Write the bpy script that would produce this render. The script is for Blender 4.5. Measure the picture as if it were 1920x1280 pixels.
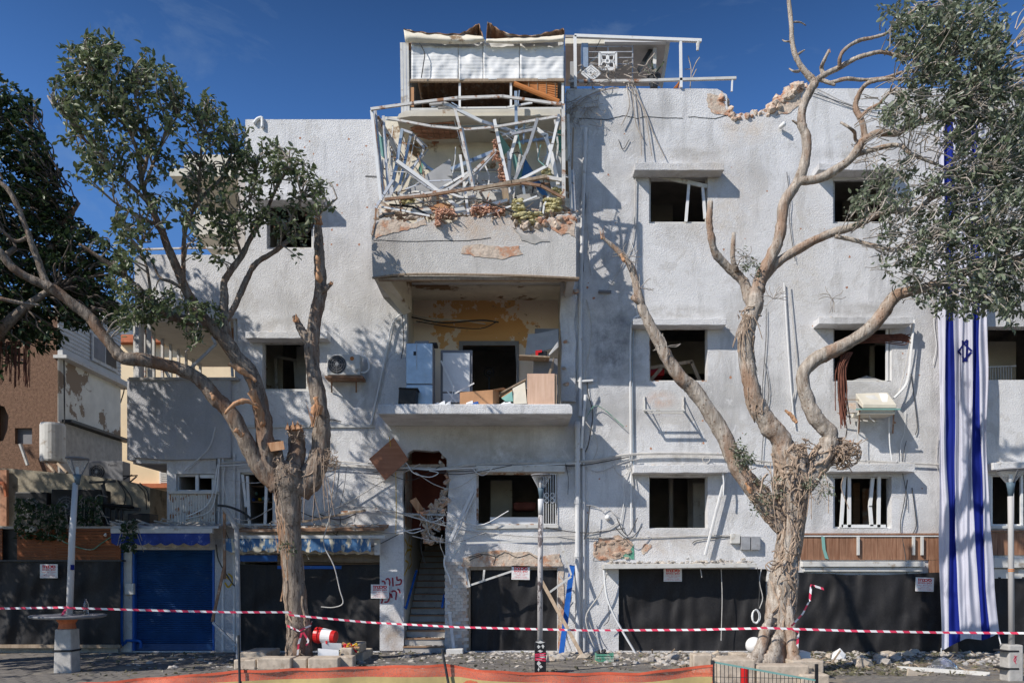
import bpy, math, random
import numpy as np
from mathutils import Vector, Matrix, noise
from mathutils.geometry import delaunay_2d_cdt
for o in list(bpy.data.objects): bpy.data.objects.remove(o)
SC = bpy.context.scene; COL = SC.collection
rnd = random.Random(7); nr = np.random.RandomState(5)
# ---------------------------------------------------------------- camera, sky, sun, exposure
F, D, H = 1482.0, 19.0, 1.95          # focal length in photo pixels, distance of the facade, eye height
cam = bpy.data.cameras.new('camera'); co = bpy.data.objects.new('camera', cam); COL.objects.link(co)
co.location = (0, -D, H); co.rotation_euler = (math.radians(90), 0, 0)
cam.sensor_width = 36; cam.lens = F / 1920 * 36; cam.shift_y = (1070 - 640) / 1920
cam.clip_end = 2000; cam.clip_start = .1
SC.camera = co
SUN = Vector((-1.33, -1.0, 1.38)).normalized()
world = bpy.data.worlds.new("World"); SC.world = world; world.use_nodes = True
wn = world.node_tree.nodes; wl = world.node_tree.links
sky = wn.new('ShaderNodeTexSky'); sky.sky_type = 'NISHITA'; sky.sun_disc = False
sky.sun_elevation = math.asin(SUN.z); sky.sun_rotation = math.atan2(SUN.x, SUN.y)
sky.altitude = 0; sky.air_density = 1.0; sky.dust_density = .15; sky.ozone_density = 4.0
hsv = wn.new('ShaderNodeHueSaturation'); hsv.inputs['Saturation'].default_value = 1.22
hsv.inputs['Hue'].default_value = .509
wl.new(sky.outputs[0], hsv.inputs['Color'])
gtc = wn.new('ShaderNodeTexCoord'); gsx = wn.new('ShaderNodeSeparateXYZ'); gmr = wn.new('ShaderNodeMapRange'); gmx = wn.new('ShaderNodeVectorMath'); gmx.operation = 'SCALE'
for k_, v_ in zip(('From Min', 'From Max', 'To Min', 'To Max'), (.46, .61, 1.72, .88)): gmr.inputs[k_].default_value = v_
wl.new(gtc.outputs['Generated'], gsx.inputs[0]); wl.new(gsx.outputs['Z'], gmr.inputs['Value'])     # deep, polarised blue towards the zenith all round
wl.new(hsv.outputs[0], gmx.inputs[0]); wl.new(gmr.outputs[0], gmx.inputs['Scale']); cn = wn.new('ShaderNodeTexNoise'); cn.inputs['Scale'].default_value = 5.5; cn.inputs['Detail'].default_value = 7; cn.inputs['Roughness'].default_value = .62; cn.inputs['Distortion'].default_value = .6
cm_ = wn.new('ShaderNodeMapping'); cm_.inputs['Scale'].default_value = (1, 1, 2.2); wl.new(gtc.outputs['Generated'], cm_.inputs[0]); wl.new(cm_.outputs[0], cn.inputs['Vector'])
cr = wn.new('ShaderNodeMapRange'); cr.inputs['From Min'].default_value = .57; cr.inputs['From Max'].default_value = .86; cr.inputs['To Max'].default_value = .40; wl.new(cn.outputs['Fac'], cr.inputs['Value'])
cx_ = wn.new('ShaderNodeMix'); cx_.data_type = 'RGBA'; cx_.inputs[7].default_value = (3.2, 4.4, 6.0, 1); wl.new(cr.outputs[0], cx_.inputs[0]); wl.new(gmx.outputs[0], cx_.inputs[6])   # faint wisps of cloud
wl.new(cx_.outputs[2], wn['Background'].inputs[0])
wn['Background'].inputs[1].default_value = .086
sl = bpy.data.lights.new('sun', 'SUN'); sl.energy = 5.0; sl.angle = math.radians(.5); sl.color = (1, .945, .87)
so = bpy.data.objects.new('sun', sl); COL.objects.link(so)
so.rotation_euler = (-SUN).to_track_quat('-Z', 'Y').to_euler(); so.location = (-20, -20, 30)
SC.view_settings.view_transform = 'Standard'; SC.view_settings.look = 'None'
SC.view_settings.exposure = 0.0; SC.view_settings.gamma = 1.0; SC.view_settings.use_curve_mapping = False
try: SC.cycles.max_bounces = 6; SC.cycles.transparent_max_bounces = 12
except Exception: pass

# ---------------------------------------------------------------- helpers
def P(px, py, Y=0.0):
    s = (Y + D) / F
    return Vector(((px - 960) * s, Y, H - (py - 1070) * s))
def GY(py): return F * H / (py - 1070) - D       # depth of a ground point seen at row py
WL = {}
def setp(o, label=None, cat=None, group=None, kind=None):
    if label: o['label'] = label
    if cat: o['category'] = cat
    if group: o['group'] = group
    if kind: o['kind'] = kind
    return o
def thing(name, label, cat, loc=(0, 0, 0), group=None, kind=None):
    o = bpy.data.objects.new(name, None); COL.objects.link(o); o.location = loc; o.empty_display_size = .2
    WL[o] = Vector(loc); return setp(o, label, cat, group, kind)
def catmull(pts, n):
    pts = [Vector(p) for p in pts]
    if len(pts) < 3: return [pts[0].lerp(pts[-1], i / n) for i in range(n + 1)]
    q = [2 * pts[0] - pts[1]] + pts + [2 * pts[-1] - pts[-2]]; out = []
    for i in range(1, len(q) - 2):
        for j in range(n):
            t = j / n; a, b, c, d = q[i - 1], q[i], q[i + 1], q[i + 2]
            out.append(.5 * (2 * b + (c - a) * t + (2 * a - 5 * b + 4 * c - d) * t * t + (3 * b - a - 3 * c + d) * t ** 3))
    out.append(pts[-1]); return out
ICO = []
def _ico():
    t = (1 + 5 ** .5) / 2
    v = [(-1, t, 0), (1, t, 0), (-1, -t, 0), (1, -t, 0), (0, -1, t), (0, 1, t), (0, -1, -t), (0, 1, -t), (t, 0, -1), (t, 0, 1), (-t, 0, -1), (-t, 0, 1)]
    f = [(0, 11, 5), (0, 5, 1), (0, 1, 7), (0, 7, 10), (0, 10, 11), (1, 5, 9), (5, 11, 4), (11, 10, 2), (10, 7, 6), (7, 1, 8), (3, 9, 4), (3, 4, 2), (3, 2, 6), (3, 6, 8), (3, 8, 9), (4, 9, 5), (2, 4, 11), (6, 2, 10), (8, 6, 7), (9, 8, 1)]
    return [Vector(x).normalized() for x in v], f
ICO = _ico()
class MB:
    def __init__(s): s.v = []; s.f = []; s.m = []
    def add(s, vs, fs, m=0):
        b = len(s.v); s.v.extend([tuple(x) for x in vs])
        for f in fs: s.f.append([i + b for i in f]); s.m.append(m)
        return s
    def hexa(s, a, m=0):   # 8 corners: 4 front (ccw), 4 back
        return s.add(a, [(0, 1, 2, 3), (7, 6, 5, 4), (0, 4, 5, 1), (1, 5, 6, 2), (2, 6, 7, 3), (3, 7, 4, 0)], m)
    def box(s, x0, y0, z0, x1, y1, z1, m=0):
        return s.hexa([(x0, y0, z0), (x1, y0, z0), (x1, y0, z1), (x0, y0, z1), (x0, y1, z0), (x1, y1, z0), (x1, y1, z1), (x0, y1, z1)], m)
    def pbox(s, a, b, c, d, Y, dep, m=0):   # photo rectangle (left, top, right, bottom) of the front face at depth Y
        p, q = P(a, b, Y), P(c, d, Y); return s.box(p.x, Y, q.z, q.x, Y + dep, p.z, m)
    def bar(s, a, b, w, h=None, m=0, up=None):
        a, b = Vector(a), Vector(b); h = h or w; t = (b - a)
        if t.length < 1e-6: return s
        t.normalize(); u = Vector(up) if up else Vector((0, -1, 0))
        x = t.cross(u)
        if x.length < .05: x = t.cross(Vector((1, 0, 0)))
        x.normalize(); y = x.cross(t).normalized(); x *= w / 2; y *= h / 2
        return s.hexa([a - x - y, a + x - y, a + x + y, a - x + y, b - x - y, b + x - y, b + x + y, b - x + y], m)
    def tube(s, pts, r, n=6, m=0, cap=True, jit=0., flute=None):
        pts = [Vector(p) for p in pts]; N = len(pts); b = len(s.v)
        rs = r if isinstance(r, (list, tuple)) else [r] * N
        t0 = (pts[1] - pts[0]).normalized(); u = t0.cross(Vector((0, 1, 0)))
        if u.length < .1: u = t0.cross(Vector((1, 0, 0)))
        u.normalize()
        for i, p in enumerate(pts):
            t = (pts[min(i + 1, N - 1)] - pts[max(i - 1, 0)])
            if t.length > 1e-9: t.normalize()
            else: t = t0
            u = (u - t * u.dot(t))
            if u.length < 1e-4: u = t.orthogonal()
            u.normalize(); w = t.cross(u)
            for k in range(n):
                a = 2 * math.pi * k / n; rr = rs[i]
                d = u * math.cos(a) + w * math.sin(a)
                if flute: rr *= flute(i / max(1, N - 1), a)
                if jit:
                    fq = 1.2 / max(rs[i], .02) ** .5; qq = p + d * rr; rr *= 1 + jit * noise.noise(qq * fq) + jit * .55 * noise.noise(qq * fq * 3.1) + jit * .3 * noise.noise(qq * fq * 7)
                s.v.append(tuple(p + d * rr))
        for i in range(N - 1):
            for k in range(n):
                k2 = (k + 1) % n
                s.f.append([b + i * n + k, b + i * n + k2, b + (i + 1) * n + k2, b + (i + 1) * n + k]); s.m.append(m)
        if cap:
            s.f.append([b + k for k in range(n)][::-1]); s.m.append(m)
            s.f.append([b + (N - 1) * n + k for k in range(n)]); s.m.append(m)
        return s
    def ptube(s, pp, Y, r, n=5, sub=4, m=0, **k):   # pp: (px, py) or (px, py, Y)
        pts = [P(q[0], q[1], q[2] if len(q) > 2 else Y) for q in pp]
        return s.tube(catmull(pts, sub) if len(pts) > 2 and sub > 1 else pts, r, n, m, **k)
    def prism(s, outer, y0, y1, holes=(), m=0):      # (x, z) outlines
        loops = []
        for L in [outer, *holes]:
            L = [Vector((x, z, 0)) for x, z in L]; L = [p for i, p in enumerate(L) if (p - L[i - 1]).length > 1e-5]; loops.append(L)
        flat = [v for L in loops for v in L]; n = len(flat)
        eds, o = [], 0
        for L in loops: eds += [(o + i, o + (i + 1) % len(L)) for i in range(len(L))]; o += len(L)
        pv, _, tris, ov, _, _ = delaunay_2d_cdt([v.to_2d() for v in flat], eds, [], 0, 1e-7)
        def inside(p, L):
            c = False; j = len(L) - 1
            for i in range(len(L)):
                a, b = L[i], L[j]
                if (a.y > p.y) != (b.y > p.y) and p.x < (b.x - a.x) * (p.y - a.y) / (b.y - a.y) + a.x: c = not c
                j = i
            return c
        vs = [(v.x, y0, v.y) for v in flat] + [(v.x, y1, v.y) for v in flat]; fs = []
        src = []
        for i, q in enumerate(ov):
            if q: src.append(q[0])
            else:
                src.append(None)
        for t in tris:
            if any(src[i] is None for i in t): continue
            a, b, c = (pv[i] for i in t); g = (a + b + c) / 3
            if not inside(g, loops[0]) or any(inside(g, L) for L in loops[1:]): continue
            t = [src[i] for i in t]
            if (b - a).cross(c - a) < 0: t.reverse()
            fs.append(t); fs.append([i + n for i in t[::-1]])
        o = 0
        for L in loops:
            k = len(L); ar = sum(L[i].x * L[(i + 1) % k].y - L[(i + 1) % k].x * L[i].y for i in range(k))
            ccw = (ar > 0) == (o == 0)
            for i in range(k):
                j = (i + 1) % k; q = [o + j, o + i, o + i + n, o + j + n]
                fs.append(q if ccw else q[::-1])
            o += k
        return s.add(vs, fs, m)
    def pprism(s, outer, Y, dep, holes=(), m=0):
        c = lambda L: [(lambda p: (p.x, p.z))(P(x, y, Y)) for x, y in L]
        return s.prism(c(outer), Y, Y + dep, [c(L) for L in holes], m)
    def slab(s, poly, nrm, th, m=0):                 # flat polygon of world points with thickness
        nrm = Vector(nrm).normalized() * th; k = len(poly); vs = [Vector(p) for p in poly]; vs += [p + nrm for p in vs]
        fs = [list(range(k))[::-1], [i + k for i in range(k)]] + [[i, (i + 1) % k, (i + 1) % k + k, i + k] for i in range(k)]
        return s.add(vs, fs, m)
    def lathe(s, prof, c, n=16, m=0, rot=None):
        b = len(s.v); c = Vector(c); N = len(prof)
        for r, z in prof:
            for k in range(n):
                a = 2 * math.pi * k / n; q = Vector((r * math.cos(a), r * math.sin(a), z))
                if rot is not None: q = rot @ q
                s.v.append(tuple(c + q))
        for i in range(N - 1):
            for k in range(n):
                k2 = (k + 1) % n; s.f.append([b + i * n + k, b + i * n + k2, b + (i + 1) * n + k2, b + (i + 1) * n + k]); s.m.append(m)
        s.f.append([b + k for k in range(n)][::-1]); s.m.append(m)
        s.f.append([b + (N - 1) * n + k for k in range(n)]); s.m.append(m)
        return s
    def grid(s, fn, nu, nv, m=0, mf=None):
        b = len(s.v)
        for j in range(nv + 1):
            for i in range(nu + 1): s.v.append(tuple(fn(i / nu, j / nv)))
        for j in range(nv):
            for i in range(nu):
                q = b + j * (nu + 1) + i
                s.f.append([q, q + nu + 1, q + nu + 2, q + 1]); s.m.append(mf(i / nu, j / nv) if mf else m)
        return s
    def rock(s, c, r, seed, sq=(1, 1, 1), m=0):
        q = random.Random(seed); R = Matrix.Rotation(q.uniform(0, 6.3), 3, Vector((q.uniform(-1, 1), q.uniform(-1, 1), 1)))
        c = Vector(c); vs = []
        for v in ICO[0]:
            w = v * q.uniform(.62, 1.15); w = R @ w
            vs.append(c + Vector((w.x * sq[0], w.y * sq[1], w.z * sq[2])) * r)
        return s.add(vs, ICO[1], m)
    def build(s, name, mats, parent=None, bev=0, smooth=False, root=None, solid=0):
        me = bpy.data.meshes.new(name); rt = root
        o = bpy.data.objects.new(name, me); COL.objects.link(o)
        base = Vector((0, 0, 0))
        if parent is not None: base = WL[parent]; o.parent = parent
        elif s.v:
            a = np.array(s.v); base = Vector(((a[:, 0].min() + a[:, 0].max()) / 2, (a[:, 1].min() + a[:, 1].max()) / 2, a[:, 2].min())); o.location = base
        WL[o] = base
        if s.v: me.from_pydata([(x - base.x, y - base.y, z - base.z) for x, y, z in s.v], [], s.f)
        for mt in (mats if isinstance(mats, (list, tuple)) else [mats]): me.materials.append(mt)
        if any(s.m): me.polygons.foreach_set('material_index', s.m)
        if smooth: me.polygons.foreach_set('use_smooth', [True] * len(me.polygons))
        if bev:
            md = o.modifiers.new('bevel', 'BEVEL'); md.width = bev; md.segments = 2; md.limit_method = 'ANGLE'
        if solid:
            md = o.modifiers.new('solid', 'SOLIDIFY'); md.thickness = solid; md.offset = 0
        me.update(); return o
def solo(mb, name, mats, label, cat, group=None, kind=None, **k):
    return setp(mb.build(name, mats, **k), label, cat, group, kind)
def text_into(mb, body, a, b, c, d, Y, m=0, bold=0.0):   # lettering fitted into a photo rectangle at depth Y
    cu = bpy.data.curves.new('lettering', 'FONT'); cu.body = body; cu.offset = bold; cu.resolution_u = 2
    ob = bpy.data.objects.new('lettering', cu); COL.objects.link(ob)
    me = bpy.data.meshes.new_from_object(ob.evaluated_get(bpy.context.evaluated_depsgraph_get()))
    bpy.data.objects.remove(ob); bpy.data.curves.remove(cu)
    vs = [v.co.copy() for v in me.vertices]; fs = [list(p.vertices) for p in me.polygons]; bpy.data.meshes.remove(me)
    if not vs: return mb
    x0, x1 = min(v.x for v in vs), max(v.x for v in vs); y0, y1 = min(v.y for v in vs), max(v.y for v in vs)
    p, q = P(a, b, Y), P(c, d, Y)
    return mb.add([(p.x + (v.x - x0) / (x1 - x0) * (q.x - p.x), Y, q.z + (v.y - y0) / max(y1 - y0, 1e-6) * (p.z - q.z)) for v in vs], fs, m)

# ---------------------------------------------------------------- materials
class NT:
    def __init__(s, name):
        s.mat = bpy.data.materials.new(name); s.mat.use_nodes = True; s.t = s.mat.node_tree; s.n = s.t.nodes; s.b = s.n['Principled BSDF']
        s.tc = s.n.new('ShaderNodeTexCoord').outputs['Object']
    def L(s, a, b): s.t.links.new(a, b)
    def noise(s, scale, detail=4, rough=.55, stretch=None, dist=0):
        n = s.n.new('ShaderNodeTexNoise'); n.inputs['Scale'].default_value = scale; n.inputs['Detail'].default_value = detail; n.inputs['Roughness'].default_value = rough
        n.inputs['Distortion'].default_value = dist
        s.L(s.map(stretch) if stretch else s.tc, n.inputs['Vector']); return n.outputs['Fac']
    def map(s, sc):
        m = s.n.new('ShaderNodeMapping'); m.inputs['Scale'].default_value = sc; s.L(s.tc, m.inputs['Vector']); return m.outputs[0]
    def vor(s, scale, feat='F1', stretch=None):
        n = s.n.new('ShaderNodeTexVoronoi'); n.feature = feat; n.inputs['Scale'].default_value = scale; s.L(s.map(stretch) if stretch else s.tc, n.inputs['Vector']); return n.outputs['Distance']
    def ramp(s, fac, a, b, lo=0., hi=1.):
        r = s.n.new('ShaderNodeMapRange'); r.inputs['From Min'].default_value = a; r.inputs['From Max'].default_value = b
        r.inputs['To Min'].default_value = lo; r.inputs['To Max'].default_value = hi; s.L(fac, r.inputs['Value']); return r.outputs[0]
    def math(s, op, a, b):
        m = s.n.new('ShaderNodeMath'); m.operation = op
        for i, x in enumerate((a, b)):
            if isinstance(x, (int, float)): m.inputs[i].default_value = x
            else: s.L(x, m.inputs[i])
        return m.outputs[0]
    def mix(s, fac, a, b):
        m = s.n.new('ShaderNodeMix'); m.data_type = 'RGBA'
        if isinstance(fac, (int, float)): m.inputs[0].default_value = fac
        else: s.L(fac, m.inputs[0])
        for i, x in ((6, a), (7, b)):
            if isinstance(x, tuple): m.inputs[i].default_value = (*x[:3], 1)
            else: s.L(x, m.inputs[i])
        return m.outputs[2]
    def bump(s, h, strength=.5, dist=.01):
        b = s.n.new('ShaderNodeBump'); b.inputs['Strength'].default_value = strength; b.inputs['Distance'].default_value = dist
        s.L(h, b.inputs['Height']); s.L(b.outputs[0], s.b.inputs['Normal'])
    def fin(s, col, rough=.8, metal=0, spec=.3):
        if isinstance(col, tuple): s.b.inputs['Base Color'].default_value = (*col[:3], 1)
        else: s.L(col, s.b.inputs['Base Color'])
        s.b.inputs['Roughness'].default_value = rough; s.b.inputs['Metallic'].default_value = metal; s.b.inputs['Specular IOR Level'].default_value = spec
        return s.mat
def sc(c, k): return tuple(min(1, x * k) for x in c)
def mat(name, col, rough=.8, var=.18, scale=5, bump=0., bscale=60, bdist=.006, metal=0, col2=None, thr=(.52, .6), scale2=3, spec=.25, stretch=None):
    t = NT(name); c = t.mix(t.ramp(t.noise(scale, 5, .6, stretch), .3, .7), sc(col, 1 - var), sc(col, 1 + var))
    if col2: c = t.mix(t.ramp(t.noise(scale2, 6, .65, stretch), *thr), c, col2)
    if bump: t.bump(t.noise(bscale, 4, .6, stretch), bump, bdist)
    return t.fin(c, rough, metal, spec)
def stucco(name, base, stain, grain=1.0, dirt=.5, spots=()):
    t = NT(name); big = t.noise(.45, 5, .6); mid = t.noise(2.2, 6, .68); fine = t.noise(26, 3, .6)
    c = t.mix(t.ramp(mid, .35, .7), sc(base, .9), sc(base, 1.06))
    c = t.mix(t.math('MULTIPLY', t.ramp(big, .5, .72), dirt), c, stain)
    c = t.mix(t.math('MULTIPLY', t.ramp(t.noise(1.6, 7, .72, (1, 1, .16)), .53, .72), dirt * .75), c, sc(stain, .8))
    c = t.mix(t.ramp(t.noise(1.0, 8, .72, None, .8), .555, .575, 0, .5), c, (.52, .50, .475))
    c = t.mix(t.ramp(t.noise(.8, 8, .74, (1.3, 1, .7), 1.2), .60, .615, 0, .55), c, sc(base, 1.08))
    c = t.mix(t.ramp(t.noise(7, 7, .78), .655, .68, 0, .8), c, (.30, .25, .21))
    c = t.mix(t.ramp(fine, .3, .62, .32, 0), c, sc(base, .62))
    for (px, py, rx, ry, col, amt) in spots:       # a soot or plaster stain of its own at one place on the wall
        w = P(px, py, 0); m = t.n.new('ShaderNodeMapping'); m.vector_type = 'POINT'
        sx, sz = 78 / rx, 78 / ry
        m.inputs['Location'].default_value = (-w.x * sx, 0, -w.z * sz); m.inputs['Scale'].default_value = (sx, .001, sz); t.L(t.tc, m.inputs[0])
        ln = t.n.new('ShaderNodeVectorMath'); ln.operation = 'LENGTH'; t.L(m.outputs[0], ln.inputs[0])
        k = t.math('MULTIPLY', t.ramp(ln.outputs['Value'], .35, 1.0, 1, 0), t.ramp(t.noise(2.6, 7, .75), .36, .62))
        c = t.mix(t.math('MULTIPLY', k, amt), c, col)
    h = t.math('ADD', t.math('MULTIPLY', t.vor(36), .8), t.noise(48, 4, .6)); h = t.math('ADD', h, t.math('MULTIPLY', mid, .6))
    c = t.mix(t.ramp(t.vor(30), .02, .22, .35, 0), c, sc(base, .5))
    t.bump(h, .8 * grain, .016)
    return t.fin(c, .92, 0, .12)
M = {}
M['wall'] = stucco('white_stucco', (.715, .71, .71), (.36, .35, .34), .7, 1.0, [
    (1150, 640, 70, 120, (.16, .16, .17), .75), (1140, 470, 60, 110, (.30, .28, .26), .6), (1330, 380, 130, 130, (.56, .50, .43), .7), (900, 830, 150, 40, (.42, .39, .35), .7),
    (1240, 748, 34, 20, (.62, .42, .31), .9), (1240, 1020, 100, 30, (.58, .50, .43), .8), (640, 960, 110, 60, (.45, .45, .45), .6), (735, 1190, 30, 60, (.36, .27, .2), .8), (1070, 860, 40, 90, (.36, .35, .34), .5), (1272, 440, 62, 34, (.40, .39, .37), .6), (1616, 440, 62, 34, (.40, .39, .37), .6), (1272, 735, 62, 34, (.40, .39, .37), .6), (1616, 735, 62, 34, (.40, .39, .37), .6), (1272, 1008, 62, 34, (.40, .39, .37), .6), (1616, 1000, 62, 34, (.40, .39, .37), .6), (1275, 290, 90, 16, (.33, .31, .28), .75), (1610, 290, 90, 16, (.33, .31, .28), .75), (1275, 585, 90, 16, (.33, .31, .28), .75), (1620, 580, 90, 16, (.33, .31, .28), .75), (1275, 862, 90, 16, (.33, .31, .28), .75), (535, 608, 90, 16, (.33, .31, .28), .75), (1500, 470, 60, 160, (.56, .52, .46), .6), (1120, 320, 50, 90, (.45, .44, .42), .6), (560, 590, 60, 120, (.52, .51, .50), .6), (960, 860, 120, 30, (.30, .28, .25), .7), (1180, 960, 60, 60, (.42, .41, .40), .6), (1400, 240, 60, 40, (.58, .48, .38), .7), (660, 480, 40, 160, (.55, .54, .53), .5)])
M['parapet'] = stucco('weathered_parapet_stucco', (.60, .58, .55), (.33, .30, .27), .8, .85, [(930, 470, 130, 40, (.52, .40, .30), .9), (820, 430, 80, 25, (.50, .38, .3), .8)])
M['graywall'] = stucco('shaded_grey_stucco', (.5, .5, .52), (.32, .32, .33), .8, .7)  # stucco darkened in its own colour for the tree shade
M['soffit'] = stucco('grey_soffit', (.50, .47, .42), (.34, .30, .25), .5, .7)
def peel():
    t = NT('peeling_paint'); c = t.mix(t.ramp(t.noise(1.2, 5), .3, .7), (.72, .60, .48), (.82, .71, .60))
    k = t.ramp(t.noise(1.5, 7, .62, None, .3), .53, .545)
    m = t.n.new('ShaderNodeMapping'); w = P(900, 605, 1.2); m.inputs['Location'].default_value = (-w.x / 1.9, 0, -w.z / 1.25); m.inputs['Scale'].default_value = (1 / 1.9, .001, 1 / 1.25); t.L(t.tc, m.inputs[0])
    ln = t.n.new('ShaderNodeVectorMath'); ln.operation = 'LENGTH'; t.L(m.outputs[0], ln.inputs[0])
    k = t.ramp(t.math('ADD', t.noise(2.4, 8, .68), t.ramp(ln.outputs['Value'], .2, 1.3, .2, -.3)), .52, .535)
    c = t.mix(k, c, (.64, .36, .15)); c = t.mix(t.ramp(t.noise(5, 6, .7), .64, .67), c, (.36, .24, .15))
    t.bump(t.math('ADD', k, t.math('MULTIPLY', t.noise(30), .3)), .3, .008); return t.fin(c, .85)
M['peel'] = peel()
M['cream'] = mat('cream_paint', (.60, .56, .47), .8, .12, 2, .3, 20, .01, col2=(.33, .23, .14), thr=(.64, .68), scale2=1.4)
M['ceiling'] = mat('stained_ceiling', (.72, .66, .54), .85, .15, 2, .3, 15, .01, col2=(.25, .16, .09), thr=(.55, .6), scale2=1.1)
M['plasterbreak'] = mat('broken_plaster', (.56, .46, .37), .95, .3, 7, .8, 18, .03, col2=(.50, .27, .17), thr=(.5, .6), scale2=3)
M['concrete'] = mat('bare_concrete', (.42, .40, .37), .9, .2, 6, .5, 40, .01, col2=(.26, .24, .22), thr=(.58, .7))
M['stone'] = mat('sandstone_block', (.50, .42, .33), .9, .2, 9, .7, 55, .008, col2=(.36, .29, .22), thr=(.55, .65), scale2=6)
M['interior'] = mat('interior_paint', (.48, .44, .40), .9, .2, 2)
M['interior_red'] = mat('red_brown_plaster', (.19, .055, .035), .85, .25, 3, .3, 12, .01)
M['white'] = mat('white_paint', (.74, .74, .73), .5, .06, 4, .1, 30, .004, col2=(.5, .46, .4), thr=(.64, .72), scale2=5)
M['whitedull'] = mat('dusty_white_paint', (.58, .57, .54), .7, .12, 5, .2, 30, .005, col2=(.36, .31, .25), thr=(.58, .68), scale2=4)
M['rustwhite'] = mat('rusty_white_metal', (.60, .58, .55), .6, .12, 6, .2, 40, .004, col2=(.30, .15, .08), thr=(.53, .6), scale2=5)
M['rust'] = mat('rusty_steel', (.27, .16, .10), .85, .35, 8, .4, 60, .005, col2=(.42, .36, .3), thr=(.56, .64), scale2=5)
M['steel'] = mat('galvanised_steel', (.40, .40, .41), .5, .2, 7, .1, 40, .003, metal=.35, col2=(.25, .2, .16), thr=(.58, .66), scale2=5)
M['alu'] = mat('silver_aluminium', (.56, .57, .59), .45, .15, 6, .1, 40, .003, metal=.3, col2=(.34, .31, .28), thr=(.58, .66), scale2=6)
M['bluealu'] = mat('blue_grey_aluminium', (.36, .43, .50), .4, .15, 6, metal=.4)
M['darkmetal'] = mat('dark_metal', (.045, .047, .05), .5, .3, 8, .2, 50, .004)
M['collar'] = mat('blue_grey_collar', (.10, .145, .18), .5, .15, 6)
M['black'] = mat('black_plastic', (.018, .018, .02), .45, .3, 6)
M['grey'] = mat('grey_board', (.36, .36, .36), .75, .15, 3)
M['midgrey'] = mat('grey_lacquer', (.20, .20, .21), .6, .15, 3)
M['pipe'] = mat('painted_drainpipe', (.62, .62, .62), .6, .1, 4, .15, 30, .004, col2=(.42, .38, .33), thr=(.6, .68), scale2=4)
M['cable'] = mat('pale_cable', (.50, .48, .45), .7, .2, 6)
M['cabledark'] = mat('dark_cable', (.06, .06, .06), .6, .3, 6)
M['teal'] = mat('teal_board', (.20, .40, .36), .6, .1, 3)
M['green'] = mat('green_paint', (.10, .32, .22), .7, .3, 8, col2=(.4, .42, .36), thr=(.5, .6), scale2=8)
M['blue'] = mat('blue_paint', (.015, .10, .38), .45, .15, 4, .1, 30, .003, col2=(.25, .33, .42), thr=(.66, .72), scale2=9)
M['shutter'] = mat('blue_shutter_paint', (.015, .06, .17), .4, .2, 3, .15, 30, .003, col2=(.08, .12, .2), thr=(.62, .75), scale2=5)
M['awning'] = mat('blue_awning_fabric', (.025, .05, .22), .8, .25, 4, .3, 80, .003, col2=(.20, .24, .38), thr=(.6, .72), scale2=4)
M['awningworn'] = mat('worn_blue_awning_fabric', (.06, .14, .27), .85, .25, 5, .3, 80, .003, col2=(.50, .46, .36), thr=(.5, .56), scale2=6, stretch=(1.6, 1, .5))
M['red'] = mat('red_plastic', (.55, .02, .02), .35, .15, 5)
M['redprint'] = mat('red_print', (.62, .03, .035), .5, .05)
M['redspray'] = mat('red_spray_paint', (.42, .04, .07), .7, .3, 10)
M['yellowspray'] = mat('yellow_spray_paint', (.62, .40, .03), .7, .2, 10)
M['signwhite'] = mat('white_sign_sheet', (.78, .77, .75), .4, .04, 3)
M['paper'] = mat('white_card', (.74, .75, .76), .6, .06, 4)
M['cardboard'] = mat('cardboard', (.50, .27, .14), .85, .15, 4, .2, 30, .004)
M['pinkins'] = mat('pink_insulation', (.62, .36, .25), .95, .25, 10, 1., 25, .04)
M['yelins'] = mat('yellow_insulation', (.55, .49, .26), .95, .25, 10, 1., 25, .04)
M['bluepanel'] = mat('blue_board', (.035, .12, .28), .5, .2, 3)
M['neighbourwhite'] = mat('peeling_white_wall', (.74, .72, .65), .9, .12, 2, .4, 14, .012, col2=(.29, .22, .16), thr=(.55, .57), scale2=.75)
M['siding'] = mat('white_siding', (.58, .58, .56), .7, .1, 3)
M['brown'] = mat('brown_render', (.20, .12, .08), .95, .35, 14, 1., 30, .03)
M['farcream'] = mat('far_cream_wall', (.80, .64, .42), .9, .08, 1.2, .2, 10, .01)
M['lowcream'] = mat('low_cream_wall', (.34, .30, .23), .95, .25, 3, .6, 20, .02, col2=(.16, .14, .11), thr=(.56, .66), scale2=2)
M['terracotta'] = mat('terracotta', (.48, .16, .08), .9, .2, 5)
def wood(name, a, b, axis=0, rough=.7, freq=14):
    t = NT(name); st = [1.2, 1.2, 1.2]; st[axis] = .09
    g = t.noise(freq, 5, .65, tuple(st)); c = t.mix(t.ramp(g, .35, .65), a, b)
    c = t.mix(t.ramp(t.noise(2.2, 3, .5), .45, .75, 0, .45), c, sc(a, .6)); t.bump(g, .25, .004); return t.fin(c, rough, 0, .25)
M['ply'] = wood('reddish_plywood', (.33, .135, .07), (.44, .20, .11), 0, .6, 9)
M['plypale'] = wood('pale_veneer', (.62, .40, .28), (.72, .50, .37), 2, .6, 16)
M['slatwood'] = wood('varnished_slat_wood', (.16, .05, .018), (.30, .10, .035), 0, .55)
M['panelwood'] = wood('wood_effect_panel', (.22, .105, .06), (.36, .20, .125), 2, .6, 22)
M['oldwood'] = wood('weathered_timber', (.27, .20, .14), (.42, .33, .24), 2, .85)
M['treadwood'] = wood('stair_nosing', (.24, .14, .08), (.36, .22, .13), 0, .7)
M['bamboo'] = mat('orange_bamboo', (.50, .19, .06), .7, .25, 20, stretch=(.3, 1, 6))
M['torn'] = wood('torn_wood', (.38, .18, .085), (.60, .37, .22), 2, .9, 22)
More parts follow.
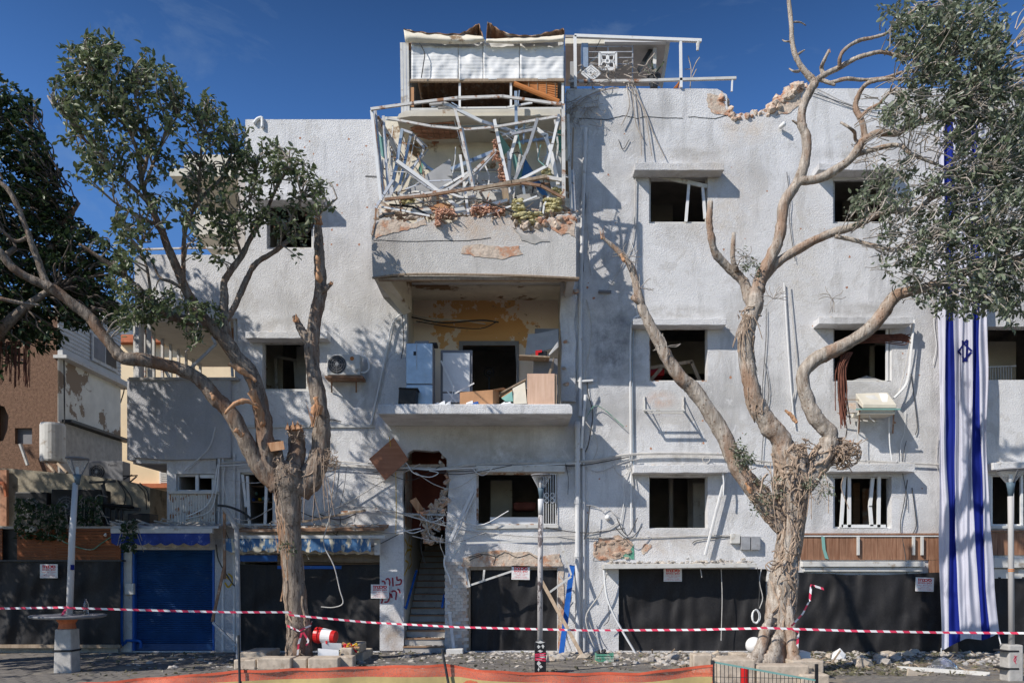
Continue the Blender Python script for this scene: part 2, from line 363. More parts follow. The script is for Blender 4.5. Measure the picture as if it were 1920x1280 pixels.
def bark(name, a, b, spot):
    t = NT(name); c = t.mix(t.ramp(t.noise(9, 8, .74, (1.5, 1.5, .3)), .36, .64), a, b)
    c = t.mix(t.ramp(t.noise(2.2, 5, .6, (1, 1, .35)), .5, .62, 0, .7), c, spot)
    c = t.mix(t.ramp(t.vor(11), .10, .2, .9, 0), c, sc(spot, .45))
    h = t.math('ADD', t.noise(12, 8, .72, (1.4, 1.4, .28)), t.math('MULTIPLY', t.noise(38, 5, .65), .35)); t.bump(h, 1.0, .055)
    return t.fin(c, .9, 0, .12)
M['barkL'] = bark('grey_brown_bark', (.12, .092, .073), (.42, .35, .285), (.25, .14, .085))
M['barkR'] = bark('pale_bark', (.25, .195, .15), (.66, .585, .50), (.36, .21, .13))
M['twigdark'] = mat('dark_twig_bark', (.15, .12, .10), .9, .3, 8)
M['twig'] = mat('twig_bark', (.38, .335, .29), .9, .3, 8)
M['root'] = mat('aerial_root', (.36, .27, .20), .9, .45, 12, .4, 60, .004)
M['rootred'] = mat('hanging_root', (.15, .06, .04), .9, .35, 12)
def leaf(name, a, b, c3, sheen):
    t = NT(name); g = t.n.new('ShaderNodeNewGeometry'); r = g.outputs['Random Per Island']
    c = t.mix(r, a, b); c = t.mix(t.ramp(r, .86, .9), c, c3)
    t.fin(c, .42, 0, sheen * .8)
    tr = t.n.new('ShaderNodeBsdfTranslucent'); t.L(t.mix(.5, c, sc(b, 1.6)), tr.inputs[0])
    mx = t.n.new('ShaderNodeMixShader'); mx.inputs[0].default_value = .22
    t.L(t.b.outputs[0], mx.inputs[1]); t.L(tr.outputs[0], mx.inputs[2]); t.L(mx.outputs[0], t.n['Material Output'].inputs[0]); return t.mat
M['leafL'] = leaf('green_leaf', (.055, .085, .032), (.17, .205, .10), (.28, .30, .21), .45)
M['leafD'] = leaf('shade_dark_leaf', (.018, .036, .014), (.045, .075, .028), (.08, .12, .05), .4)  # greens darkened to carry the shade of the canopy outside the frame
M['leafR'] = leaf('dusty_leaf', (.07, .095, .05), (.25, .285, .195), (.44, .46, .38), .3)
M['litter'] = leaf('dry_litter', (.10, .09, .055), (.22, .21, .13), (.35, .33, .27), .2)
def cloth_black():
    t = NT('black_shade_cloth'); w = t.noise(120, 2, .5, (1, 1, .15)); w2 = t.noise(130, 2, .5, (.15, 1, 1))
    c = t.mix(t.math('MULTIPLY', w, w2), (.006, .006, .007), (.062, .058, .058)); c = t.mix(t.ramp(t.noise(3, 6, .7), .55, .75, 0, .3), c, (.075, .072, .07))
    t.bump(t.math('ADD', w, w2), .3, .004); return t.fin(c, .6, 0, .28)
M['cloth'] = cloth_black()
def net():
    t = NT('orange_netting'); c = t.mix(t.ramp(t.noise(3, 4), .3, .7), (.62, .10, .045), (.80, .20, .10)); t.fin(c, .7)
    tr = t.n.new('ShaderNodeBsdfTransparent'); mx = t.n.new('ShaderNodeMixShader')
    g = t.math('MULTIPLY', t.ramp(t.noise(150, 1, .5, (1, 1, .05)), .42, .58), t.ramp(t.noise(150, 1, .5, (.05, 1, 1)), .42, .58))
    t.L(t.ramp(g, 0, 1, .84, .35), mx.inputs[0])
    t.L(tr.outputs[0], mx.inputs[1]); t.L(t.b.outputs[0], mx.inputs[2]); t.L(mx.outputs[0], t.n['Material Output'].inputs[0]); return t.mat
M['net'] = net()
M['netyellow'] = mat('yellow_band', (.55, .42, .18), .75, .2, 3, .2, 60, .003)
M['netblue'] = mat('orange_net_hem', (.66, .12, .06), .7, .2, 4)
def glass(name, tint, r=.05):
    t = NT(name); t.fin(tint, r, 0, .5); t.b.inputs['Transmission Weight'].default_value = .95; t.b.inputs['IOR'].default_value = 1.2; return t.mat
M['glass'] = glass('clear_plastic', (.9, .93, .95)); M['bag'] = glass('clear_polythene', (.85, .88, .9), .3)
def fabric(name, c):
    t = NT(name); t.fin(t.mix(t.ramp(t.noise(2, 4), .3, .7), sc(c, .92), sc(c, 1.05)), .8, 0, .15); tr = t.n.new('ShaderNodeBsdfTranslucent'); tr.inputs[0].default_value = (*c, 1)
    t.bump(t.noise(70, 3, .5), .15, .003)
    mx = t.n.new('ShaderNodeMixShader'); mx.inputs[0].default_value = .18; t.L(t.b.outputs[0], mx.inputs[1]); t.L(tr.outputs[0], mx.inputs[2]); t.L(mx.outputs[0], t.n['Material Output'].inputs[0]); return t.mat
M['flagwhite'] = fabric('white_flag_fabric', (.62, .62, .70)); M['flagblue'] = fabric('blue_flag_fabric', (.013, .026, .24)); M['starblue'] = fabric('dark_blue_star', (.012, .02, .16))
M['tapered'] = mat('red_tape', (.68, .05, .11), .4, .1); M['tapewhite'] = mat('white_tape', (.78, .76, .76), .4, .05)
M['ground'] = mat('dusty_ground', (.24, .205, .165), .95, .25, 2, .5, 25, .01, col2=(.19, .17, .14), thr=(.5, .65), scale2=1.2)
M['paver'] = mat('grey_paver', (.175, .16, .145), .9, .3, 3, .4, 40, .006, col2=(.27, .24, .19), thr=(.52, .66), scale2=1.5)
M['rubble'] = mat('rubble', (.47, .42, .36), .95, .35, 4, .6, 40, .01, col2=(.34, .33, .32), thr=(.5, .55), scale2=9)
M['tile'] = mat('pale_facing_tile', (.60, .54, .48), .7, .12, 5, .2, 30, .003, col2=(.45, .38, .33), thr=(.6, .7), scale2=3)
M['asphalt'] = mat('asphalt', (.05, .05, .052), .9, .2, 6, .5, 80, .006)
def thin_glass(name, k):
    t = NT(name); t.fin((.7, .72, .73), .12, 0, .5); tr = t.n.new('ShaderNodeBsdfTransparent'); mx = t.n.new('ShaderNodeMixShader'); fr = t.n.new('ShaderNodeLayerWeight'); fr.inputs[0].default_value = .35
    t.L(t.ramp(fr.outputs['Facing'], 0, 1, k, .8), mx.inputs[0]); t.L(tr.outputs[0], mx.inputs[1]); t.L(t.b.outputs[0], mx.inputs[2]); t.L(mx.outputs[0], t.n['Material Output'].inputs[0]); return t.mat
M['lampglass'] = thin_glass('lamp_glass', .08)
M['tiledark'] = mat('dusty_facing_tile', (.50, .42, .36), .75, .2, 5, .2, 30, .003)
M['stairwall'] = mat('stairwell_paint', (.72, .68, .58), .8, .1, 2, .2, 20, .01)
M['brickdust'] = mat('dusty_broken_brick', (.50, .38, .29), .95, .3, 6, .8, 24, .02, col2=(.42, .23, .15), thr=(.5, .6), scale2=4)
M['brick'] = mat('red_brick', (.42, .22, .14), .95, .3, 6, .6, 30, .01)
# ---------------------------------------------------------------- ground
gm = MB().grid(lambda u, v: Vector((-120 + 240 * u, -60 + 180 * v, -.02)), 4, 4)
setp(gm.build('ground', M['asphalt']), 'dark street surface around the building', None, None, 'structure')
sw = MB().box(-24, -7.2, -.018, 24, 4, 0.0).build('sidewalk', M['ground']); setp(sw, 'dusty paved sidewalk in front of the damaged building', None, None, 'structure')
loose = MB(); cnt = 0; pw, pd = .30, .20
paver_mesh = None
rows = [(-5.35 + pd * j, j) for j in range(26)]
for y, j in rows:
    x = -11.6 + (pw / 2 if j % 2 else 0)
    while x < 11.6:
        z = rnd.uniform(-.004, .004)
        if x > 3.2 and rnd.random() < .35: x += pw; continue
        if cnt < 300 and (-10 < x < 10):
            if paver_mesh is None:
                q = MB().box(-pw / 2 + .006, -pd / 2 + .006, -.01, pw / 2 - .006, pd / 2 - .006, .022)
                o = q.build('paver', M['paver'], sw); paver_mesh = o.data
                o.modifiers.new('bevel', 'BEVEL').width = .004
            else:
                o = bpy.data.objects.new('paver', paver_mesh); COL.objects.link(o); o.parent = sw
            b = WL[sw]; o.location = (x - 0 if paver_mesh is None else x - 0, y, z); o.location = Vector((x, y, z)); o.rotation_euler = (rnd.uniform(-.012, .012), rnd.uniform(-.012, .012), rnd.uniform(-.02, .02))
            cnt += 1
        else:
            loose.box(x - pw / 2 + .006, y - pd / 2 + .006, -.01, x + pw / 2 - .006, y + pd / 2 - .006, .018 + z)
        x += pw
fix = WL[sw]
for o in sw.children:
    pass
loose = loose.build('paver', M['paver'], sw); setp(loose, kind='stuff')
# the first paver mesh was built relative to the sidewalk's origin: recentre it
for v in paver_mesh.vertices: v.co += fix
for o in sw.children:
    if o.data is paver_mesh: o.location = o.location - fix

# ---------------------------------------------------------------- the building
B = thing('apartment_building', 'white stuccoed three storey apartment building with blown out windows and a wrecked balcony', 'building')
def part(mb, name, m, parent=None, label=None, **k):
    o = mb.build(name, m, parent if parent is not None else B, **k)
    if label: o['label'] = label
    return o
def rect(a, b, c, d): return [(a, b), (c, b), (c, d), (a, d)]
def rough(pts, n=6, amp=2.0, seed=1):
    q = random.Random(seed); out = []
    for (x0, y0), (x1, y1) in zip(pts, pts[1:]):
        for i in range(n): t = i / n; out.append((x0 + (x1 - x0) * t + q.uniform(-amp, amp), y0 + (y1 - y0) * t + q.uniform(-amp, amp)))
    out.append(pts[-1]); return out
WR = {'3a': (1217, 330, 1327, 419), '3b': (1562, 330, 1672, 419), '2a': (1217, 612, 1327, 715), '2b': (1562, 612, 1672, 715), '1a': (1217, 893, 1327, 990), '1b': (1562, 893, 1672, 990)}
holes = [rect(500, 380, 587, 467), rect(492, 640, 578, 733), rect(330, 888, 402, 923), rect(450, 885, 515, 985), rect(763, 526, 1052, 776),
         rect(893, 885, 1045, 985), rect(250, 1030, 400, 1220), rect(447, 1038, 712, 1220), rect(875, 1062, 1045, 1220), rect(1160, 1066, 1440, 1220),
         rect(1852, 612, 2010, 712), rect(1858, 890, 1925, 985), rect(1980, 890, 2060, 985), rect(260, 597, 445, 708)] + [rect(*w) for w in WR.values()]
st = [(757, 1219)] + rough([(757, 985), (754, 905), (757, 868), (765, 848)], 5, 1.2, 3) + rough([(775, 844), (822, 845), (836, 858), (842, 900), (838, 960), (835, 990)], 4, 1.6, 4) + [(834, 1219)]
holes.append(st)
top = [(460, 478), (460, 224), (700, 224), (700, 223), (1062, 223), (1062, 166)] + rough([(1062, 166), (1200, 166), (1345, 167)], 6, .5, 5) + \
    rough([(1352, 168), (1363, 182), (1366, 200), (1374, 217), (1392, 213), (1400, 218), (1412, 207), (1420, 214), (1432, 209), (1440, 212)], 4, 2.2, 8) + rough([(1444, 205), (1448, 196), (1470, 182), (1485, 170), (1500, 166)], 4, 2, 9) + [(2110, 166)]
out = [(2110, 1222), (226, 1222), (226, 988), (313, 988), (313, 868), (255, 868), (252, 484), (262, 477)] + top
part(MB().pprism(out, 0, .28, holes), 'front_wall', M['wall'], label='white roughcast front wall pitted by shrapnel with a bite out of its parapet')
# rough broken edges left on the parapet gap: exposed masonry chunks
bm = MB(); q = random.Random(3)
for (x, y) in rough([(1350, 172), (1366, 200), (1376, 219), (1412, 212), (1440, 213), (1450, 196), (1485, 172)], 26, 4, 12):
    bm.rock(P(x, y + 3, rnd.uniform(-.02, .25)), q.uniform(.03, .10), q.random())
for (x, y) in rough([(1445, 205), (1478, 180), (1505, 160)], 40, 7, 14): bm.rock(P(x, y, rnd.uniform(-.03, .22)), q.uniform(.03, .14), q.random())
part(bm, 'broken_masonry', M['plasterbreak'])['kind'] = 'stuff'
pm = MB(); part(MB().pprism(rough([(1455, 216), (1462, 196), (1485, 178), (1505, 172), (1500, 195), (1475, 214), (1455, 216)], 4, 2, 5), -.012, .02), 'spalled_patch', M['plasterbreak'])
pm.pprism(rough([(1326, 175), (1350, 178), (1362, 205), (1372, 218), (1340, 214), (1327, 200), (1326, 175)], 4, 2, 6), -.01, .02)
part(pm, 'spalled_patch', M['plasterbreak'])
# structure behind the front wall: floors, roof, side and back walls
im = MB(); xl, xr = P(255, 0, 0).x, P(2110, 0, 0).x; x3 = P(460, 0, 0).x; zr = 12.15
BW = 6.0
im.box(xl + .05, .29, 5.32, xr, BW, 5.5)
sx0, sx1 = P(757, 0, 0).x - .21, P(835, 0, 0).x + .21
im.box(P(313, 0, 0).x + .05, .29, 2.17, sx0, BW, 2.35); im.box(sx1, .29, 2.17, xr, BW, 2.35); im.box(sx0, 4.62, 2.17, sx1, BW, 2.35)
im.box(x3, .29, 8.9, xr, BW, 9.06); im.box(x3, .29, zr - .2, xr, BW, zr)
im.box(P(313, 0, 0).x, BW, 0, xr, BW + .25, 8.9); im.box(x3, BW, 8.9, xr, BW + .25, zr + .8); im.box(xr - .25, .29, 0, xr, BW, zr + .8)
im.box(x3, .29, 8.9, x3 + .25, BW, zr + .5); im.box(P(313, 0, 0).x, .29, 0, P(313, 0, 0).x + .22, BW, 5.3)
for px in (445, 735, 853, 1080, 1450, 1790): 
    x = P(px, 0, 0).x
    for z0, z1 in ((0, 2.17), (2.35, 5.32), (5.5, 8.9), (9.06, 11.95)):
        if px in (735, 853) and z0 in (5.5, 9.06): continue
        if px == 735 and z0 < 5: continue
        im.box(x - .08, .3, z0, x + .08, BW - .02, z1)
part(im, 'inner_structure', M['interior'])
rm = MB().box(xl, .29, 9.0, x3 - .02, BW, 9.15); part(rm, 'terrace_slab', M['concrete'])
# inner walls seen through the openings
for r_ in ((1290, 880, 1330, 1010, 3.0, .1), (1255, 880, 1262, 1010, 2.2, .15), (1640, 640, 1700, 720, 2.0, .08)): part(MB().pbox(*r_), 'partition', M['interior'])
for r_, Y_, m_ in (((1632, 648, 1668, 716), 2.0, 'cream'), ((1618, 915, 1642, 992), 2.2, 'plasterbreak'), ((1600, 905, 1612, 992), 2.0, 'treadwood'), ((1222, 340, 1262, 425), 2.6, 'cream'), ((1300, 905, 1326, 995), 1.9, 'whitedull'), ((1218, 640, 1330, 700), 3.0, 'cream'), ((920, 900, 960, 990), 2.6, 'cream'), ((1580, 345, 1620, 425), 2.4, 'cream'), ((496, 645, 530, 735), 1.9, 'cream'), ((556, 650, 578, 735), 1.5, 'whitedull')):
    part(MB().pbox(*r_, Y_, .08), 'inner_wall', M[m_])
# --- window lintels and canopies
def lintel(a, b, c, d, Y=-.36, m='wall', broken=0):
    x0, x1 = P(a, 0, Y).x, P(c, 0, Y).x; z1, z0 = P(0, b, Y).z, P(0, d, Y).z; mb = MB()
    n = 9; q = random.Random(int(a + b)); ts = [i / n for i in range(n + 1)]
    pts = [(x0 + (x1 - x0) * t, z1 + q.uniform(-.012, .012)) for t in ts] + [(x1 - (x1 - x0) * t, z0 + q.uniform(-.008, .008)) for t in ts]
    mb.prism(pts, Y, -.003); o = part(mb, 'window_canopy', M[m], bev=.012)
    if broken:
        br = MB()
        for i in range(broken): br.rock((x0 + (x1 - x0) * q.random(), Y * q.uniform(.1, .9), z1 + .01), q.uniform(.02, .05), q.random(), (1.6, 1, .6))
        o2 = br.build('canopy_debris', M['rubble'], o); o2['kind'] = 'stuff'
    return o
for r in ((1190, 305, 1358, 319), (1535, 306, 1690, 319), (1187, 597, 1362, 609), (1535, 594, 1712, 607), (1188, 871, 1366, 886), (1556, 869, 1716, 884), (460, 621, 614, 634), (470, 362, 606, 375), (1862, 866, 1990, 880)): lintel(*r, broken=14)
# --- windows: each is a frame with its own sashes and mullions
def window(a, b, c, d, fm='whitedull', w=4, Y=.12, dep=.08):
    mb = MB().pprism(rect(a - 1, b - 1, c + 1, d + 1), Y, dep, [rect(a + w, b + w, c - w, d - w)]); o = part(mb, 'window', M[fm]); return o
def sash(win, bars, m='whitedull', Y=.1, th=4, name='mullion'):
    for (x0, y0, x1, y1) in bars:
        k = (Y + D) / F; MB().bar(P(x0, y0, Y), P(x1, y1, Y), th * k, .05).build(name, M[m], win)
w3a = window(*WR['3a'], w=3); sash(w3a, [(1292, 340, 1286, 416), (1317, 346, 1322, 410)], 'white', .06, 5, 'sash'); sash(w3a, [(1222, 328, 1326, 350)], 'whitedull', .05, 7, 'sash')
w3b = window(*WR['3b'], w=3); sash(w3b, [(1562, 334, 1640, 331)], 'white', .02, 10, 'shutter_box')
w2a = window(*WR['2a'], 'rustwhite', w=2); sash(w2a, [(1222, 617, 1325, 614)], 'rustwhite', .02, 4, 'rail')
w2b = window(*WR['2b'], w=2); sash(w2b, [(1670, 614, 1670, 714), (1663, 617, 1663, 714)], 'white', .05, 4)
w1a = window(*WR['1a'], 'whitedull', w=1)
w1b = window(*WR['1b'], 'white', w=3); sash(w1b, [(1583, 893, 1577, 988), (1592, 893, 1592, 988), (1636, 896, 1631, 950), (1631, 948, 1634, 986), (1648, 893, 1647, 988), (1577, 986, 1660, 986)], 'white', .08, 6)
wc = window(893, 885, 1045, 985, 'rustwhite', w=4); sash(wc, [(892, 988, 1047, 986)], 'whitedull', -.04, 6, 'sill')
g = MB()
for i in range(7): x = 1015 + i * 4.4; g.bar(P(x, 888, -.06), P(x, 982, -.06), .014)
g.bar(P(1013, 888, -.06), P(1044, 888, -.06), .02); g.bar(P(1013, 982, -.06), P(1044, 982, -.06), .02)
for cx in (1025, 1036):
    for cy in (928, 938): g.tube([P(cx + 4 * math.cos(a / 8 * 6.283), cy + 4.5 * math.sin(a / 8 * 6.283), -.075) for a in range(9)], .012, 4)
g.build('window_grille', M['white'], wc)
sb = MB().pbox(893, 872, 1060, 884, -.16, .157); part(sb, 'shutter_box', M['whitedull'], bev=.01)
wl2 = window(492, 640, 578, 733, 'whitedull', w=4); sash(wl2, [(517, 668, 519, 732), (518, 668, 556, 676), (553, 676, 556, 732)], 'whitedull', 1.6, 5, 'door_frame')
wl3 = window(500, 380, 587, 467, w=3)
ws1 = window(330, 888, 402, 923, 'white', w=5); sash(ws1, [(370, 890, 370, 922), (376, 893, 402, 893)], 'white', .06, 6)
ws2 = window(450, 885, 515, 985, 'white', w=4); sash(ws2, [(464, 892, 468, 984), (500, 900, 497, 985), (455, 890, 462, 950)], 'white', .05, 5, 'sash')
wr1 = window(1858, 890, 1925, 985, 'white', w=3); sash(wr1, [(1898, 890, 1898, 984), (1915, 890, 1915, 984)], 'white', .05, 4); sash(wr1, [(1856, 988, 1926, 988)], 'whitedull', -.03, 5, 'sill')
window(1980, 890, 2060, 985, 'white', w=3)
# --- left wing: corner balcony with glazing bars, grey parapet, light ceiling
lb = MB(); a0, a1 = P(240, 711, -.12), P(430, 862, -.12)
lb.prism([(P(x, y, -.12).x, P(x, y, -.12).z) for x, y in [(242, 711), (432, 711), (432, 858), (314, 862), (252, 857), (244, 848), (241, 838)]], -.12, -.003)
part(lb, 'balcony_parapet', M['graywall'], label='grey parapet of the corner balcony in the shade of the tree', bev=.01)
sx = P(250, 0, 0).x; zp, zc = P(0, 710, 0).z, P(0, 597, 0).z; YB = 4.4
sd = MB().box(sx - .15, .0, P(0, 862, 0).z, sx + .05, YB, zp); sd.box(sx - .15, .3, P(0, 866, 0).z, P(313, 0, 0).x, YB, P(0, 850, 0).z)
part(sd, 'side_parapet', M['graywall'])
cl = MB().box(sx - .2, .29, zc, P(446, 0, 0).x, YB + .1, zc + .2); part(cl, 'balcony_ceiling', M['cream'])
bk = MB(); xb0, xb1 = sx, P(446, 0, 0).x
bk.box(xb0 + .9, YB, 5.5, xb1, YB + .15, zc); part(bk, 'balcony_back_wall', M['cream'])
for i in range(9):
    y = .12 + i * .5; MB().box(sx - .06, y, zp, sx + .0, y + .075, zc).build('glazing_bar', M['rustwhite'] if i % 2 else M['whitedull'], B)
for x0, y0, x1, y1, wd in ((258, 600, 257, 710, .14), (279, 600, 281, 710, .10), (345, 702, 405, 645, .06), (405, 645, 398, 632, .06), (308, 690, 318, 709, .06), (430, 600, 436, 706, .05), (441, 596, 444, 706, .07)):
    MB().bar(P(x0, y0, .1), P(x1, y1, .1), wd, .06).build('glazing_bar', M['whitedull'], B)
MB().pbox(241, 707, 445, 712, -.16, .3).build('parapet_coping', M['concrete'], B)
MB().pbox(433, 615, 440, 645, .2, .02).build('broken_board', M['torn'], B)
# upper left: side balcony slabs behind the tree, and the roof terrace rail
ub = MB().pbox(318, 316, 464, 330, 1.2, 3.0); part(ub, 'side_roof_slab', M['cream'])
ub = MB().pbox(362, 402, 462, 440, 1.4, 2.6); part(ub, 'side_balcony', M['cream'])
ub = MB().pbox(345, 290, 462, 316, 3.0, .3); ub.pbox(420, 330, 462, 402, 4.0, .3); part(ub, 'side_wall', M['cream'])
rl = MB().ptube([(262, 468), (380, 465), (460, 466)], .4, .03, 6)
for x in (275, 320, 376, 425): rl.ptube([(x, 466), (x, 480)], .4, .015, 5)
part(rl, 'terrace_railing', M['rustwhite'])
tp = MB().ptube([(476, 232), (482, 224), (490, 221), (492, 226), (492, 240)], -.04, .04, 7); part(tp, 'vent_pipe', M['white'], smooth=True)
# --- projecting centre bay: soffit beams, slab, parapet with a ragged top
YF = -1.43
pz = lambda py, Y=YF: P(0, py, Y).z
pp = [(699, 519), (697, 470), (698, 426)] + rough([(700, 424), (712, 411), (730, 409), (742, 415), (752, 421), (764, 417), (776, 420), (784, 410), (794, 406), (802, 417), (820, 412), (834, 419), (848, 420), (860, 409), (880, 404), (898, 409), (915, 403), (935, 408), (956, 402)], 4, 2.2, 21) + \
    rough([(958, 406), (962, 424), (985, 440), (1000, 437), (1008, 424), (1020, 416), (1030, 407), (1056, 403), (1080, 402)], 5, 3, 22) + [(1080, 519)]
part(MB().pprism(pp, YF, .17), 'balcony_parapet', M['parapet'], label='stained upper balcony parapet with a ragged broken top')
for L_, m_ in (([(704, 424), (714, 413), (742, 412), (768, 420), (780, 418), (796, 410), (800, 420), (776, 428), (752, 434), (724, 440), (704, 446), (704, 424)], 'plasterbreak'), ([(1022, 418), (1034, 408), (1058, 404), (1078, 404), (1078, 446), (1066, 436), (1052, 442), (1036, 430), (1022, 418)], 'plasterbreak'), ([(962, 426), (986, 442), (1004, 438), (1012, 446), (1030, 452), (1002, 456), (978, 450), (962, 426)], 'concrete'), ([(868, 462), (905, 458), (940, 464), (972, 460), (980, 476), (940, 486), (896, 482), (866, 474), (868, 462)], 'plasterbreak')):
    part(MB().pprism(rough(L_, 4, 1.6, int(L_[0][0])), YF - .012 - (.004 if m_ == 'concrete' else 0), .02), 'spalled_patch', M[m_])
xl0, xr0 = P(699, 0, YF).x, P(1080, 0, YF).x
sp = MB().box(xl0 + .003, YF + .172, pz(517), xl0 + .17, -.003, pz(410)); part(sp, 'side_parapet', M['parapet']); sp = MB().box(xr0 - .17, YF + .172, pz(517), xr0 - .003, -.003, pz(410)); part(sp, 'side_parapet', M['parapet'])
zs = P(0, 530, 0).z
part(MB().box(xl0 + .02, YF + .175, zs, xr0 - .02, -.003, zs + .22), 'balcony_soffit', M['ceiling'])
f0, f1, g0, g1 = P(699, 518, YF + .02), P(727, 520, YF + .02), P(757, 590, -.02), P(772, 584, -.02)
bb = MB().hexa([f0 + Vector((0, 0, 0)), f1, Vector((f1.x, f1.y, zs)), Vector((f0.x, f0.y, zs)), g0, g1, Vector((g1.x, g1.y, zs)), Vector((g0.x, g0.y, zs))])
part(bb, 'soffit_beam', M['ceiling'])
lip = MB().tube(catmull([P(698, 521, YF - .03), P(760, 514.5, YF - .05), P(860, 514.5, YF - .05), P(980, 517, YF - .05), P(1086, 522, YF - .03)], 6), .028, 5)
lip.bar(P(710, 524, YF + .05), P(1084, 524, YF + .05), .05, .12); part(lip, 'rusty_edge_strip', M['oldwood'])
# recess behind the lower balcony
x0, x1 = P(763, 0, 0).x, P(1052, 0, 0).x; z2 = P(0, 776, 0).z; YR = 1.3
rc = MB().box(x0 - .2, .285, z2, x0 - .003, YR, zs + .02); rc.box(x1 + .003, .285, z2, x1 + .2, YR, zs + .02)
part(rc, 'recess_side_wall', M['cream'])
part(MB().box(x0 - .2, .285, zs + .02, x1 + .2, YR + .2, zs + .2), 'recess_ceiling', M['ceiling'])
bwl = [(P(a, 0, YR).x, P(0, b, YR).z) for a, b in rect(740, 540, 1075, 786)]; dh = [(P(a, 0, YR).x, P(0, b, YR).z) for a, b in rect(866, 645, 968, 783)]
part(MB().prism(bwl, YR, YR + .18, [dh]), 'recess_back_wall', M['peel'], label='peeling cream and orange wall behind the balcony')
dfm = MB().pprism(rect(861, 639, 973, 783), YR - .05, .06, [rect(868, 647, 966, 784)]); part(dfm, 'door_frame', M['midgrey'])
part(MB().pprism(rough([(1052, 530), (1080, 530), (1082, 560), (1076, 600), (1080, 640), (1078, 700), (1080, 752), (1052, 752), (1054, 660), (1050, 600), (1052, 530)], 5, .8, 31), -.10, .097), 'pilaster', M['wall'])
for yy in range(545, 560, 5): pass
cut = MB(); 
for (cx, cy, r) in ((1066, 548, .12), (1080, 546, .1), (1060, 640, .06), (1062, 720, .07), (1058, 690, .06)): cut.rock(P(cx, cy, -.13), r, cx, (1.3, .7, .8))
part(cut, 'broken_beam_end', M['plasterbreak'])
# lower balcony slab
ls = MB(); e = P(708, 757, YF); e2 = P(1073, 776, YF)
ls.prism([(e.x + .02, e.z), (e2.x - .06, e.z), (e2.x, e.z - .05), (e2.x + .01, e2.z), (e.x, e2.z), (e.x - .01, e.z - .06)], YF, -.003); part(ls, 'balcony_slab', M['wall'], label='white lower balcony slab', bev=.02)
wv = MB().pbox(735, 786, 1078, 870, -.02, .017)
# upper roof slab (terrace) above the wrecked balcony
us = MB(); YU = -1.15
us.pprism([(744, 222), (748, 214), (760, 208), (800, 206), (900, 205), (1050, 204), (1052, 217), (770, 218)], YU, 1.15 - .003 + 0); part(us, 'terrace_slab_edge', M['cream'])
hole = MB().pprism(rough([(785, 225), (840, 221), (850, 232), (842, 250), (812, 268), (800, 252), (782, 248), (785, 225)], 4, 2, 44), -.9, .02)
# spalled concrete with bared bars under that slab
zsp = P(0, 218, YU).z
spq = [(P(x, 0, -.6).x, y) for x, y in ((778, -.35), (800, -.2), (850, -.25), (868, -.5), (855, -.95), (800, -.85), (770, -.7))]
part(MB().slab([(x, y, zsp - .004) for x, y in spq], (0, 0, -1), .015), 'spalled_patch', M['brick'])
rb = MB()
for i in range(7): x = spq[0][0] + .15 + i * .13; rb.tube([(x, -.9, zsp - .05), (x + .02, -.3, zsp - .035)], .008, 4)
for i in range(4): y = -.85 + i * .16; rb.tube([(spq[0][0], y, zsp - .04), (spq[0][0] + 1.1, y + .05, zsp - .06)], .008, 4)
part(rb, 'rebar', M['rust'])
part(MB().pprism(rough([(775, 228), (800, 224), (855, 226), (850, 244), (825, 262), (813, 270), (806, 256), (790, 252), (775, 262), (770, 240), (775, 228)], 4, 2, 45), -.1, .06), 'spalled_patch', M['brick'])
bkw = MB().pbox(716, 219, 1068, 420, -.04, .037); part(bkw, 'balcony_back_wall', M['ceiling'])
part(MB().pbox(848, 323, 945, 378, -.3, .25), 'built_in_cupboard', M['whitedull'], bev=.01)
# raking shaft left of the broken stair opening: stairs climbing inside
S0 = P(757, 0, 0).x; S1 = P(835, 0, 0).x
stw = MB().box(S0 - .2, .285, 0, S0 - .003, 4.6, 5.3); part(stw, 'stairwell_wall', M['stairwall'])
stw = MB().box(S1 + .003, .285, 0, S1 + .2, 4.6, 5.3); part(stw, 'stairwell_wall', M['interior'])
nst = 17
for i in range(nst):
    z, y = .17 * (i + 1), -.25 + i * .29
    MB().box(S0 + .02, y, z - .17 if i else 0, S1 - .01, y + .30, z - .035).build('step', M['concrete'], B)
    MB().box(S0 + .02, y - .025, z - .034, S1 - .01, y + .07, z).build('stair_nosing', M['treadwood'], B)
gr = MB(); q = random.Random(11)
for i in range(420):
    k = int(q.random() ** 1.5 * 11); gr.rock((q.uniform(S0 + .08, S1 - .05), -.25 + k * .29 + q.uniform(.08, .27), .17 * (k + 1) - .02), q.uniform(.012, .05), q.random(), (1.3, 1, .6))
part(gr, 'stair_rubble', M['rubble'])['kind'] = 'stuff'
hr = MB().ptube([(761, 1140, -.02), (781, 1069, 1.0)], 0, .03, 7); hr.ptube([(757, 1137, -.02), (762, 1139, -.05)], 0, .02, 5); hr.ptube([(770, 1102, .45), (773, 1100, .4)], 0, .02, 5)
part(hr, 'stair_handrail', M['blue']); part(MB().ptube([(829, 1138, .0), (833, 1115, .3)], 0, .03, 6), 'stair_handrail', M['blue'])
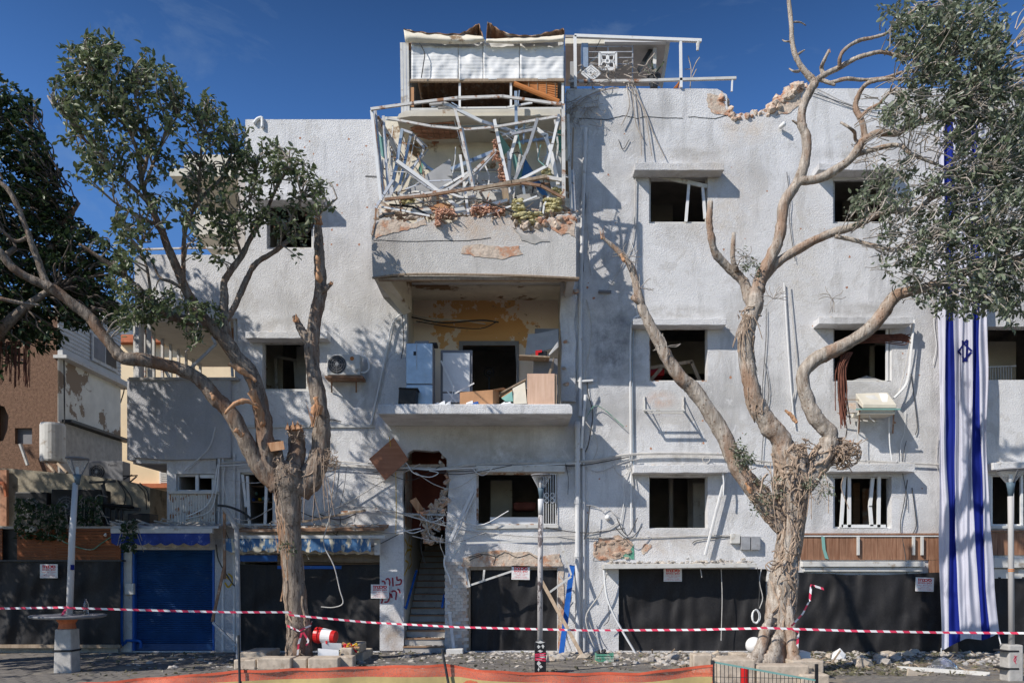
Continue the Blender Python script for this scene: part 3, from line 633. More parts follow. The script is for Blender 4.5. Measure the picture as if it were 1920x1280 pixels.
# broken red-brown room above the stairs
rr = MB().pbox(757, 842, 842, 993, 1.6, .1); part(rr, 'red_room_wall', M['interior_red'])
part(MB().box(S0 - .15, .285, P(0, 985, 0).z, S0 + .002, 1.6, P(0, 842, 0).z), 'red_room_reveal', M['plasterbreak'])
part(MB().pbox(757, 962, 834, 966, -.03, .5), 'cracked_lintel', M['concrete'])
part(MB().bar(P(762, 874, .06), P(834, 873, .05), .07, .1), 'lintel_beam', M['oldwood'])
part(MB().hexa([P(768, 938, .1), P(780, 932, .1), P(795, 955, .1), P(784, 962, .1), P(768, 938, .2), P(780, 932, .2), P(795, 955, .2), P(784, 962, .2)]), 'broken_board', M['torn'])
rk = MB(); q = random.Random(17)
def chunk(p, s_):      # angular lump of wall: a skewed slab with broken corners
    R3 = Matrix.Rotation(q.uniform(0, 6.28), 3, Vector((q.uniform(-1, 1), q.uniform(-1, 1), q.uniform(-1, 1))).normalized()); a_, b_, c_ = s_ * q.uniform(.7, 1.5), s_ * q.uniform(.35, .8), s_ * q.uniform(.18, .5)
    rk.hexa([p + R3 @ Vector((x * a_ * q.uniform(.6, 1.1), y * b_ * q.uniform(.6, 1.1), z * c_ * q.uniform(.7, 1.1))) for x, y, z in ((-1, -1, -1), (1, -1, -1), (1, -1, 1), (-1, -1, 1), (-1, 1, -1), (1, 1, -1), (1, 1, 1), (-1, 1, 1))])
for i in range(46): t_ = q.random(); chunk(P(834 - (1 - t_) * q.uniform(0, 40), 961 - t_ ** 1.5 * 44 * q.random() ** .5, q.uniform(-.02, .3)), q.uniform(.05, .13))
for i in range(34): t_ = q.random(); chunk(P(830 - q.random() ** .6 * 44 * (1 - t_ * .4) - t_ * 4, 967 + t_ * 50, q.uniform(.02, .25)), q.uniform(.05, .13))
for i in range(10): chunk(P(q.uniform(826, 840), q.uniform(850, 950), q.uniform(-.02, .2)), q.uniform(.05, .1))
part(rk, 'hanging_masonry', M['plasterbreak'])['kind'] = 'stuff'
wm = MB()
for i in range(14): x = q.uniform(786, 836); wm.ptube([(x, q.uniform(958, 968)), (x + q.uniform(-8, 8), q.uniform(966, 985)), (x + q.uniform(-14, 14), q.uniform(975, 1005))], -.03, .008, 4, 3)
part(wm, 'torn_wire', M['cable'])['kind'] = 'stuff'
# facing tiles right of the stairs
tm = None
for r in range(27):
    for c in range(4):
        if rnd.random() < .06: continue
        x = 834.5 + c * 10.2 + (5 if r % 2 else 0); y = 1052 + r * 6.2
        if x > 874: continue
        if tm is None:
            t = MB().box(-.062, -.012, -.037, .062, .004, .037).build('tile', M['tile'], B); tm = t.data
            wt = Vector(WL[B])
        else: t = bpy.data.objects.new('tile', tm); COL.objects.link(t); t.parent = B
        if rnd.random() < .35: t.material_slots[0].link = 'OBJECT'; t.material_slots[0].material = M['tiledark']
        p = P(x + 4, y + 3, -.006); t.location = (p.x, p.y - rnd.uniform(0, .01), p.z)
# garage door surround with cracked plaster
part(MB().pprism(rough([(868, 1046), (900, 1034), (945, 1030), (962, 1034), (990, 1032), (1010, 1044), (1048, 1038), (1054, 1060), (1046, 1062), (876, 1062), (866, 1060), (868, 1046)], 4, 1.6, 51), -.03, .027), 'broken_plaster', M['plasterbreak'])
part(MB().pprism(rough([(868, 1062), (876, 1062), (876, 1218), (866, 1218), (868, 1062)], 4, .8, 53), -.02, .017), 'broken_plaster', M['plasterbreak'])
part(MB().pprism(rough([(1046, 1062), (1056, 1055), (1058, 1120), (1054, 1218), (1046, 1218), (1046, 1062)], 4, 1.0, 54), -.02, .017), 'broken_plaster', M['plasterbreak'])
ck = MB()
for L in ([(880, 1044), (910, 1038), (930, 1044), (945, 1034), (970, 1046), (992, 1036), (1012, 1048)], [(930, 1044), (925, 1058)], [(905, 1040), (880, 1050)]): ck.ptube(rough(L, 3, 1.5, 3), -.034, .009, 4, 1)
for L in ([(1085, 222), (1140, 224), (1168, 217), (1195, 222), (1215, 219), (1280, 222)], [(1290, 219), (1340, 222), (1372, 214)], [(700, 450), (760, 452), (880, 451), (920, 446)]):
    ck.ptube(rough(L, 4, 1.2, 6), -.004 if L[0][0] > 720 else YF - .003, .008, 4, 1)
part(ck, 'crack', M['cabledark'])
fr = MB().pprism([(875, 1062), (1045, 1062), (1045, 1068), (882, 1068), (882, 1219), (875, 1219)], .02, .1); part(fr, 'door_frame', M['oldwood'])
# exposed brick bite left of the right-hand shop canopy
part(MB().pprism(rough([(1112, 1050), (1114, 1018), (1140, 1007), (1160, 1003), (1180, 1012), (1188, 1022), (1164, 1046), (1112, 1050)], 5, 2, 61), -.014, .011), 'broken_plaster', M['brickdust'])
part(MB().pprism(rough([(1164, 1046), (1188, 1020), (1190, 1048), (1164, 1046)], 5, .8, 62), -.012, .009), 'green_plaster_patch', M['green'])
part(MB().pprism(rough([(1202, 1030), (1210, 1018), (1222, 1020), (1214, 1034), (1206, 1040), (1202, 1030)], 4, 1.5, 63), -.012, .009), 'broken_plaster', M['plasterbreak'])
bk_ = MB(); q = random.Random(5)
for i in range(22): bk_.rock(P(q.uniform(1116, 1180), q.uniform(1008, 1048), -.02), q.uniform(.03, .1), q.random(), (1.3, .5, .8))
part(bk_, 'broken_brick', M['brickdust'])['kind'] = 'stuff'
cn = MB().prism([(P(x, y, -.45).x, P(x, y, -.45).z) for x, y in ((1132, 1057), (1418, 1055), (1420, 1063), (1133, 1066))], -.45, -.003); part(cn, 'shop_canopy', M['whitedull'], bev=.008)
cd = MB()
for i in range(200): cd.rock(P(q.uniform(1140, 1410), 1056 - q.random() ** 2 * (5 + (q.random() < .15) * 8), q.uniform(-.42, -.05)), q.uniform(.015, .055), q.random(), (1.5, 1, .7))
part(cd, 'canopy_debris', M['rubble'])['kind'] = 'stuff'
# wood-effect fascia over the right-hand shops: separate boards
def boards(a, b, c, d, n, Y=-.05):
    for i in range(n):
        x0 = a + (c - a) * i / n; MB().pbox(x0 + .25, b + rnd.uniform(-.3, .3), a + (c - a) * (i + 1) / n - .25, d, Y - rnd.uniform(0, .006), .04).build('fascia_board', M['panelwood'], B)
boards(1502, 1006, 1765, 1049, 22); boards(1742, 1049.5, 1765, 1076, 2); boards(1858, 998, 2010, 1040, 12)
part(MB().pbox(1500, 999, 1765, 1002.5, -.09, .087).pbox(1858, 993, 2010, 997, -.09, .087), 'fascia_trim', M['panelwood']); part(MB().pbox(1500, 1003, 1765, 1005.5, -.08, .077), 'fascia_strip', M['white'])
part(MB().pbox(1505, 1052, 1735, 1062, -.16, .157).pbox(1508, 1063, 1730, 1071, -.10, .097), 'shutter_box', M['whitedull'], bev=.01)
part(MB().pbox(1862, 1045, 2010, 1064, -.2, .197).pbox(1864, 1066, 2010, 1084, -.1, .097), 'shutter_box', M['whitedull'], bev=.01)
for L in ([(1542, 1003), (1546, 1025), (1552, 1046), (1545, 1046)], ): part(MB().pprism([(1540, 1004), (1546, 1006), (1548, 1030), (1554, 1048), (1547, 1046), (1542, 1028)], -.08, .01), 'torn_strip', M['teal'])
for x in (1608, 1712, 1728): part(MB().pbox(x, 1006, x + 4, 1040, -.13, .06), 'awning_bracket', M['whitedull'])
part(MB().pbox(1371, 1000, 1388, 1018, -.12, .117), 'vent_box', M['whitedull'], bev=.006)
part(MB().pbox(1390, 1005, 1407, 1030, -.12, .117).pbox(1409, 1005, 1426, 1030, -.12, .117), 'meter_box', M['steel'], bev=.006)
# empty air conditioner bracket under the second floor window
ab = MB(); Y1 = -.45
for x in (1208, 1281): ab.bar(P(x, 742, -.02), P(x, 770, -.02), .035); ab.bar(P(x, 768, -.02), P(x + 1, 771, Y1), .035); ab.bar(P(x, 745, -.02), P(x + 1, 771, Y1), .018)
ab.bar(P(1206, 769, Y1), P(1284, 769, Y1), .04); ab.bar(P(1208, 774, -.3), P(1282, 774, -.3), .03); part(ab, 'bracket', M['whitedull'])
# drainpipes
dp = MB().ptube([(1083, 790), (1083, 1224)], -.12, .062, 10, 1)
for y in (798, 940, 1040): dp.ptube([(1083, y - 4), (1083, y + 4)], -.12, .075, 10, 1)
part(dp, 'drainpipe', M['pipe'], smooth=False)
part(MB().ptube([(1094, 840), (1095, 1222)], -.06, .035, 8, 1), 'drainpipe', M['pipe'])
part(MB().ptube([(1098, 240), (1096, 300), (1089, 530), (1088, 780)], -.08, .045, 8, 4), 'drainpipe', M['pipe'])
part(MB().ptube([(1092, 560), (1086, 620), (1083, 715)], -.05, .025, 6, 4), 'drainpipe', M['cable'])
for x, y0, y1 in ((418, 800, 1220), (410, 800, 985), (439, 850, 1220)): part(MB().ptube([(x, y0), (x, y1)], -.06, .03, 7, 1), 'drainpipe', M['pipe'])
part(MB().ptube([(1084, 715), (1112, 713)], -.08, .03, 6, 1), 'pipe_stub', M['white']); part(MB().ptube([(1098, 740), (1093, 790), (1090, 840)], -.1, .04, 6, 3), 'drainpipe', M['white'])
part(MB().ptube([(1122, 546), (1146, 547)], -.06, .035, 6, 1), 'pipe_stub', M['midgrey'])
# shrapnel pits
ph = MB(); q = random.Random(23)
for i in range(95):
    x, y = (q.uniform(470, 690), q.uniform(240, 470)) if i < 30 else (q.uniform(1100, 1740), q.uniform(230, 990))
    if any(a - 8 < x < c + 8 and b - 22 < y < d + 8 for a, b, c, d in WR.values()): continue
    p = P(x, y, -.001); r = q.uniform(.012, .035); k = 7
    ph.add([p] + [p + Vector((math.cos(j * 6.283 / k) * r * q.uniform(.6, 1.3), 0, math.sin(j * 6.283 / k) * r * q.uniform(.6, 1.3))) for j in range(k)], [[0, j + 1, (j + 1) % k + 1] for j in range(k)])
part(ph, 'shrapnel_pit', M['brick'])['kind'] = 'stuff'
# coping above the projecting lower storey at left
part(MB().pbox(430, 796, 702, 801, -.05, .047), 'string_course', M['whitedull'])
# right-hand loggia interior
part(MB().pbox(1852, 640, 1905, 712, 2.2, .1).pbox(1930, 612, 2012, 712, 2.5, .1), 'loggia_wall', M['cream'])
lg = MB()
for i in range(9): lg.bar(P(1856 + i * 5, 688, 1.0), P(1856 + i * 5, 711, 1.0), .02)
lg.bar(P(1852, 688, 1.0), P(1905, 686, 1.0), .03); part(lg, 'inner_railing', M['whitedull'])
# ---------------------------------------------------------------- shop fronts
# blue roller shutter: every slat a piece
for i in range(44):
    y0 = 1032 + i * (1206 - 1032) / 44
    p, q_ = P(250, y0, .10), P(400, y0 + 3.7, .10)
    MB().add([(p.x, .10, q_.z), (q_.x, .10, q_.z), (q_.x, .10, p.z), (p.x, .10, p.z), (p.x, .075, (p.z + q_.z) / 2 - .005), (q_.x, .075, (p.z + q_.z) / 2 - .005)], [(0, 1, 5, 4), (4, 5, 2, 3), (0, 4, 3), (1, 2, 5)]).build('shutter_slat', M['shutter'], B)
part(MB().pbox(250, 1030, 400, 1220, .105, .02), 'shutter_backing', M['shutter']); part(MB().pbox(250, 1206, 400, 1218, .06, .05), 'shutter_foot', M['shutter'])
for a, c in ((247, 252), (398, 402)): part(MB().pbox(a, 1030, c, 1219, -.03, .2), 'shutter_guide', M['blue'])
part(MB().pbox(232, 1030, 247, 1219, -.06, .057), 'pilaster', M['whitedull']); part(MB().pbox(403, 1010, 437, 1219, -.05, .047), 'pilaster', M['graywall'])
part(MB().pbox(233, 1093, 250, 1114, -.16, .1), 'meter_box', M['whitedull'], bev=.01)
part(MB().ptube([(229, 1020), (228, 1196), (238, 1200), (262, 1201), (264, 1214)], -.1, .035, 7, 3), 'water_pipe', M['blue'])
part(MB().pbox(712, 1000, 757, 1219, -.05, .047), 'pilaster', M['wall'], label='pillar sprayed with red graffiti')
# canopies and awnings
def canopy(a, b, c, d, Y, tilt=0, m='steel'):
    return part(MB().hexa([P(a, d, Y), P(c, d - tilt, Y), P(c, b - tilt, Y), P(a, b, Y), P(a, d, Y) + Vector((0, -Y, .12)), P(c, d - tilt, Y) + Vector((0, -Y, .12)), P(c, b - tilt, Y) + Vector((0, -Y, .12)), P(a, b, Y) + Vector((0, -Y, .12))]), 'metal_canopy', M[m])
canopy(210, 986, 410, 990, -.9); canopy(438, 992, 720, 997, -.7, 3, 'rust')
part(MB().pbox(207, 990, 398, 999, -.95, .1), 'awning_box', M['whitedull'], bev=.008); part(MB().pbox(445, 1003, 722, 1009, -.75, .1), 'awning_box', M['whitedull'], bev=.008)
def valance(a, b, c, d, Y, m, per, amp, n=None):
    n = n or int((c - a) / per * 8)
    def f(u, v):
        x = a + (c - a) * u; e = d + amp * abs(math.sin(math.pi * (x - a) / per)) if v > .5 else d
        y = b + (e - b) * v; p = P(x, y, Y); return p + Vector((0, .02 * math.sin(u * 40) * v + .025 * math.sin(u * 13 + 2) * v, 0))
    return MB().grid(f, n, 2)
part(valance(208, 999, 393, 1017, -.93, 'awning', 23, 5), 'awning_valance', M['awning'], solid=.008); part(valance(423, 1009, 695, 1030, -.73, 'x', 24, 5), 'awning_valance', M['awningworn'], solid=.008)
part(valance(255, 1018, 392, 1028, -.25, 'x', 24, -4), 'shop_lintel', M['cream'], solid=.01); part(valance(432, 1032, 702, 1040, -.25, 'x', 24, -4), 'shop_lintel', M['cream'], solid=.01)
part(MB().pbox(702, 1010, 712, 1040, -.5, .1), 'awning_end', M['whitedull'])
# louvred slats above the second shop, blue strip
for i in range(7):
    part(MB().hexa([P(520, 1043.5 + i * 2.6, .04), P(712, 1041 + i * 2.6 , .04), P(712, 1040 + i * 2.6, .01), P(520, 1042 + i * 2.6, .01)] + [P(520, 1043.5 + i * 2.6, .05), P(712, 1041 + i * 2.6, .05), P(712, 1040 + i * 2.6, .02), P(520, 1042 + i * 2.6, .02)]), 'louvre', M['oldwood'])
part(MB().pbox(447, 1040, 520, 1052, .03, .02).pbox(520, 1060, 640, 1066, .03, .02), 'blue_strip', M['blue'])
# black shade cloth hung over the openings: things of their own
def drape(a, b, c, d, Y, label, seed, sag=3, nx=70, ny=30, lean=0):
    q = Vector((seed * 7.3, seed * 1.7, 0))
    def f(u, v):
        x = a + (c - a) * u; y = b + sag * math.sin(math.pi * u) * (1 - v) + (d - b) * v
        w = noise.noise(Vector((u * (c - a) * .05, v * 1.3, 0)) + q) * .06 + noise.noise(Vector((u * (c - a) * .02 + v * 2, v * 3, 2)) + q) * .06 + abs(noise.noise(Vector((u * (c - a) * .035 + v * 1.4, v * 1.1 - u * 3, 5)) + q)) * .09 + math.sin(u * (c - a) * .12 + v * 3) * .008
        return P(x, y + noise.noise(Vector((u * 9, 0, 0)) + q) * 1.5 * (1 - v), Y + lean * v + w)
    o = MB().grid(f, nx, ny).build('shade_cloth', M['cloth'], smooth=True)
    return setp(o, label, 'shade cloth', 'black shade cloths hung over the shop fronts')
drape(445, 1056, 713, 1221, .06, 'black shade cloth over the shop behind the leaning tree trunk, under a worn blue valance', 1, 4)
drape(884, 1066, 1046, 1221, .09, 'black shade cloth hung inside the narrow doorway right of the stairs', 2)
drape(1160, 1064, 1442, 1222, .07, 'wide black shade cloth under the debris covered white canopy', 3, 1, 60)
drape(1488, 1072, 1768, 1226, -.12, 'black shade cloth under the wood panelled fascia, left of the flag', 4, 5, 60)
drape(1768.5, 1078, 2010, 1228, -.10, 'black shade cloth behind the lower end of the flag', 5, 3, 50)
drape(-160, 1050, 226, 1212, -.32, 'black shade cloth covering the low fence at the far left behind the round table', 6, 3, 70)
# debris caught on the metal canopies
dm = MB(); q = random.Random(29)
for i in range(160):
    lft = q.random() < .45; x = q.uniform(215, 405) if lft else q.uniform(445, 715); y = 985 if lft else 991
    if q.random() < .6: dm.rock(P(x, y - q.random() * 4, q.uniform(-.8, -.2) * (.9 if lft else .7)), q.uniform(.02, .07), q.random(), (1.8, 1, .5))
    else:
        a = P(x, y - q.random() * 5, q.uniform(-.7, -.2)); dm.bar(a, a + Vector((q.uniform(-.5, .5), q.uniform(-.2, .2), q.uniform(-.02, .12))), .03, .015)
part(dm, 'canopy_debris', M['rubble'])['kind'] = 'stuff'
part(MB().bar(P(565, 978, -.4), P(692, 955, -.3), .05, .03), 'bent_rail', M['oldwood']); part(MB().bar(P(640, 960, -.3), P(712, 954, -.3), .06, .04), 'bent_rail', M['rustwhite'])
part(MB().ptube([(408, 947), (430, 950), (455, 960), (470, 972)], -.35, .03, 5), 'charred_branch', M['darkmetal'])
part(MB().pprism([(316, 924), (402, 923), (403, 984), (318, 984)], -.2, .02), 'corrugated_panel', M['whitedull'])
cg = MB()
for i in range(17): cg.ptube([(319 + i * 5, 926), (320 + i * 5, 983)], -.205, .018, 5, 1)
part(cg, 'corrugated_panel', M['rustwhite'])
part(MB().pbox(313, 920, 405, 925, -.3, .28), 'panel_coping', M['whitedull'])
# awning arms over the garage door
for L in ([(862, 1018), (1050, 1013)], [(868, 1017), (844, 1051)], [(877, 1098), (960, 1070)], [(908, 1068), (906, 1088)], [(1051, 1015), (1071, 1078)], [(1071, 1080), (1030, 1110)], [(873, 1065), (880, 1100)]):
    part(MB().bar(P(*L[0], -.45), P(*L[1], -.5), .045), 'awning_arm', M['whitedull'])
part(MB().bar(P(843, 1015, -.2), P(887, 920, -.1), .07, .04), 'bent_gutter', M['pipe']); part(MB().bar(P(852, 1010, -.2), P(893, 920, -.1), .03), 'bent_gutter', M['pipe'])
part(MB().ptube([(834, 1040), (833, 1060), (842, 1080), (845, 1095)], -.1, .02, 5), 'cable', M['white'])
part(MB().ptube([(1360, 892), (1322, 1040)], -.15, .035, 6, 1), 'hanging_pipe', M['pipe'])
# cables running along and hanging from the facade
CB = [  # points, depth, radius, material
 ([(410, 868), (520, 862), (640, 866), (760, 876), (830, 878), (900, 870), (1080, 866), (1180, 852), (1280, 850), (1360, 852)], -.1, .03, 'cable'),
 ([(410, 873), (560, 866), (700, 872), (800, 880), (900, 876), (1090, 868)], -.14, .016, 'white'), ([(690, 868), (830, 884), (1000, 874), (1090, 872), (1180, 856)], -.12, .012, 'cabledark'),
 ([(700, 885), (780, 880), (860, 889), (960, 872)], -.16, .01, 'cabledark'), ([(740, 862), (760, 866), (775, 886), (805, 894), (822, 886), (805, 882)], -.22, .012, 'white'),
 ([(1360, 850), (1440, 866), (1560, 862), (1700, 868), (1760, 871), (1930, 880)], -.08, .022, 'cable'), ([(695, 796), (720, 680), (735, 610), (752, 588)], -.1, .022, 'white'), ([(698, 796), (726, 670), (740, 605)], -.07, .016, 'cable'),
 ([(754, 590), (757, 640), (752, 672)], -.2, .01, 'cabledark'), ([(758, 590), (762, 630), (759, 668)], -.2, .01, 'cable'),
 ([(1184, 990), (1182, 720), (1184, 610), (1200, 590)], -.06, .022, 'white'), ([(1188, 880), (1186, 720), (1188, 606)], -.05, .012, 'bluealu'), ([(1190, 420), (1192, 330), (1196, 300)], -.05, .014, 'cable'),
 ([(1130, 560), (1180, 470), (1190, 420)], -.04, .01, 'cable'), ([(1470, 530), (1474, 600), (1482, 720), (1490, 800)], -.06, .016, 'white'), ([(1480, 535), (1488, 620), (1494, 700), (1482, 770)], -.06, .012, 'cable'),
 ([(1714, 600), (1708, 660), (1704, 700), (1698, 722), (1684, 738), (1676, 746)], -.2, .03, 'white'), ([(1711, 600), (1704, 655), (1690, 720), (1680, 745)], -.16, .014, 'cable'), ([(1612, 774), (1608, 800), (1610, 860)], -.3, .01, 'cable'),
 ([(1667, 782), (1668, 830), (1672, 862)], -.3, .014, 'white'), ([(1630, 775), (1632, 784), (1640, 790)], -.5, .01, 'white'), ([(1710, 914), (1716, 960), (1718, 985), (1712, 1000)], -.04, .012, 'cabledark'),
 ([(1708, 700), (1716, 760), (1720, 800), (1716, 815)], -.04, .01, 'cabledark'),
 ([(730, 818), (732, 835), (735, 850)], -.3, .008, 'yellowspray'), ([(742, 885), (743, 950), (742, 1000)], -.15, .009, 'yellowspray'), ([(500, 795), (503, 840), (508, 868)], -.1, .009, 'yellowspray'),
 ([(637, 870), (630, 930), (612, 990), (607, 1020), (626, 1060), (637, 1105), (643, 1130), (625, 1138), (602, 1137)], -1.2, .014, 'cable'), ([(588, 915), (590, 945), (586, 970)], -.6, .01, 'cabledark'),
 ([(700, 946), (760, 965), (835, 985), (880, 995), (1000, 1006), (1080, 1003)], -.12, .018, 'cable'), ([(700, 942), (720, 958), (835, 966)], -.1, .01, 'bluealu'), ([(782, 962), (800, 975), (820, 970), (834, 980)], -.1, .009, 'bluealu'),
 ([(560, 975), (640, 948), (720, 900), (745, 885)], -.1, .014, 'cable'), ([(640, 948), (700, 952), (716, 962)], -.1, .012, 'cable'), ([(1100, 1006), (1180, 1008), (1300, 1004), (1365, 1003)], -.03, .012, 'cable'),
 ([(1298, 1018), (1310, 1012), (1370, 1005)], -.03, .01, 'cabledark'), ([(1312, 1056), (1314, 1070), (1316, 1082)], -.3, .012, 'cable'), ([(1352, 1064), (1354, 1120), (1352, 1200)], -.2, .01, 'cable'), ([(1420, 1064), (1424, 1100), (1422, 1140)], -.2, .01, 'cabledark'),
 ([(1428, 1064), (1424, 1090), (1430, 1120), (1424, 1140)], -.2, .012, 'cable'), ([(1130, 958), (1140, 952), (1150, 962), (1158, 966)], -.05, .009, 'cable'), ([(1098, 946), (1120, 950), (1132, 960)], -.05, .009, 'cable'), ([(1100, 1000), (1140, 990), (1160, 978)], -.04, .01, 'cable'),
 ([(1140, 1068), (1126, 1110), (1100, 1150), (1102, 1180), (1115, 1215)], -.25, .018, 'cable'), ([(1132, 1068), (1138, 1120), (1160, 1170), (1195, 1230)], -.35, .028, 'white'), ([(1100, 1152), (1110, 1180), (1120, 1196)], -.2, .012, 'cable'), ([(1140, 1130), (1142, 1160), (1132, 1172)], -.2, .009, 'cabledark'),
 ([(1050, 1080), (1070, 1110), (1066, 1150), (1062, 1190), (1072, 1222)], -.25, .02, 'cable'), ([(1075, 1128), (1062, 1150), (1058, 1200), (1064, 1224)], -.3, .016, 'cable'), ([(404, 840), (430, 790), (424, 720)], -.1, .016, 'cable'), ([(345, 882), (390, 842), (404, 800)], -.14, .02, 'pipe'),
 ([(405, 900), (408, 830), (415, 790), (440, 760)], -.1, .012, 'cabledark'), ([(350, 968), (385, 950), (400, 920), (408, 870)], -.3, .016, 'white'), ([(348, 972), (390, 960), (404, 930), (412, 860)], -.3, .012, 'white'), ([(345, 975), (378, 962), (398, 940)], -.3, .009, 'cable'),
 ([(640, 790), (620, 786), (590, 790), (580, 800)], -.05, .012, 'cabledark'), ([(405, 1020), (410, 1050), (430, 1085), (440, 1098)], -.2, .016, 'cabledark'), ([(398, 880), (450, 878), (520, 870)], -.12, .012, 'cable'), ([(430, 900), (480, 905), (540, 893), (580, 900)], -.3, .01, 'cable'),
 ([(1180, 870), (1184, 886), (1188, 912)], -.1, .012, 'cable'), ([(1355, 886), (1357, 905), (1356, 928)], -.3, .018, 'white'), ([(1160, 262), (1168, 280), (1180, 262)], -.03, .008, 'cabledark'), ([(1090, 870), (1120, 884), (1170, 866), (1200, 860)], -.08, .012, 'cable'),
 ([(1170, 800), (1120, 760), (1098, 785)], -.1, .01, 'green'), ([(1098, 790), (1115, 815), (1120, 840), (1112, 862)], -.1, .012, 'cable'), ([(770, 594), (830, 605), (900, 600), (935, 604)], .9, .02, 'cabledark'), ([(780, 602), (840, 612), (900, 616), (930, 604)], .9, .014, 'cabledark'), ([(770, 590), (800, 596), (860, 600), (930, 602)], .95, .018, 'cable'), ([(774, 605), (850, 600), (910, 607)], .95, .014, 'cable'),
 ([(1500, 166), (1570, 190), (1640, 212), (1680, 212)], -.05, .01, 'cabledark'), ([(1530, 166), (1600, 198), (1660, 200)], -.05, .01, 'cable'),
]
for pts, Y, r, m in CB: part(MB().ptube(pts, Y, r, 5, 4), 'cable', M[m])
q = random.Random(71)
for i in range(34):      # slack loops and torn ends between the bundled cables
    x0 = q.uniform(400, 1170); y0 = q.choice([q.uniform(864, 886), q.uniform(940, 1008)]); L_ = q.uniform(30, 150); sg = q.uniform(4, 34); e = q.random() < .35
    pts = [(x0, y0), (x0 + L_ * .3, y0 + sg * .8), (x0 + L_ * .6, y0 + sg), (x0 + L_, y0 + q.uniform(-8, 8))] if not e else [(x0, y0), (x0 + q.uniform(-6, 6), y0 + sg), (x0 + q.uniform(-14, 14), y0 + sg * 2.2)]
    part(MB().ptube(pts, q.uniform(-.26, -.08), q.uniform(.006, .013), 4, 4), 'cable', M[q.choice(['cable', 'cable', 'white', 'cabledark', 'cabledark'])])
for i in range(16):
    x0 = q.choice([1090, 1100, 1186, 1480, 1700, 1440, 1765]) + q.uniform(-8, 8); y0 = q.uniform(260, 900); pts = [(x0, y0)]
    for k in range(4): pts.append((pts[-1][0] + q.uniform(-9, 9), pts[-1][1] + q.uniform(20, 60)))
    part(MB().ptube(pts, -.05, q.uniform(.006, .012), 4, 4), 'cable', M[q.choice(['cable', 'white', 'cabledark'])])
cp = MB()
for i in range(7): cp.tube([P(1417 + (6 + i % 3) * math.cos(a / 12 * 6.283) + i % 2, 1155 + (11 + i % 4) * math.sin(a / 12 * 6.283), -.2 - i * .012) for a in range(13)], .009, 4)
part(cp, 'cable_coil', M['white'])
for (x, y) in ((1324, 861), (1180, 874)): part(MB().tube([P(x + 7 * math.cos(a / 12 * 6.283), y + 6 * math.sin(a / 12 * 6.283), -.1) for a in range(13)], .01, 4), 'cable_coil', M['cable'])
# painted marks
gf = MB(); q = random.Random(2)
def stroke(mb, pts, r, Y): mb.ptube(pts, Y, r, 5, 5, m=0)
def flatstroke(mb, pts, w, Y):
    c = catmull([P(x, y, Y) for x, y in pts], 5); n = len(c)
    for i in range(n - 1): mb.bar(c[i], c[i + 1] + (c[i + 1] - c[i]) * .3, w, .004)
RS = [[(744, 1080), (745, 1087), (752, 1086), (751, 1094), (742, 1096)], [(736, 1082), (736.5, 1090), (737, 1098)], [(723, 1086), (728, 1084), (731, 1090), (730, 1097)], [(716, 1089), (721, 1090), (722, 1096)],
      [(745, 1104), (748, 1105), (750, 1111)], [(734, 1109), (738, 1107), (743, 1110), (742, 1123)], [(733, 1112), (735, 1120)], [(730, 1110), (731, 1118), (727, 1127), (721, 1128)], [(716, 1120), (717, 1125), (715, 1130)]]
for s_ in RS:
    gf = MB(); flatstroke(gf, s_, .036, -.056); part(gf, 'graffiti', M['redspray'])
yg = MB()
def sidept(px, py):   # a point of the left stairwell wall seen at this pixel
    x = S0 - .001; s = x / (px - 960); return Vector((x, s * F - D, H - (py - 1070) * s))
for s_ in ([(759, 1010), (765, 1025), (760, 1040)], [(768, 1005), (766, 1020), (773, 1024)], [(763, 1032), (771, 1030), (768, 1045)], [(760, 1050), (766, 1056), (762, 1070)], [(770, 1040), (772, 1055), (766, 1066)], [(758, 1078), (762, 1068)], [(772, 1012), (770, 1032)]):
    yg = MB(); c = catmull([sidept(*p) for p in s_], 4)
    for i in range(len(c) - 1): yg.bar(c[i], c[i + 1], .05, .006, up=(1, 0, 0))
    part(yg, 'graffiti', M['yellowspray'])
y2 = MB()
for s_ in ([(428, 1075), (434, 1080), (436, 1090), (428, 1100), (422, 1092)], [(424, 1080), (430, 1086)]): y2 = MB(); flatstroke(y2, s_, .04, -.056); part(y2, 'graffiti', M['yellowspray'])
cm = MB().lathe([(.0, 0), (.05, .01), (.055, .06), (.055, .15), (.03, .17)], P(1462, 240, -.05), 12, rot=Matrix.Rotation(math.radians(75), 3, 'X') @ Matrix.Rotation(.5, 3, 'Y'))
solo(cm, 'security_camera', M['signwhite'], 'small white camera under the gap in the parapet', 'camera', smooth=True)
cm = MB().lathe([(.0, 0), (.06, .0), (.07, .03), (.05, .08), (.02, .1)], P(1139, 970, -.01), 12, rot=Matrix.Rotation(math.radians(90), 3, 'X'))
solo(cm, 'wall_lamp', M['signwhite'], 'small round white wall fitting beside the drainpipes', 'wall lamp', smooth=True)
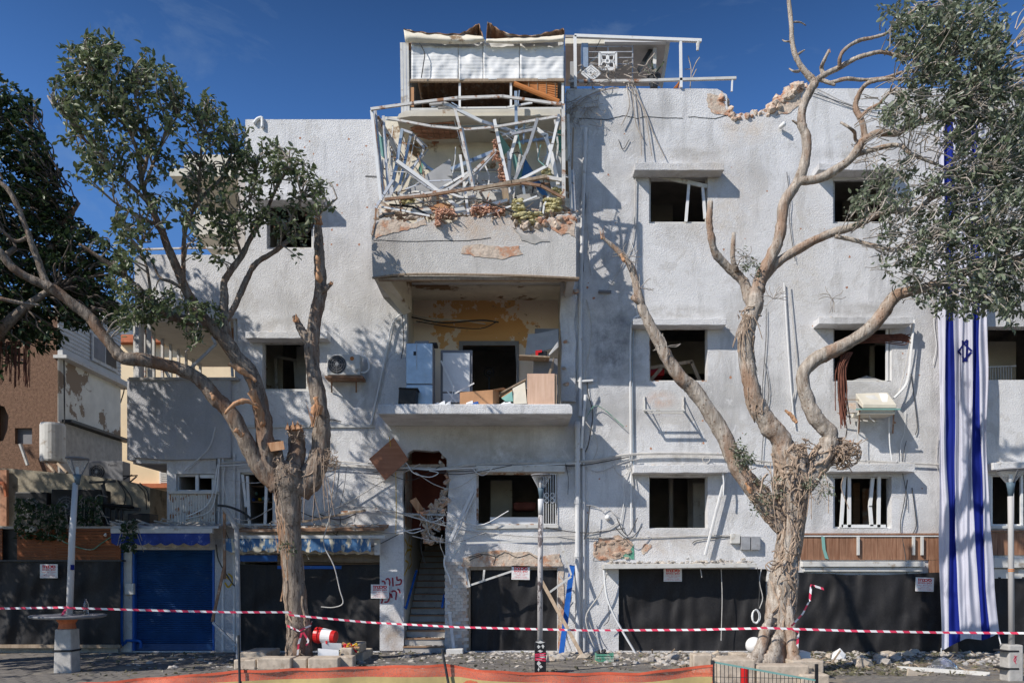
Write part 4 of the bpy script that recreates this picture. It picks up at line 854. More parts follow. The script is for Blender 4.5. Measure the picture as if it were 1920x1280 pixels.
# warning signs
def sign(cx, cy, w, h, Y, label, tilt=0, dx=0):
    r = thing('warning_sign', label, 'sign', P(cx, cy + h / 2, Y), 'white danger signs with red lettering')
    a, b, c, d = cx - w / 2, cy - h / 2, cx + w / 2, cy + h / 2
    MB().pbox(a, b, c, d, Y, .01).build('sheet', M['signwhite'], r)
    t = MB(); y = Y - .004
    rev = lambda s: s[::-1]
    for body, (fx0, fy0, fx1, fy1), bold in ((HEB('סכנה!'), (.13, .05, .88, .30), .05), (HEB('כאן בונים'), (.13, .34, .88, .50), .03), (HEB('הכניסה לאתר אסורה'), (.10, .53, .90, .61), 0), (HEB('ללא אישור'), (.25, .65, .75, .72), 0), (HEB('מנהל העבודה'), (.15, .77, .85, .84), 0), (HEB('טלפון לבירורים'), (.05, .88, .95, .95), 0)):
        text_into(t, body, a + w * fx0, b + h * fy0, a + w * fx1, b + h * fy1, y, 0, bold)
    t.build('lettering', M['redprint'], r)
    if tilt: r.rotation_euler[1] = tilt
HEB = lambda s: s[::-1] if REV else s
REV = True
sign(91.5, 1070, 33, 26, -.46, 'red lettered danger sign on the black cloth at far left, behind the tall lamp post')
sign(712.5, 1108, 34, 26, -.16, 'danger sign fixed beside the red graffiti on the pillar left of the stairs')
sign(976, 1073, 34, 26, -.03, 'danger sign above the narrow doorway right of the stairs', .02)
sign(1261.5, 1077, 34, 25, -.05, 'danger sign hung under the debris covered white canopy')
sign(1733.5, 1095, 34, 26, -.28, 'danger sign on the black cloth just left of the flag', .03)
# ---------------------------------------------------------------- wrecked balcony enclosure: bent bars, boards, insulation
W = thing('balcony_wreckage', 'tangle of bent window frames, torn boards and insulation on the upper balcony', 'wreckage', P(890, 405, -1.2))
def wb(pts, w, m, y0=-1.25, y1=None, h=None, name='frame_bar'):
    y1 = y0 if y1 is None else y1; n = len(pts) - 1; mb = MB(); k = (y0 + D) / F * .8
    c = [P(x, y, y0 + (y1 - y0) * i / n) for i, (x, y) in enumerate(pts)]
    for a, b in zip(c, c[1:]): mb.bar(a, b + (b - a).normalized() * w * k * .3, w * k, (h or w * .8) * k)
    return mb.build(name, M[m], W)
BARS = [
 ([(695, 205), (774, 194), (858, 184), (942, 181), (1050, 196)], 6, 'rustwhite', -1.5), ([(697, 208), (714, 375)], 7, 'white', -1.45), ([(704, 206), (719, 366)], 5, 'steel', -1.38), ([(719, 218), (728, 363)], 6, 'alu', -1.2),
 ([(726, 222), (808, 237), (875, 243), (925, 239), (1043, 219)], 5, 'rustwhite', -1.4), ([(805, 195), (830, 194), (842, 198)], 8, 'alu', -1.4), ([(842, 198), (902, 228)], 7, 'white', -1.42, -1.3), ([(902, 228), (969, 249)], 7, 'alu', -1.3, -.9),
 ([(821, 203), (875, 203), (950, 202), (997, 193)], 4, 'white', -1.3), ([(853, 205), (863, 242), (887, 353)], 6, 'rustwhite', -1.45), ([(866, 240), (889, 350)], 6, 'white', -1.4), ([(863, 291), (870, 340), (878, 402)], 6, 'white', -1.3),
 ([(967, 172), (968, 242)], 7, 'bluealu', -1.35), ([(968, 242), (978, 288)], 4, 'teal', -1.0), ([(927, 225), (936, 269), (952, 338)], 7, 'white', -1.3), ([(959, 252), (1006, 242)], 6, 'steel', -1.35), ([(1006, 242), (1022, 255), (1033, 284), (1046, 345)], 8, 'white', -1.2),
 ([(1008, 222), (990, 280), (966, 336)], 7, 'steel', -1.45, -1.2), ([(1048, 215), (1036, 270), (1025, 312)], 6, 'white', -1.35), ([(1025, 312), (976, 337)], 6, 'white', -1.35), ([(968, 255), (955, 300), (953, 338)], 7, 'white', -1.15), ([(953, 285), (957, 380)], 6, 'white', -1.1),
 ([(744, 302), (810, 350), (872, 400)], 8, 'white', -1.4, -1.3), ([(746, 308), (800, 350), (840, 370)], 5, 'steel', -1.35), ([(930, 281), (888, 322), (842, 356), (790, 365), (724, 374)], 6, 'rustwhite', -1.42), ([(926, 285), (888, 300), (848, 317)], 8, 'bluealu', -1.0), ([(884, 320), (850, 340), (820, 358)], 5, 'white', -1.1),
 ([(1053, 338), (1020, 332), (976, 343), (900, 356)], 8, 'rustwhite', -1.4), ([(1026, 331), (960, 342), (889, 355)], 7, 'oldwood', -1.5), ([(721, 374), (800, 367), (889, 353), (976, 343), (1013, 348), (1056, 371)], 6, 'rust', -1.5), ([(737, 338), (720, 365), (705, 389)], 6, 'alu', -1.45), ([(705, 389), (704, 412), (698, 440)], 4, 'rust', -1.45),
 ([(754, 243), (744, 310), (736, 345)], 7, 'bluealu', -1.1), ([(771, 250), (760, 300), (750, 345)], 6, 'bluealu', -1.0), ([(752, 243), (772, 250)], 5, 'alu', -1.05), ([(771, 250), (795, 277)], 5, 'steel', -1.0), ([(795, 277), (790, 292), (776, 312)], 5, 'alu', -.9), ([(708, 218), (744, 285), (755, 310)], 7, 'rustwhite', -1.3, -.4),
 ([(712, 222), (735, 262), (755, 300)], 4, 'steel', -1.2, -.3), ([(788, 300), (800, 312), (815, 322)], 5, 'bluealu', -.8), ([(776, 312), (762, 335), (745, 366)], 5, 'alu', -.9), ([(735, 280), (734, 330), (722, 375)], 5, 'rustwhite', -1.0), ([(966, 268), (1010, 262), (1035, 258)], 5, 'bluealu', -.8), ([(983, 232), (981, 270)], 4, 'bluealu', -.9), ([(1014, 270), (1008, 300), (1022, 312)], 2, 'teal', -1.2),
 ([(980, 345), (985, 375), (992, 398)], 6, 'bluealu', -1.1), ([(1007, 368), (960, 386), (915, 402)], 4, 'white', -1.45), ([(880, 392), (920, 384), (950, 376)], 7, 'white', -1.3), ([(715, 388), (760, 396), (805, 405)], 4, 'white', -1.4), ([(730, 384), (775, 388), (800, 402)], 4, 'darkmetal', -1.3), ([(750, 378), (752, 400)], 4, 'rust', -1.4),
 ([(905, 376), (960, 396), (992, 412)], 4, 'cabledark', -1.45), ([(760, 384), (860, 372), (900, 374), (960, 395)], 2.5, 'cabledark', -1.5), ([(840, 362), (870, 372), (890, 368)], 5, 'white', -1.2), ([(853, 385), (870, 378), (905, 372)], 6, 'whitedull', -1.2), ([(1056, 196), (1057, 374)], 8, 'rustwhite', -1.45), ([(1065, 215), (1067, 300), (1071, 392)], 6, 'whitedull', -1.35), ([(1075, 240), (1072, 330)], 4, 'oldwood', -1.3), ([(1072, 320), (1076, 395)], 9, 'steel', -1.3),
 ([(1030, 365), (1020, 385), (1018, 400)], 4, 'white', -1.4), ([(1040, 350), (1052, 352)], 6, 'white', -1.3), ([(740, 400), (720, 402), (712, 408)], 5, 'darkmetal', -1.4), ([(770, 320), (790, 335), (812, 360)], 3, 'whitedull', -.7), ([(850, 344), (898, 344)], 3, 'darkmetal', -.34), ([(845, 318), (940, 319)], 4, 'concrete', -.34),
 ([(718, 300), (716, 350), (712, 372)], 5, 'rustwhite', -1.25), ([(727, 250), (731, 310), (726, 372)], 4, 'whitedull', -.9), ([(740, 362), (775, 372), (815, 388)], 4, 'whitedull', -1.15), ([(826, 340), (850, 352), (884, 358)], 3, 'steel', -.8), ([(975, 290), (968, 330), (962, 372)], 5, 'whitedull', -1.1), ([(1000, 345), (1015, 372), (1012, 398)], 4, 'rustwhite', -1.3), ([(905, 300), (918, 330), (915, 352)], 3, 'white', -.8),
 ([(1040, 225), (1046, 270), (1044, 300)], 4, 'whitedull', -1.2), ([(760, 355), (800, 340), (846, 338)], 3, 'alu', -1.2), ([(700, 214), (712, 300), (722, 360)], 3, 'rust', -1.3)]
for b in BARS: wb(*b)
for b in list(BARS)[:40]:           # thinner inner profiles and splinters among the frames
    if rnd.random() < .75:
        pts = [(x + rnd.uniform(-9, 9), y + rnd.uniform(-6, 6)) for x, y in b[0]]; wb(pts, rnd.uniform(1.5, 3), rnd.choice(['white', 'alu', 'rustwhite', 'steel', 'bluealu']), rnd.uniform(-1.3, -.6))
q = random.Random(97)
for i in range(70):
    x, y = q.uniform(708, 1060), q.uniform(235, 395); a_ = q.choice([q.uniform(-.5, .5), q.uniform(1.1, 2.0)]); L_ = q.uniform(18, 75)
    if y < 300 and 790 < x < 920: continue
    dx, dy = math.cos(a_) * L_ / 2, math.sin(a_) * L_ / 2
    wb([(x - dx, max(212, y - dy)), (x + q.uniform(-5, 5), y + q.uniform(-5, 5)), (x + dx, min(402, y + dy))], q.uniform(1.2, 3.6), q.choice(['white', 'rustwhite', 'alu', 'steel', 'whitedull', 'oldwood', 'rust', 'darkmetal', 'bluealu']), q.uniform(-1.25, -.35), q.uniform(-1.25, -.35))
def board(pts, m, Y, nrm=(0, 1, 0), th=.02, dY=None, name='torn_board'):
    return MB().slab([P(x, y, Y + (dY[i] if dY else 0)) for i, (x, y) in enumerate(pts)], nrm, th).build(name, M[m], W)
board([(749, 368), (780, 344), (801, 326), (826, 310), (843, 298), (846, 304), (845, 318), (849, 330), (838, 330), (848, 336), (838, 346), (821, 359), (800, 366)], 'grey', -.95)
board([(927, 225), (930, 240), (957, 279), (944, 291), (936, 270)], 'teal', -1.2, dY=[0, 0, .4, .4, 0]); board([(962, 286), (974, 300), (988, 345), (970, 340), (961, 300)], 'teal', -.9)
board([(984, 296), (1003, 326), (1028, 366), (1018, 366), (978, 330)], 'bluepanel', -1.0, dY=[0, .2, .3, .2, 0]); board([(1043, 245), (1052, 243), (1053, 285), (1046, 286), (1041, 262)], 'green', -.7)
board([(1023, 290), (1034, 284), (1052, 296), (1054, 360), (1036, 362), (1028, 330)], 'whitedull', -1.1); board([(968, 365), (1010, 362), (1022, 400), (1000, 410), (976, 396)], 'grey', -1.15)
board([(704, 235), (712, 222), (740, 268), (754, 310), (748, 330), (735, 290)], 'cream', -1.1, dY=[0, 0, .5, .9, .9, .5]); board([(708, 250), (722, 262), (724, 300), (715, 292)], 'teal', -1.2); board([(722, 350), (740, 338), (748, 345), (730, 372), (722, 372)], 'alu', -1.05)
board([(802, 388), (830, 380), (848, 384), (838, 394), (806, 392)], 'cardboard', -1.2); board([(770, 392), (800, 386), (815, 400), (785, 404)], 'whitedull', -1.3); board([(838, 395), (868, 384), (875, 396), (850, 402)], 'whitedull', -1.35); board([(940, 352), (952, 352), (956, 384), (944, 380)], 'oldwood', -1.2)
board([(784, 318), (790, 302), (795, 312), (790, 326)], 'green', -.9); board([(752, 320), (764, 310), (766, 330), (755, 345)], 'yelins', -.8, th=.06)
def fluff(a, b, c, d, m, n, Y, seed, r=(.05, .12)):
    q = random.Random(seed); mb = MB()
    for i in range(n * (7 if m == 'pinkins' else 4)):
        p = P(q.uniform(a, c), q.uniform(b, d), Y + q.uniform(-.1, .1)); mb.rock(p, q.uniform(.35, .75) * r[0] * (1 if m == 'pinkins' else 1.9), q.random(), (1.5, .9, .7))
    for i in range(n * 2 if m == 'pinkins' else 0):
        p = P(q.uniform(a, c), q.uniform(b, d), Y + q.uniform(-.12, .1)); e = Vector((q.gauss(0, 1), q.gauss(0, 1), q.gauss(-.4, 1))).normalized() * r[1] * 1.1; mb.bar(p, p + e, .016, .03)
    o = mb.build('insulation', M[m], W); o['kind'] = 'stuff'
fluff(818, 392, 850, 402, 'pinkins', 18, -1.45, 1); fluff(817, 398, 826, 422, 'pinkins', 14, -1.5, 2, (.04, .09)); fluff(884, 388, 948, 398, 'pinkins', 26, -1.4, 3); fluff(927, 262, 933, 300, 'pinkins', 16, -1.15, 4, (.04, .08)); fluff(936, 296, 949, 338, 'pinkins', 18, -1.15, 5, (.05, .1))
fluff(964, 374, 982, 404, 'yelins', 16, -1.4, 6); fluff(976, 398, 1012, 418, 'yelins', 20, -1.4, 7); fluff(1022, 372, 1050, 396, 'yelins', 22, -1.35, 8); fluff(755, 374, 774, 382, 'yelins', 10, -1.3, 9); fluff(1018, 316, 1030, 332, 'yelins', 8, -1.2, 10); fluff(1040, 352, 1052, 364, 'yelins', 8, -1.2, 11)
rb = MB(); q = random.Random(31)
for i in range(170): rb.rock(P(q.uniform(704, 1074), 410 - 18 * q.random() ** 2.2 + (10 if 965 < i * 1.5 + 700 < 1020 else 0), q.uniform(-1.42, -.9)), q.uniform(.02, .075), q.random(), (1.4, 1, .7))
for i in range(40): rb.rock(P(q.uniform(965, 1078), q.uniform(408, 430), q.uniform(-1.46, -1.3)), q.uniform(.04, .12), q.random())
for i in range(120):
    p = P(q.uniform(706, 1072), q.uniform(384, 412), q.uniform(-1.4, -.6)); e = Vector((q.gauss(0, 1), q.gauss(0, .5), q.gauss(0, .5))).normalized() * q.uniform(.1, .45); rb.bar(p, p + e, q.uniform(.015, .06), .012)
rb.build('rubble', M['plasterbreak'], W)['kind'] = 'stuff'

# ---------------------------------------------------------------- rooftop shelter
R = thing('rooftop_shelter', 'damaged rooftop room with dented white metal panels and a torn curled roof', 'rooftop room', P(910, 205, -.9))
YP = -.75; seams = [771, 860, 906, 975, 1058]
def dent(seed, a, c):
    def f(u, v):
        x = a + (c - a) * u; y = (78 if a < 800 else 76) + 74 * v + (4 * (1 - u) if a < 780 else 0) * (1 - v)
        w = noise.noise(Vector((x * .035, y * .03, seed))) * .05 + noise.noise(Vector((x * .09, y * .09, seed))) * .018 + .03 * math.exp(-((u) * 14) ** 2) + .0025 * math.sin(v * 75)
        return P(x, y, YP - w)
    return f
for i in range(4):
    MB().grid(dent(i, seams[i] + .4, seams[i + 1] - .4), 26, 44).build('metal_panel', M['white'], R, smooth=True, solid=.03)
def roof(pts_top, pts_bot, seed):
    n = len(pts_top) - 1
    def f(u, v):
        i = min(int(u * n), n - 1); t = u * n - i
        a = [pts_top[i][k] * (1 - t) + pts_top[i + 1][k] * t for k in (0, 1)]; m = len(pts_bot) - 1; j = min(int(u * m), m - 1); s = u * m - j
        b = [pts_bot[j][k] * (1 - s) + pts_bot[j + 1][k] * s for k in (0, 1)]
        return P(a[0] + (b[0] - a[0]) * v, a[1] + (b[1] - a[1]) * v, -.86 - .08 * math.sin(math.pi * v) + noise.noise(Vector((u * 6, v * 2, seed))) * .03)
    return f
LT = [(757, 56), (765, 60), (790, 63), (830, 66), (860, 67), (876, 66), (890, 68), (905, 69)]; LB = [(760, 80), (800, 81), (850, 83), (890, 82), (909, 76)]
RT = [(912, 74), (930, 74), (960, 72), (990, 72), (1020, 70), (1045, 68), (1058, 66)]; RB = [(911, 80), (960, 82), (1010, 80), (1058, 78)]
MB().grid(roof(LT, LB, 1), 30, 8).build('roof_fascia', M['ceiling'], R, smooth=True, solid=.02); MB().grid(roof(RT, RB, 2), 30, 8).build('roof_fascia', M['ceiling'], R, smooth=True, solid=.02)
def curl(top, base, seed):
    n = len(top) - 1
    def f(u, v):
        i = min(int(u * n), n - 1); t = u * n - i
        a = [top[i][k] * (1 - t) + top[i + 1][k] * t for k in (0, 1)]; b = [base[i][k] * (1 - t) + base[i + 1][k] * t for k in (0, 1)]
        return P(b[0] + (a[0] - b[0]) * v, b[1] + (a[1] - b[1]) * v + .8 * math.sin(u * 60) * v, -.90 + .35 * (1 - v) + .03 * math.sin(u * 50))
    return f
MB().grid(curl([(757, 54), (775, 59), (800, 62), (835, 64), (862, 64), (876, 58), (888, 50), (898, 44), (901, 56), (906, 69)], [(757, 58), (775, 62), (800, 65), (835, 67), (862, 68), (876, 67), (888, 68), (898, 69), (901, 69), (906, 70)], 1), 60, 4).build('torn_roof_sheet', M['rust'], R, solid=.02)
MB().grid(curl([(914, 41), (922, 46), (932, 54), (946, 61), (965, 66), (985, 67), (1005, 67), (1022, 62), (1040, 58), (1055, 54), (1058, 56)], [(912, 72), (922, 72), (932, 73), (946, 73), (965, 72), (985, 72), (1005, 71), (1022, 70), (1040, 69), (1055, 67), (1058, 66)], 2), 60, 4).build('torn_roof_sheet', M['rust'], R, solid=.02)
rz = P(0, 64, -1).z
MB().grid(lambda u, v: Vector((P(762, 0, -.8).x + u * (P(1056, 0, -.8).x - P(762, 0, -.8).x), -.72 + v * 3.4, rz - .02 + .03 * math.sin(u * 120) - .1 * v)), 90, 3).build('roof_sheet', M['rust'], R, solid=.02)
for a, c in ((752, 757), (757.5, 763), (763.5, 768)): MB().hexa([P(a, 215, -.8), P(c, 215, -.8), P(c - 2, 80, -.8), P(a - 2, 80, -.8), P(a, 215, -.7), P(c, 215, -.7), P(c - 2, 80, -.7), P(a - 2, 80, -.7)]).build('side_panel', M['whitedull'], R)
for x in (862, 958, 1055): MB().bar(P(x, 152, YP + .05), P(x, 206, YP + .05), .05).build('post', M['white'], R)
MB().bar(P(766, 152, YP), P(1058, 151, YP), .06).build('window_rail', M['oldwood'], R); MB().bar(P(768, 206, YP), P(1056, 204, YP), .05).build('window_rail', M['whitedull'], R)
xa, xb, za, zb = P(768, 0, YP).x, P(1056, 0, YP).x, P(0, 206, YP).z, rz - .15
bw = MB().box(xa, 2.4, za - .2, xb, 2.5, zb); bw.build('back_wall', M['midgrey'], R); MB().box(xa - .05, YP + .1, za - .2, xa + .03, 2.4, zb).build('side_wall', M['grey'], R); MB().box(xb - .03, YP + .1, za - .2, xb + .05, 2.4, zb).build('side_wall', M['grey'], R)
MB().pbox(768, 164, 776, 200, YP - .02, .02).build('broken_board', M['cardboard'], R)
for i in range(8):
    a, b = (962, 152 + i * .9), (1046, 152 + i * 4.6); MB().bar(P(962 + i * 1.2, 152.5 + i * 1.0, YP + .02), P(1045, 153 + i * 4.8, YP + .02), .035, .02).build('blind_slat', M['bamboo'], R)
for t in (.35, .55, .75, .95): MB().bar(P(962 + 83 * t, 152.5, YP), P(962 + 83 * t, 153 + 34 * t, YP), .012).build('blind_cord', M['oldwood'], R)
MB().tube([P(964, 157, YP), P(1048, 191, YP)], .055, 8).build('blind_roll', M['bamboo'], R)
wire = MB().ptube([(787, 82), (796, 100), (794, 120), (790, 146)], YP - .12, .012, 4); wire.build('hanging_wire', M['cabledark'], R)

# ---------------------------------------------------------------- roof terrace pergola right of the shelter
G = thing('terrace_pergola', 'bent white terrace frame with a leaning dark roof panel above the parapet', 'pergola', P(1170, 166, .2))
def gb(p, q_, w, m='white', Y=-.02, Y2=None, name='frame_bar'): MB().bar(P(*p, Y), P(*q_, Y if Y2 is None else Y2), w).build(name, M[m], G)
for p, q_, w, m in (((1077, 68), (1315, 77), .07, 'white'), ((1078, 68), (1079, 165), .07, 'white'), ((1276, 77), (1277, 165), .06, 'white'), ((1066, 153), (1200, 152), .06, 'rustwhite'), ((1200, 152), (1380, 147), .06, 'whitedull'), ((1373, 147), (1372, 172), .035, 'white')): gb(p, q_, w, m)
gb((1228, 88), (1226, 150), .08, 'white', .5); gb((1196, 134), (1222, 92), .09, 'darkmetal', .6); gb((1068, 150), (1125, 102), .035, 'whitedull', .2); gb((1073, 118), (1073, 165), .1, 'grey', .1); gb((1096, 85), (1096, 130), .16, 'bluealu', .15); gb((1127, 72), (1102, 124), .015, 'cabledark', .1)
MB().slab([P(1060, 70, .6), P(1254, 75, .1), P(1240, 162, 2.2), P(1060, 162, 2.6)], (0, -.3, .9), .05).build('roof_panel', M['interior'], G)
MB().slab([P(1250, 74, .05), P(1257, 76, .05), P(1243, 163, .9), P(1238, 163, .9)], (0, 1, 0), .05).build('panel_edge', M['whitedull'], G)
MB().pbox(1134, 74, 1254, 79, .1, .1).build('ragged_edge', M['white'], G); MB().pbox(1060, 72, 1134, 82, .3, .1).build('fascia', M['ceiling'], G)
for y in (88, 98, 109, 121): gb((1102, y), (1186, y - .5), .02, 'steel', .1, name='rack_wire')
for x in (1102, 1140, 1186): gb((x, 86), (x, 150), .03, 'steel', .12, name='rack_wire')
ob = MB()
cx, cy, hw = 1139.5, 115.5, 15.5
for a, b in (((-1, -1), (1, -1)), ((1, -1), (1, 1)), ((1, 1), (-1, 1)), ((-1, 1), (-1, -1))): ob.bar(P(cx + a[0] * hw, cy + a[1] * hw, .02), P(cx + b[0] * hw, cy + b[1] * hw, .02), .05)
for k in range(4):
    s, c = math.sin(k * math.pi / 2 + math.pi / 4), math.cos(k * math.pi / 2 + math.pi / 4)
    for sg in (-1, 1): ob.ptube([(cx + c * 3, cy + s * 3), (cx + c * 9 - sg * s * 5.5, cy + s * 9 + sg * c * 5.5), (cx + c * 17, cy + s * 17)], .02, .017, 5)
    ob.ptube([(cx, cy), (cx + math.cos(k * math.pi / 2) * 14, cy + math.sin(k * math.pi / 2) * 14)], .02, .014, 4, 1)
ob.ptube([(cx + 4 * math.cos(a), cy + 4 * math.sin(a)) for a in [i * .7854 for i in range(9)]], .0, .02, 5, 1); ob.build('pierced_block', M['white'], G)
ob = MB(); cx, cy = 1108, 138
for k in range(4):
    a0, a1 = k * math.pi / 2, (k + 1) * math.pi / 2
    for r in (18, 12, 6): ob.bar(P(cx + r * math.cos(a0), cy + r * .8 * math.sin(a0), -.02), P(cx + r * math.cos(a1), cy + r * .8 * math.sin(a1), -.02), .035)
    ob.bar(P(cx, cy, -.02), P(cx + 17 * math.cos(a0), cy + 14 * math.sin(a0), -.02), .02); ob.bar(P(cx, cy, -.02), P(cx + 9 * math.cos(a0 + .785), cy + 7 * math.sin(a0 + .785), -.02), .02)
ob.build('pierced_block', M['white'], G)
MB().tube([P(1309, 78, -.02), P(1308, 95, -.02)], [.05, .03], 6).build('torn_rag', M['whitedull'], G)
dv = thing('dry_climbing_plant', 'dry grey climbing plant straggling over the parapet with bare tendrils hanging down the wall', 'plant', P(1165, 166, -.05))
q = random.Random(41); tw = MB()
for i in range(34):
    x = q.uniform(1085, 1220); y = q.uniform(120, 164); pts = [(x, y, q.uniform(-.1, .3))]
    for k in range(4): x += q.uniform(-16, 16); y += q.uniform(-12, 10); pts.append((x, y, q.uniform(-.15, .2)))
    tw.ptube(pts, 0, q.uniform(.006, .014), 4, 3)
for L in ([(1178, 160), (1195, 190), (1200, 240), (1203, 292)], [(1184, 158), (1206, 200), (1225, 250), (1246, 294)], [(1160, 165), (1130, 170), (1085, 190), (1066, 230)], [(1150, 164), (1110, 176), (1075, 205)], [(1190, 160), (1210, 220), (1222, 292)], [(1070, 200), (1062, 260), (1070, 290)], [(1185, 165), (1192, 230), (1205, 260)], [(1064, 170), (1048, 200), (1040, 240)], [(1175, 160), (1180, 200), (1165, 235)], [(1090, 180), (1066, 192), (1040, 186)], [(1080, 200), (1050, 214), (1030, 205)]):
    tw.ptube(L, -.08, .013, 5, 5)
for i in range(40):
    x, y = q.uniform(1060, 1130), q.uniform(176, 230); tw.ptube([(x, y), (x + q.uniform(-20, 10), y + q.uniform(-14, 14)), (x + q.uniform(-34, 14), y + q.uniform(-20, 22))], -.08 + q.uniform(-.1, .04), .006, 4, 3)
tw.build('stem', M['twig'], dv)
sb_ = thing('dry_weed', 'thin dry weed standing on the parapet beside the rail end', 'plant', P(1295, 166, .1)); tw = MB()
for L in ([(1294, 166), (1296, 130), (1290, 105)], [(1296, 140), (1305, 118), (1312, 108)], [(1295, 130), (1284, 130)], [(1296, 150), (1306, 130)]): tw.ptube(L, .1, .012, 4, 3)
tw.build('stem', M['twig'], sb_)
pt = thing('flower_pot', 'dark flower pot with a spiky plant at the foot of the leaning panel', 'pot', P(1226, 166, .35)); MB().lathe([(.09, 0), (.15, .26), (.17, .26), (.17, .3), (.13, .3)], P(1226, 166, .35), 14).build('pot', M['darkmetal'], pt)
tw = MB()
for i in range(9): a = P(1226, 142, .35); b = a + Vector((q.uniform(-.3, .3), q.uniform(-.2, .2), q.uniform(.1, .4))); tw.bar(a, b, .035, .008)
tw.build('leaf', M['leafR'], pt)['kind'] = 'stuff'
br_ = thing('straw_broom', 'upturned straw broom head against the parapet rail', 'broom', P(1272, 166, .15)); tw = MB()
for i in range(22): tw.bar(P(1276, 150, .15), P(1276 - q.uniform(0, 14), 166, .15 + q.uniform(-.03, .05)), .012)
tw.build('bristles', M['bamboo'], br_)

# ---------------------------------------------------------------- things left on the lower balcony
YB0 = -1.15; FZ = P(0, 757, YF).z
def onb(px, Y): v = P(px, 757, Y); v.z = FZ; return v
def bbox(px0, py0, px1, Y, dep, rot=0):   # box standing on the balcony floor
    a, b = P(px0, py0, Y), P(px1, py0, Y); return (a.x, Y, FZ, b.x, Y + dep, a.z)
fz = thing('fridge', 'pale steel fridge standing at the left end of the lower balcony', 'fridge', onb(788, -1.0)); x0_, y0_, z0_, x1_, y1_, z1_ = bbox(762, 643, 811, -1.05, .62)
zm = z0_ + (z1_ - z0_) * .36
MB().box(x0_, y0_ + .06, z0_ + .02, x1_, y1_, z1_).build('body', M['midgrey'], fz, bev=.012); MB().box(x0_ - .01, y0_, z0_ + .03, x1_, y0_ + .055, zm - .006).build('door', M['bluealu'], fz, bev=.015); MB().box(x0_ - .01, y0_, zm + .006, x1_, y0_ + .055, z1_).build('door', M['bluealu'], fz, bev=.015)
MB().box(x0_ + .16, y0_ - .004, z1_ - .28, x0_ + .24, y0_ - .001, z1_ - .19).build('sticker', M['black'], fz); MB().bar((x0_ + .23, y0_ - .006, z1_), (x0_ + .235, y0_ - .006, z1_ - .6), .015).build('handle', M['steel'], fz)
tr = thing('appliance_tray', 'flat dark box lying on top of the pale fridge', 'box', (0, 0, 0)); tr.location = (x0_ + .3, -.8, z1_); WL[tr] = Vector(tr.location); MB().box(x0_ + .18, -.95, z1_ + .002, x0_ + .5, -.6, z1_ + .08).build('case', M['midgrey'], tr, bev=.01); MB().box(x0_ + .52, -.9, z1_ + .002, x0_ + .68, -.6, z1_ + .06).build('case', M['black'], tr, bev=.01)
fd = thing('detached_panel', 'detached white fridge door leaning in the middle of the balcony with a dark rim', 'panel', onb(856, -.5))
MB().pbox(826, 656, 886, 756, -.42, .06).build('panel', M['midgrey'], fd, bev=.015); MB().pbox(830, 661, 881, 734, -.45, .028).build('liner', M['paper'], fd, bev=.012); MB().pbox(830, 737, 881, 754, -.45, .028).build('liner', M['paper'], fd, bev=.012)
sk = thing('loose_strip', 'thin white strip leaning across the detached fridge door', 'strip', onb(845, -.6)); MB().bar(P(827, 676, -.6), P(858, 744, -.62), .04, .02).build('strip', M['white'], sk)
sk = thing('loose_strip', 'short white strips fallen in a cross at the foot of the fridge door', 'strip', onb(850, -.8)); MB().bar(P(852, 738, -.8), P(889, 718, -.82), .03, .015).build('strip', M['white'], sk); MB().bar(P(838, 732, -.75), P(856, 754, -.78), .03, .015).build('strip', M['white'], sk); MB().bar(P(846, 752, -.75), P(851, 722, -.78), .02, .015).build('strip', M['white'], sk)
bn = thing('plastic_crate', 'black plastic crate on the balcony edge in front of the fridge', 'crate', onb(763, -1.3))
zt = P(0, 728, -1.35).z; c0, c1 = P(746, 0, -1.38).x, P(780, 0, -1.38).x
MB().hexa([(c0, -1.38, FZ), (c1 - .03, -1.36, FZ), (c1, -1.38, zt), (c0 + .03, -1.40, zt + .02), (c0 + .02, -1.12, FZ), (c1, -1.1, FZ), (c1 + .03, -1.1, zt), (c0 + .05, -1.1, zt + .02)]).build('body', M['black'], bn, bev=.015)
MB().box(c0 + .02, -1.42, zt - .03, c1 + .05, -1.08, zt).build('rim', M['black'], bn, bev=.008)
cb = thing('cardboard_box', 'low brown cardboard box lying on the balcony slab', 'box', onb(895, -1.2)); a, b, c = P(862, 735, -1.3), P(924, 730, -1.3), P(936, 732, -1.0)
MB().hexa([(a.x, -1.3, FZ), (b.x, -1.3, FZ), (b.x, -1.28, b.z), (a.x, -1.28, a.z), (a.x + .1, -.95, FZ), (c.x, -1.0, FZ), (c.x, -1.0, c.z), (a.x + .1, -.95, a.z)]).build('box', M['cardboard'], cb); MB().slab([(b.x, -1.28, b.z), (c.x + .1, -1.02, c.z + .06), (c.x + .2, -.9, c.z + .02), (b.x + .1, -1.0, b.z)], (0, 0, 1), .008).build('flap', M['cardboard'], cb)
cb = thing('cabinet', 'pale veneered cabinet with its door shut at the right end of the balcony', 'cabinet', onb(1015, -1.1)); x0_, y0_, z0_, x1_, y1_, z1_ = bbox(989, 701, 1040, -1.25, .42)
MB().box(x0_, y0_ + .025, z0_, x1_ + .05, y1_, z1_).build('carcass', M['oldwood'], cb); MB().box(x0_ - .005, y0_, z0_ + .01, x1_, y0_ + .022, z1_ + .01).build('door', M['plypale'], cb, bev=.004)
lb2 = thing('leaning_board', 'pinkish white board leaning beside the veneered cabinet', 'board', onb(973, -1.2)); MB().slab([P(961, 728, -1.1), P(984, 716, -1.05), P(988, 756, -1.28), P(963, 757, -1.28)], (0, 1, 0), .02).build('board', M['cream'], lb2)
lb3 = thing('leaning_board', 'dark brown shelf board tilted behind the pinkish board', 'board', onb(960, -.9)); MB().bar(P(937, 740, -.95), P(985, 714, -.9), .03, .3).build('board', M['oldwood'], lb3)
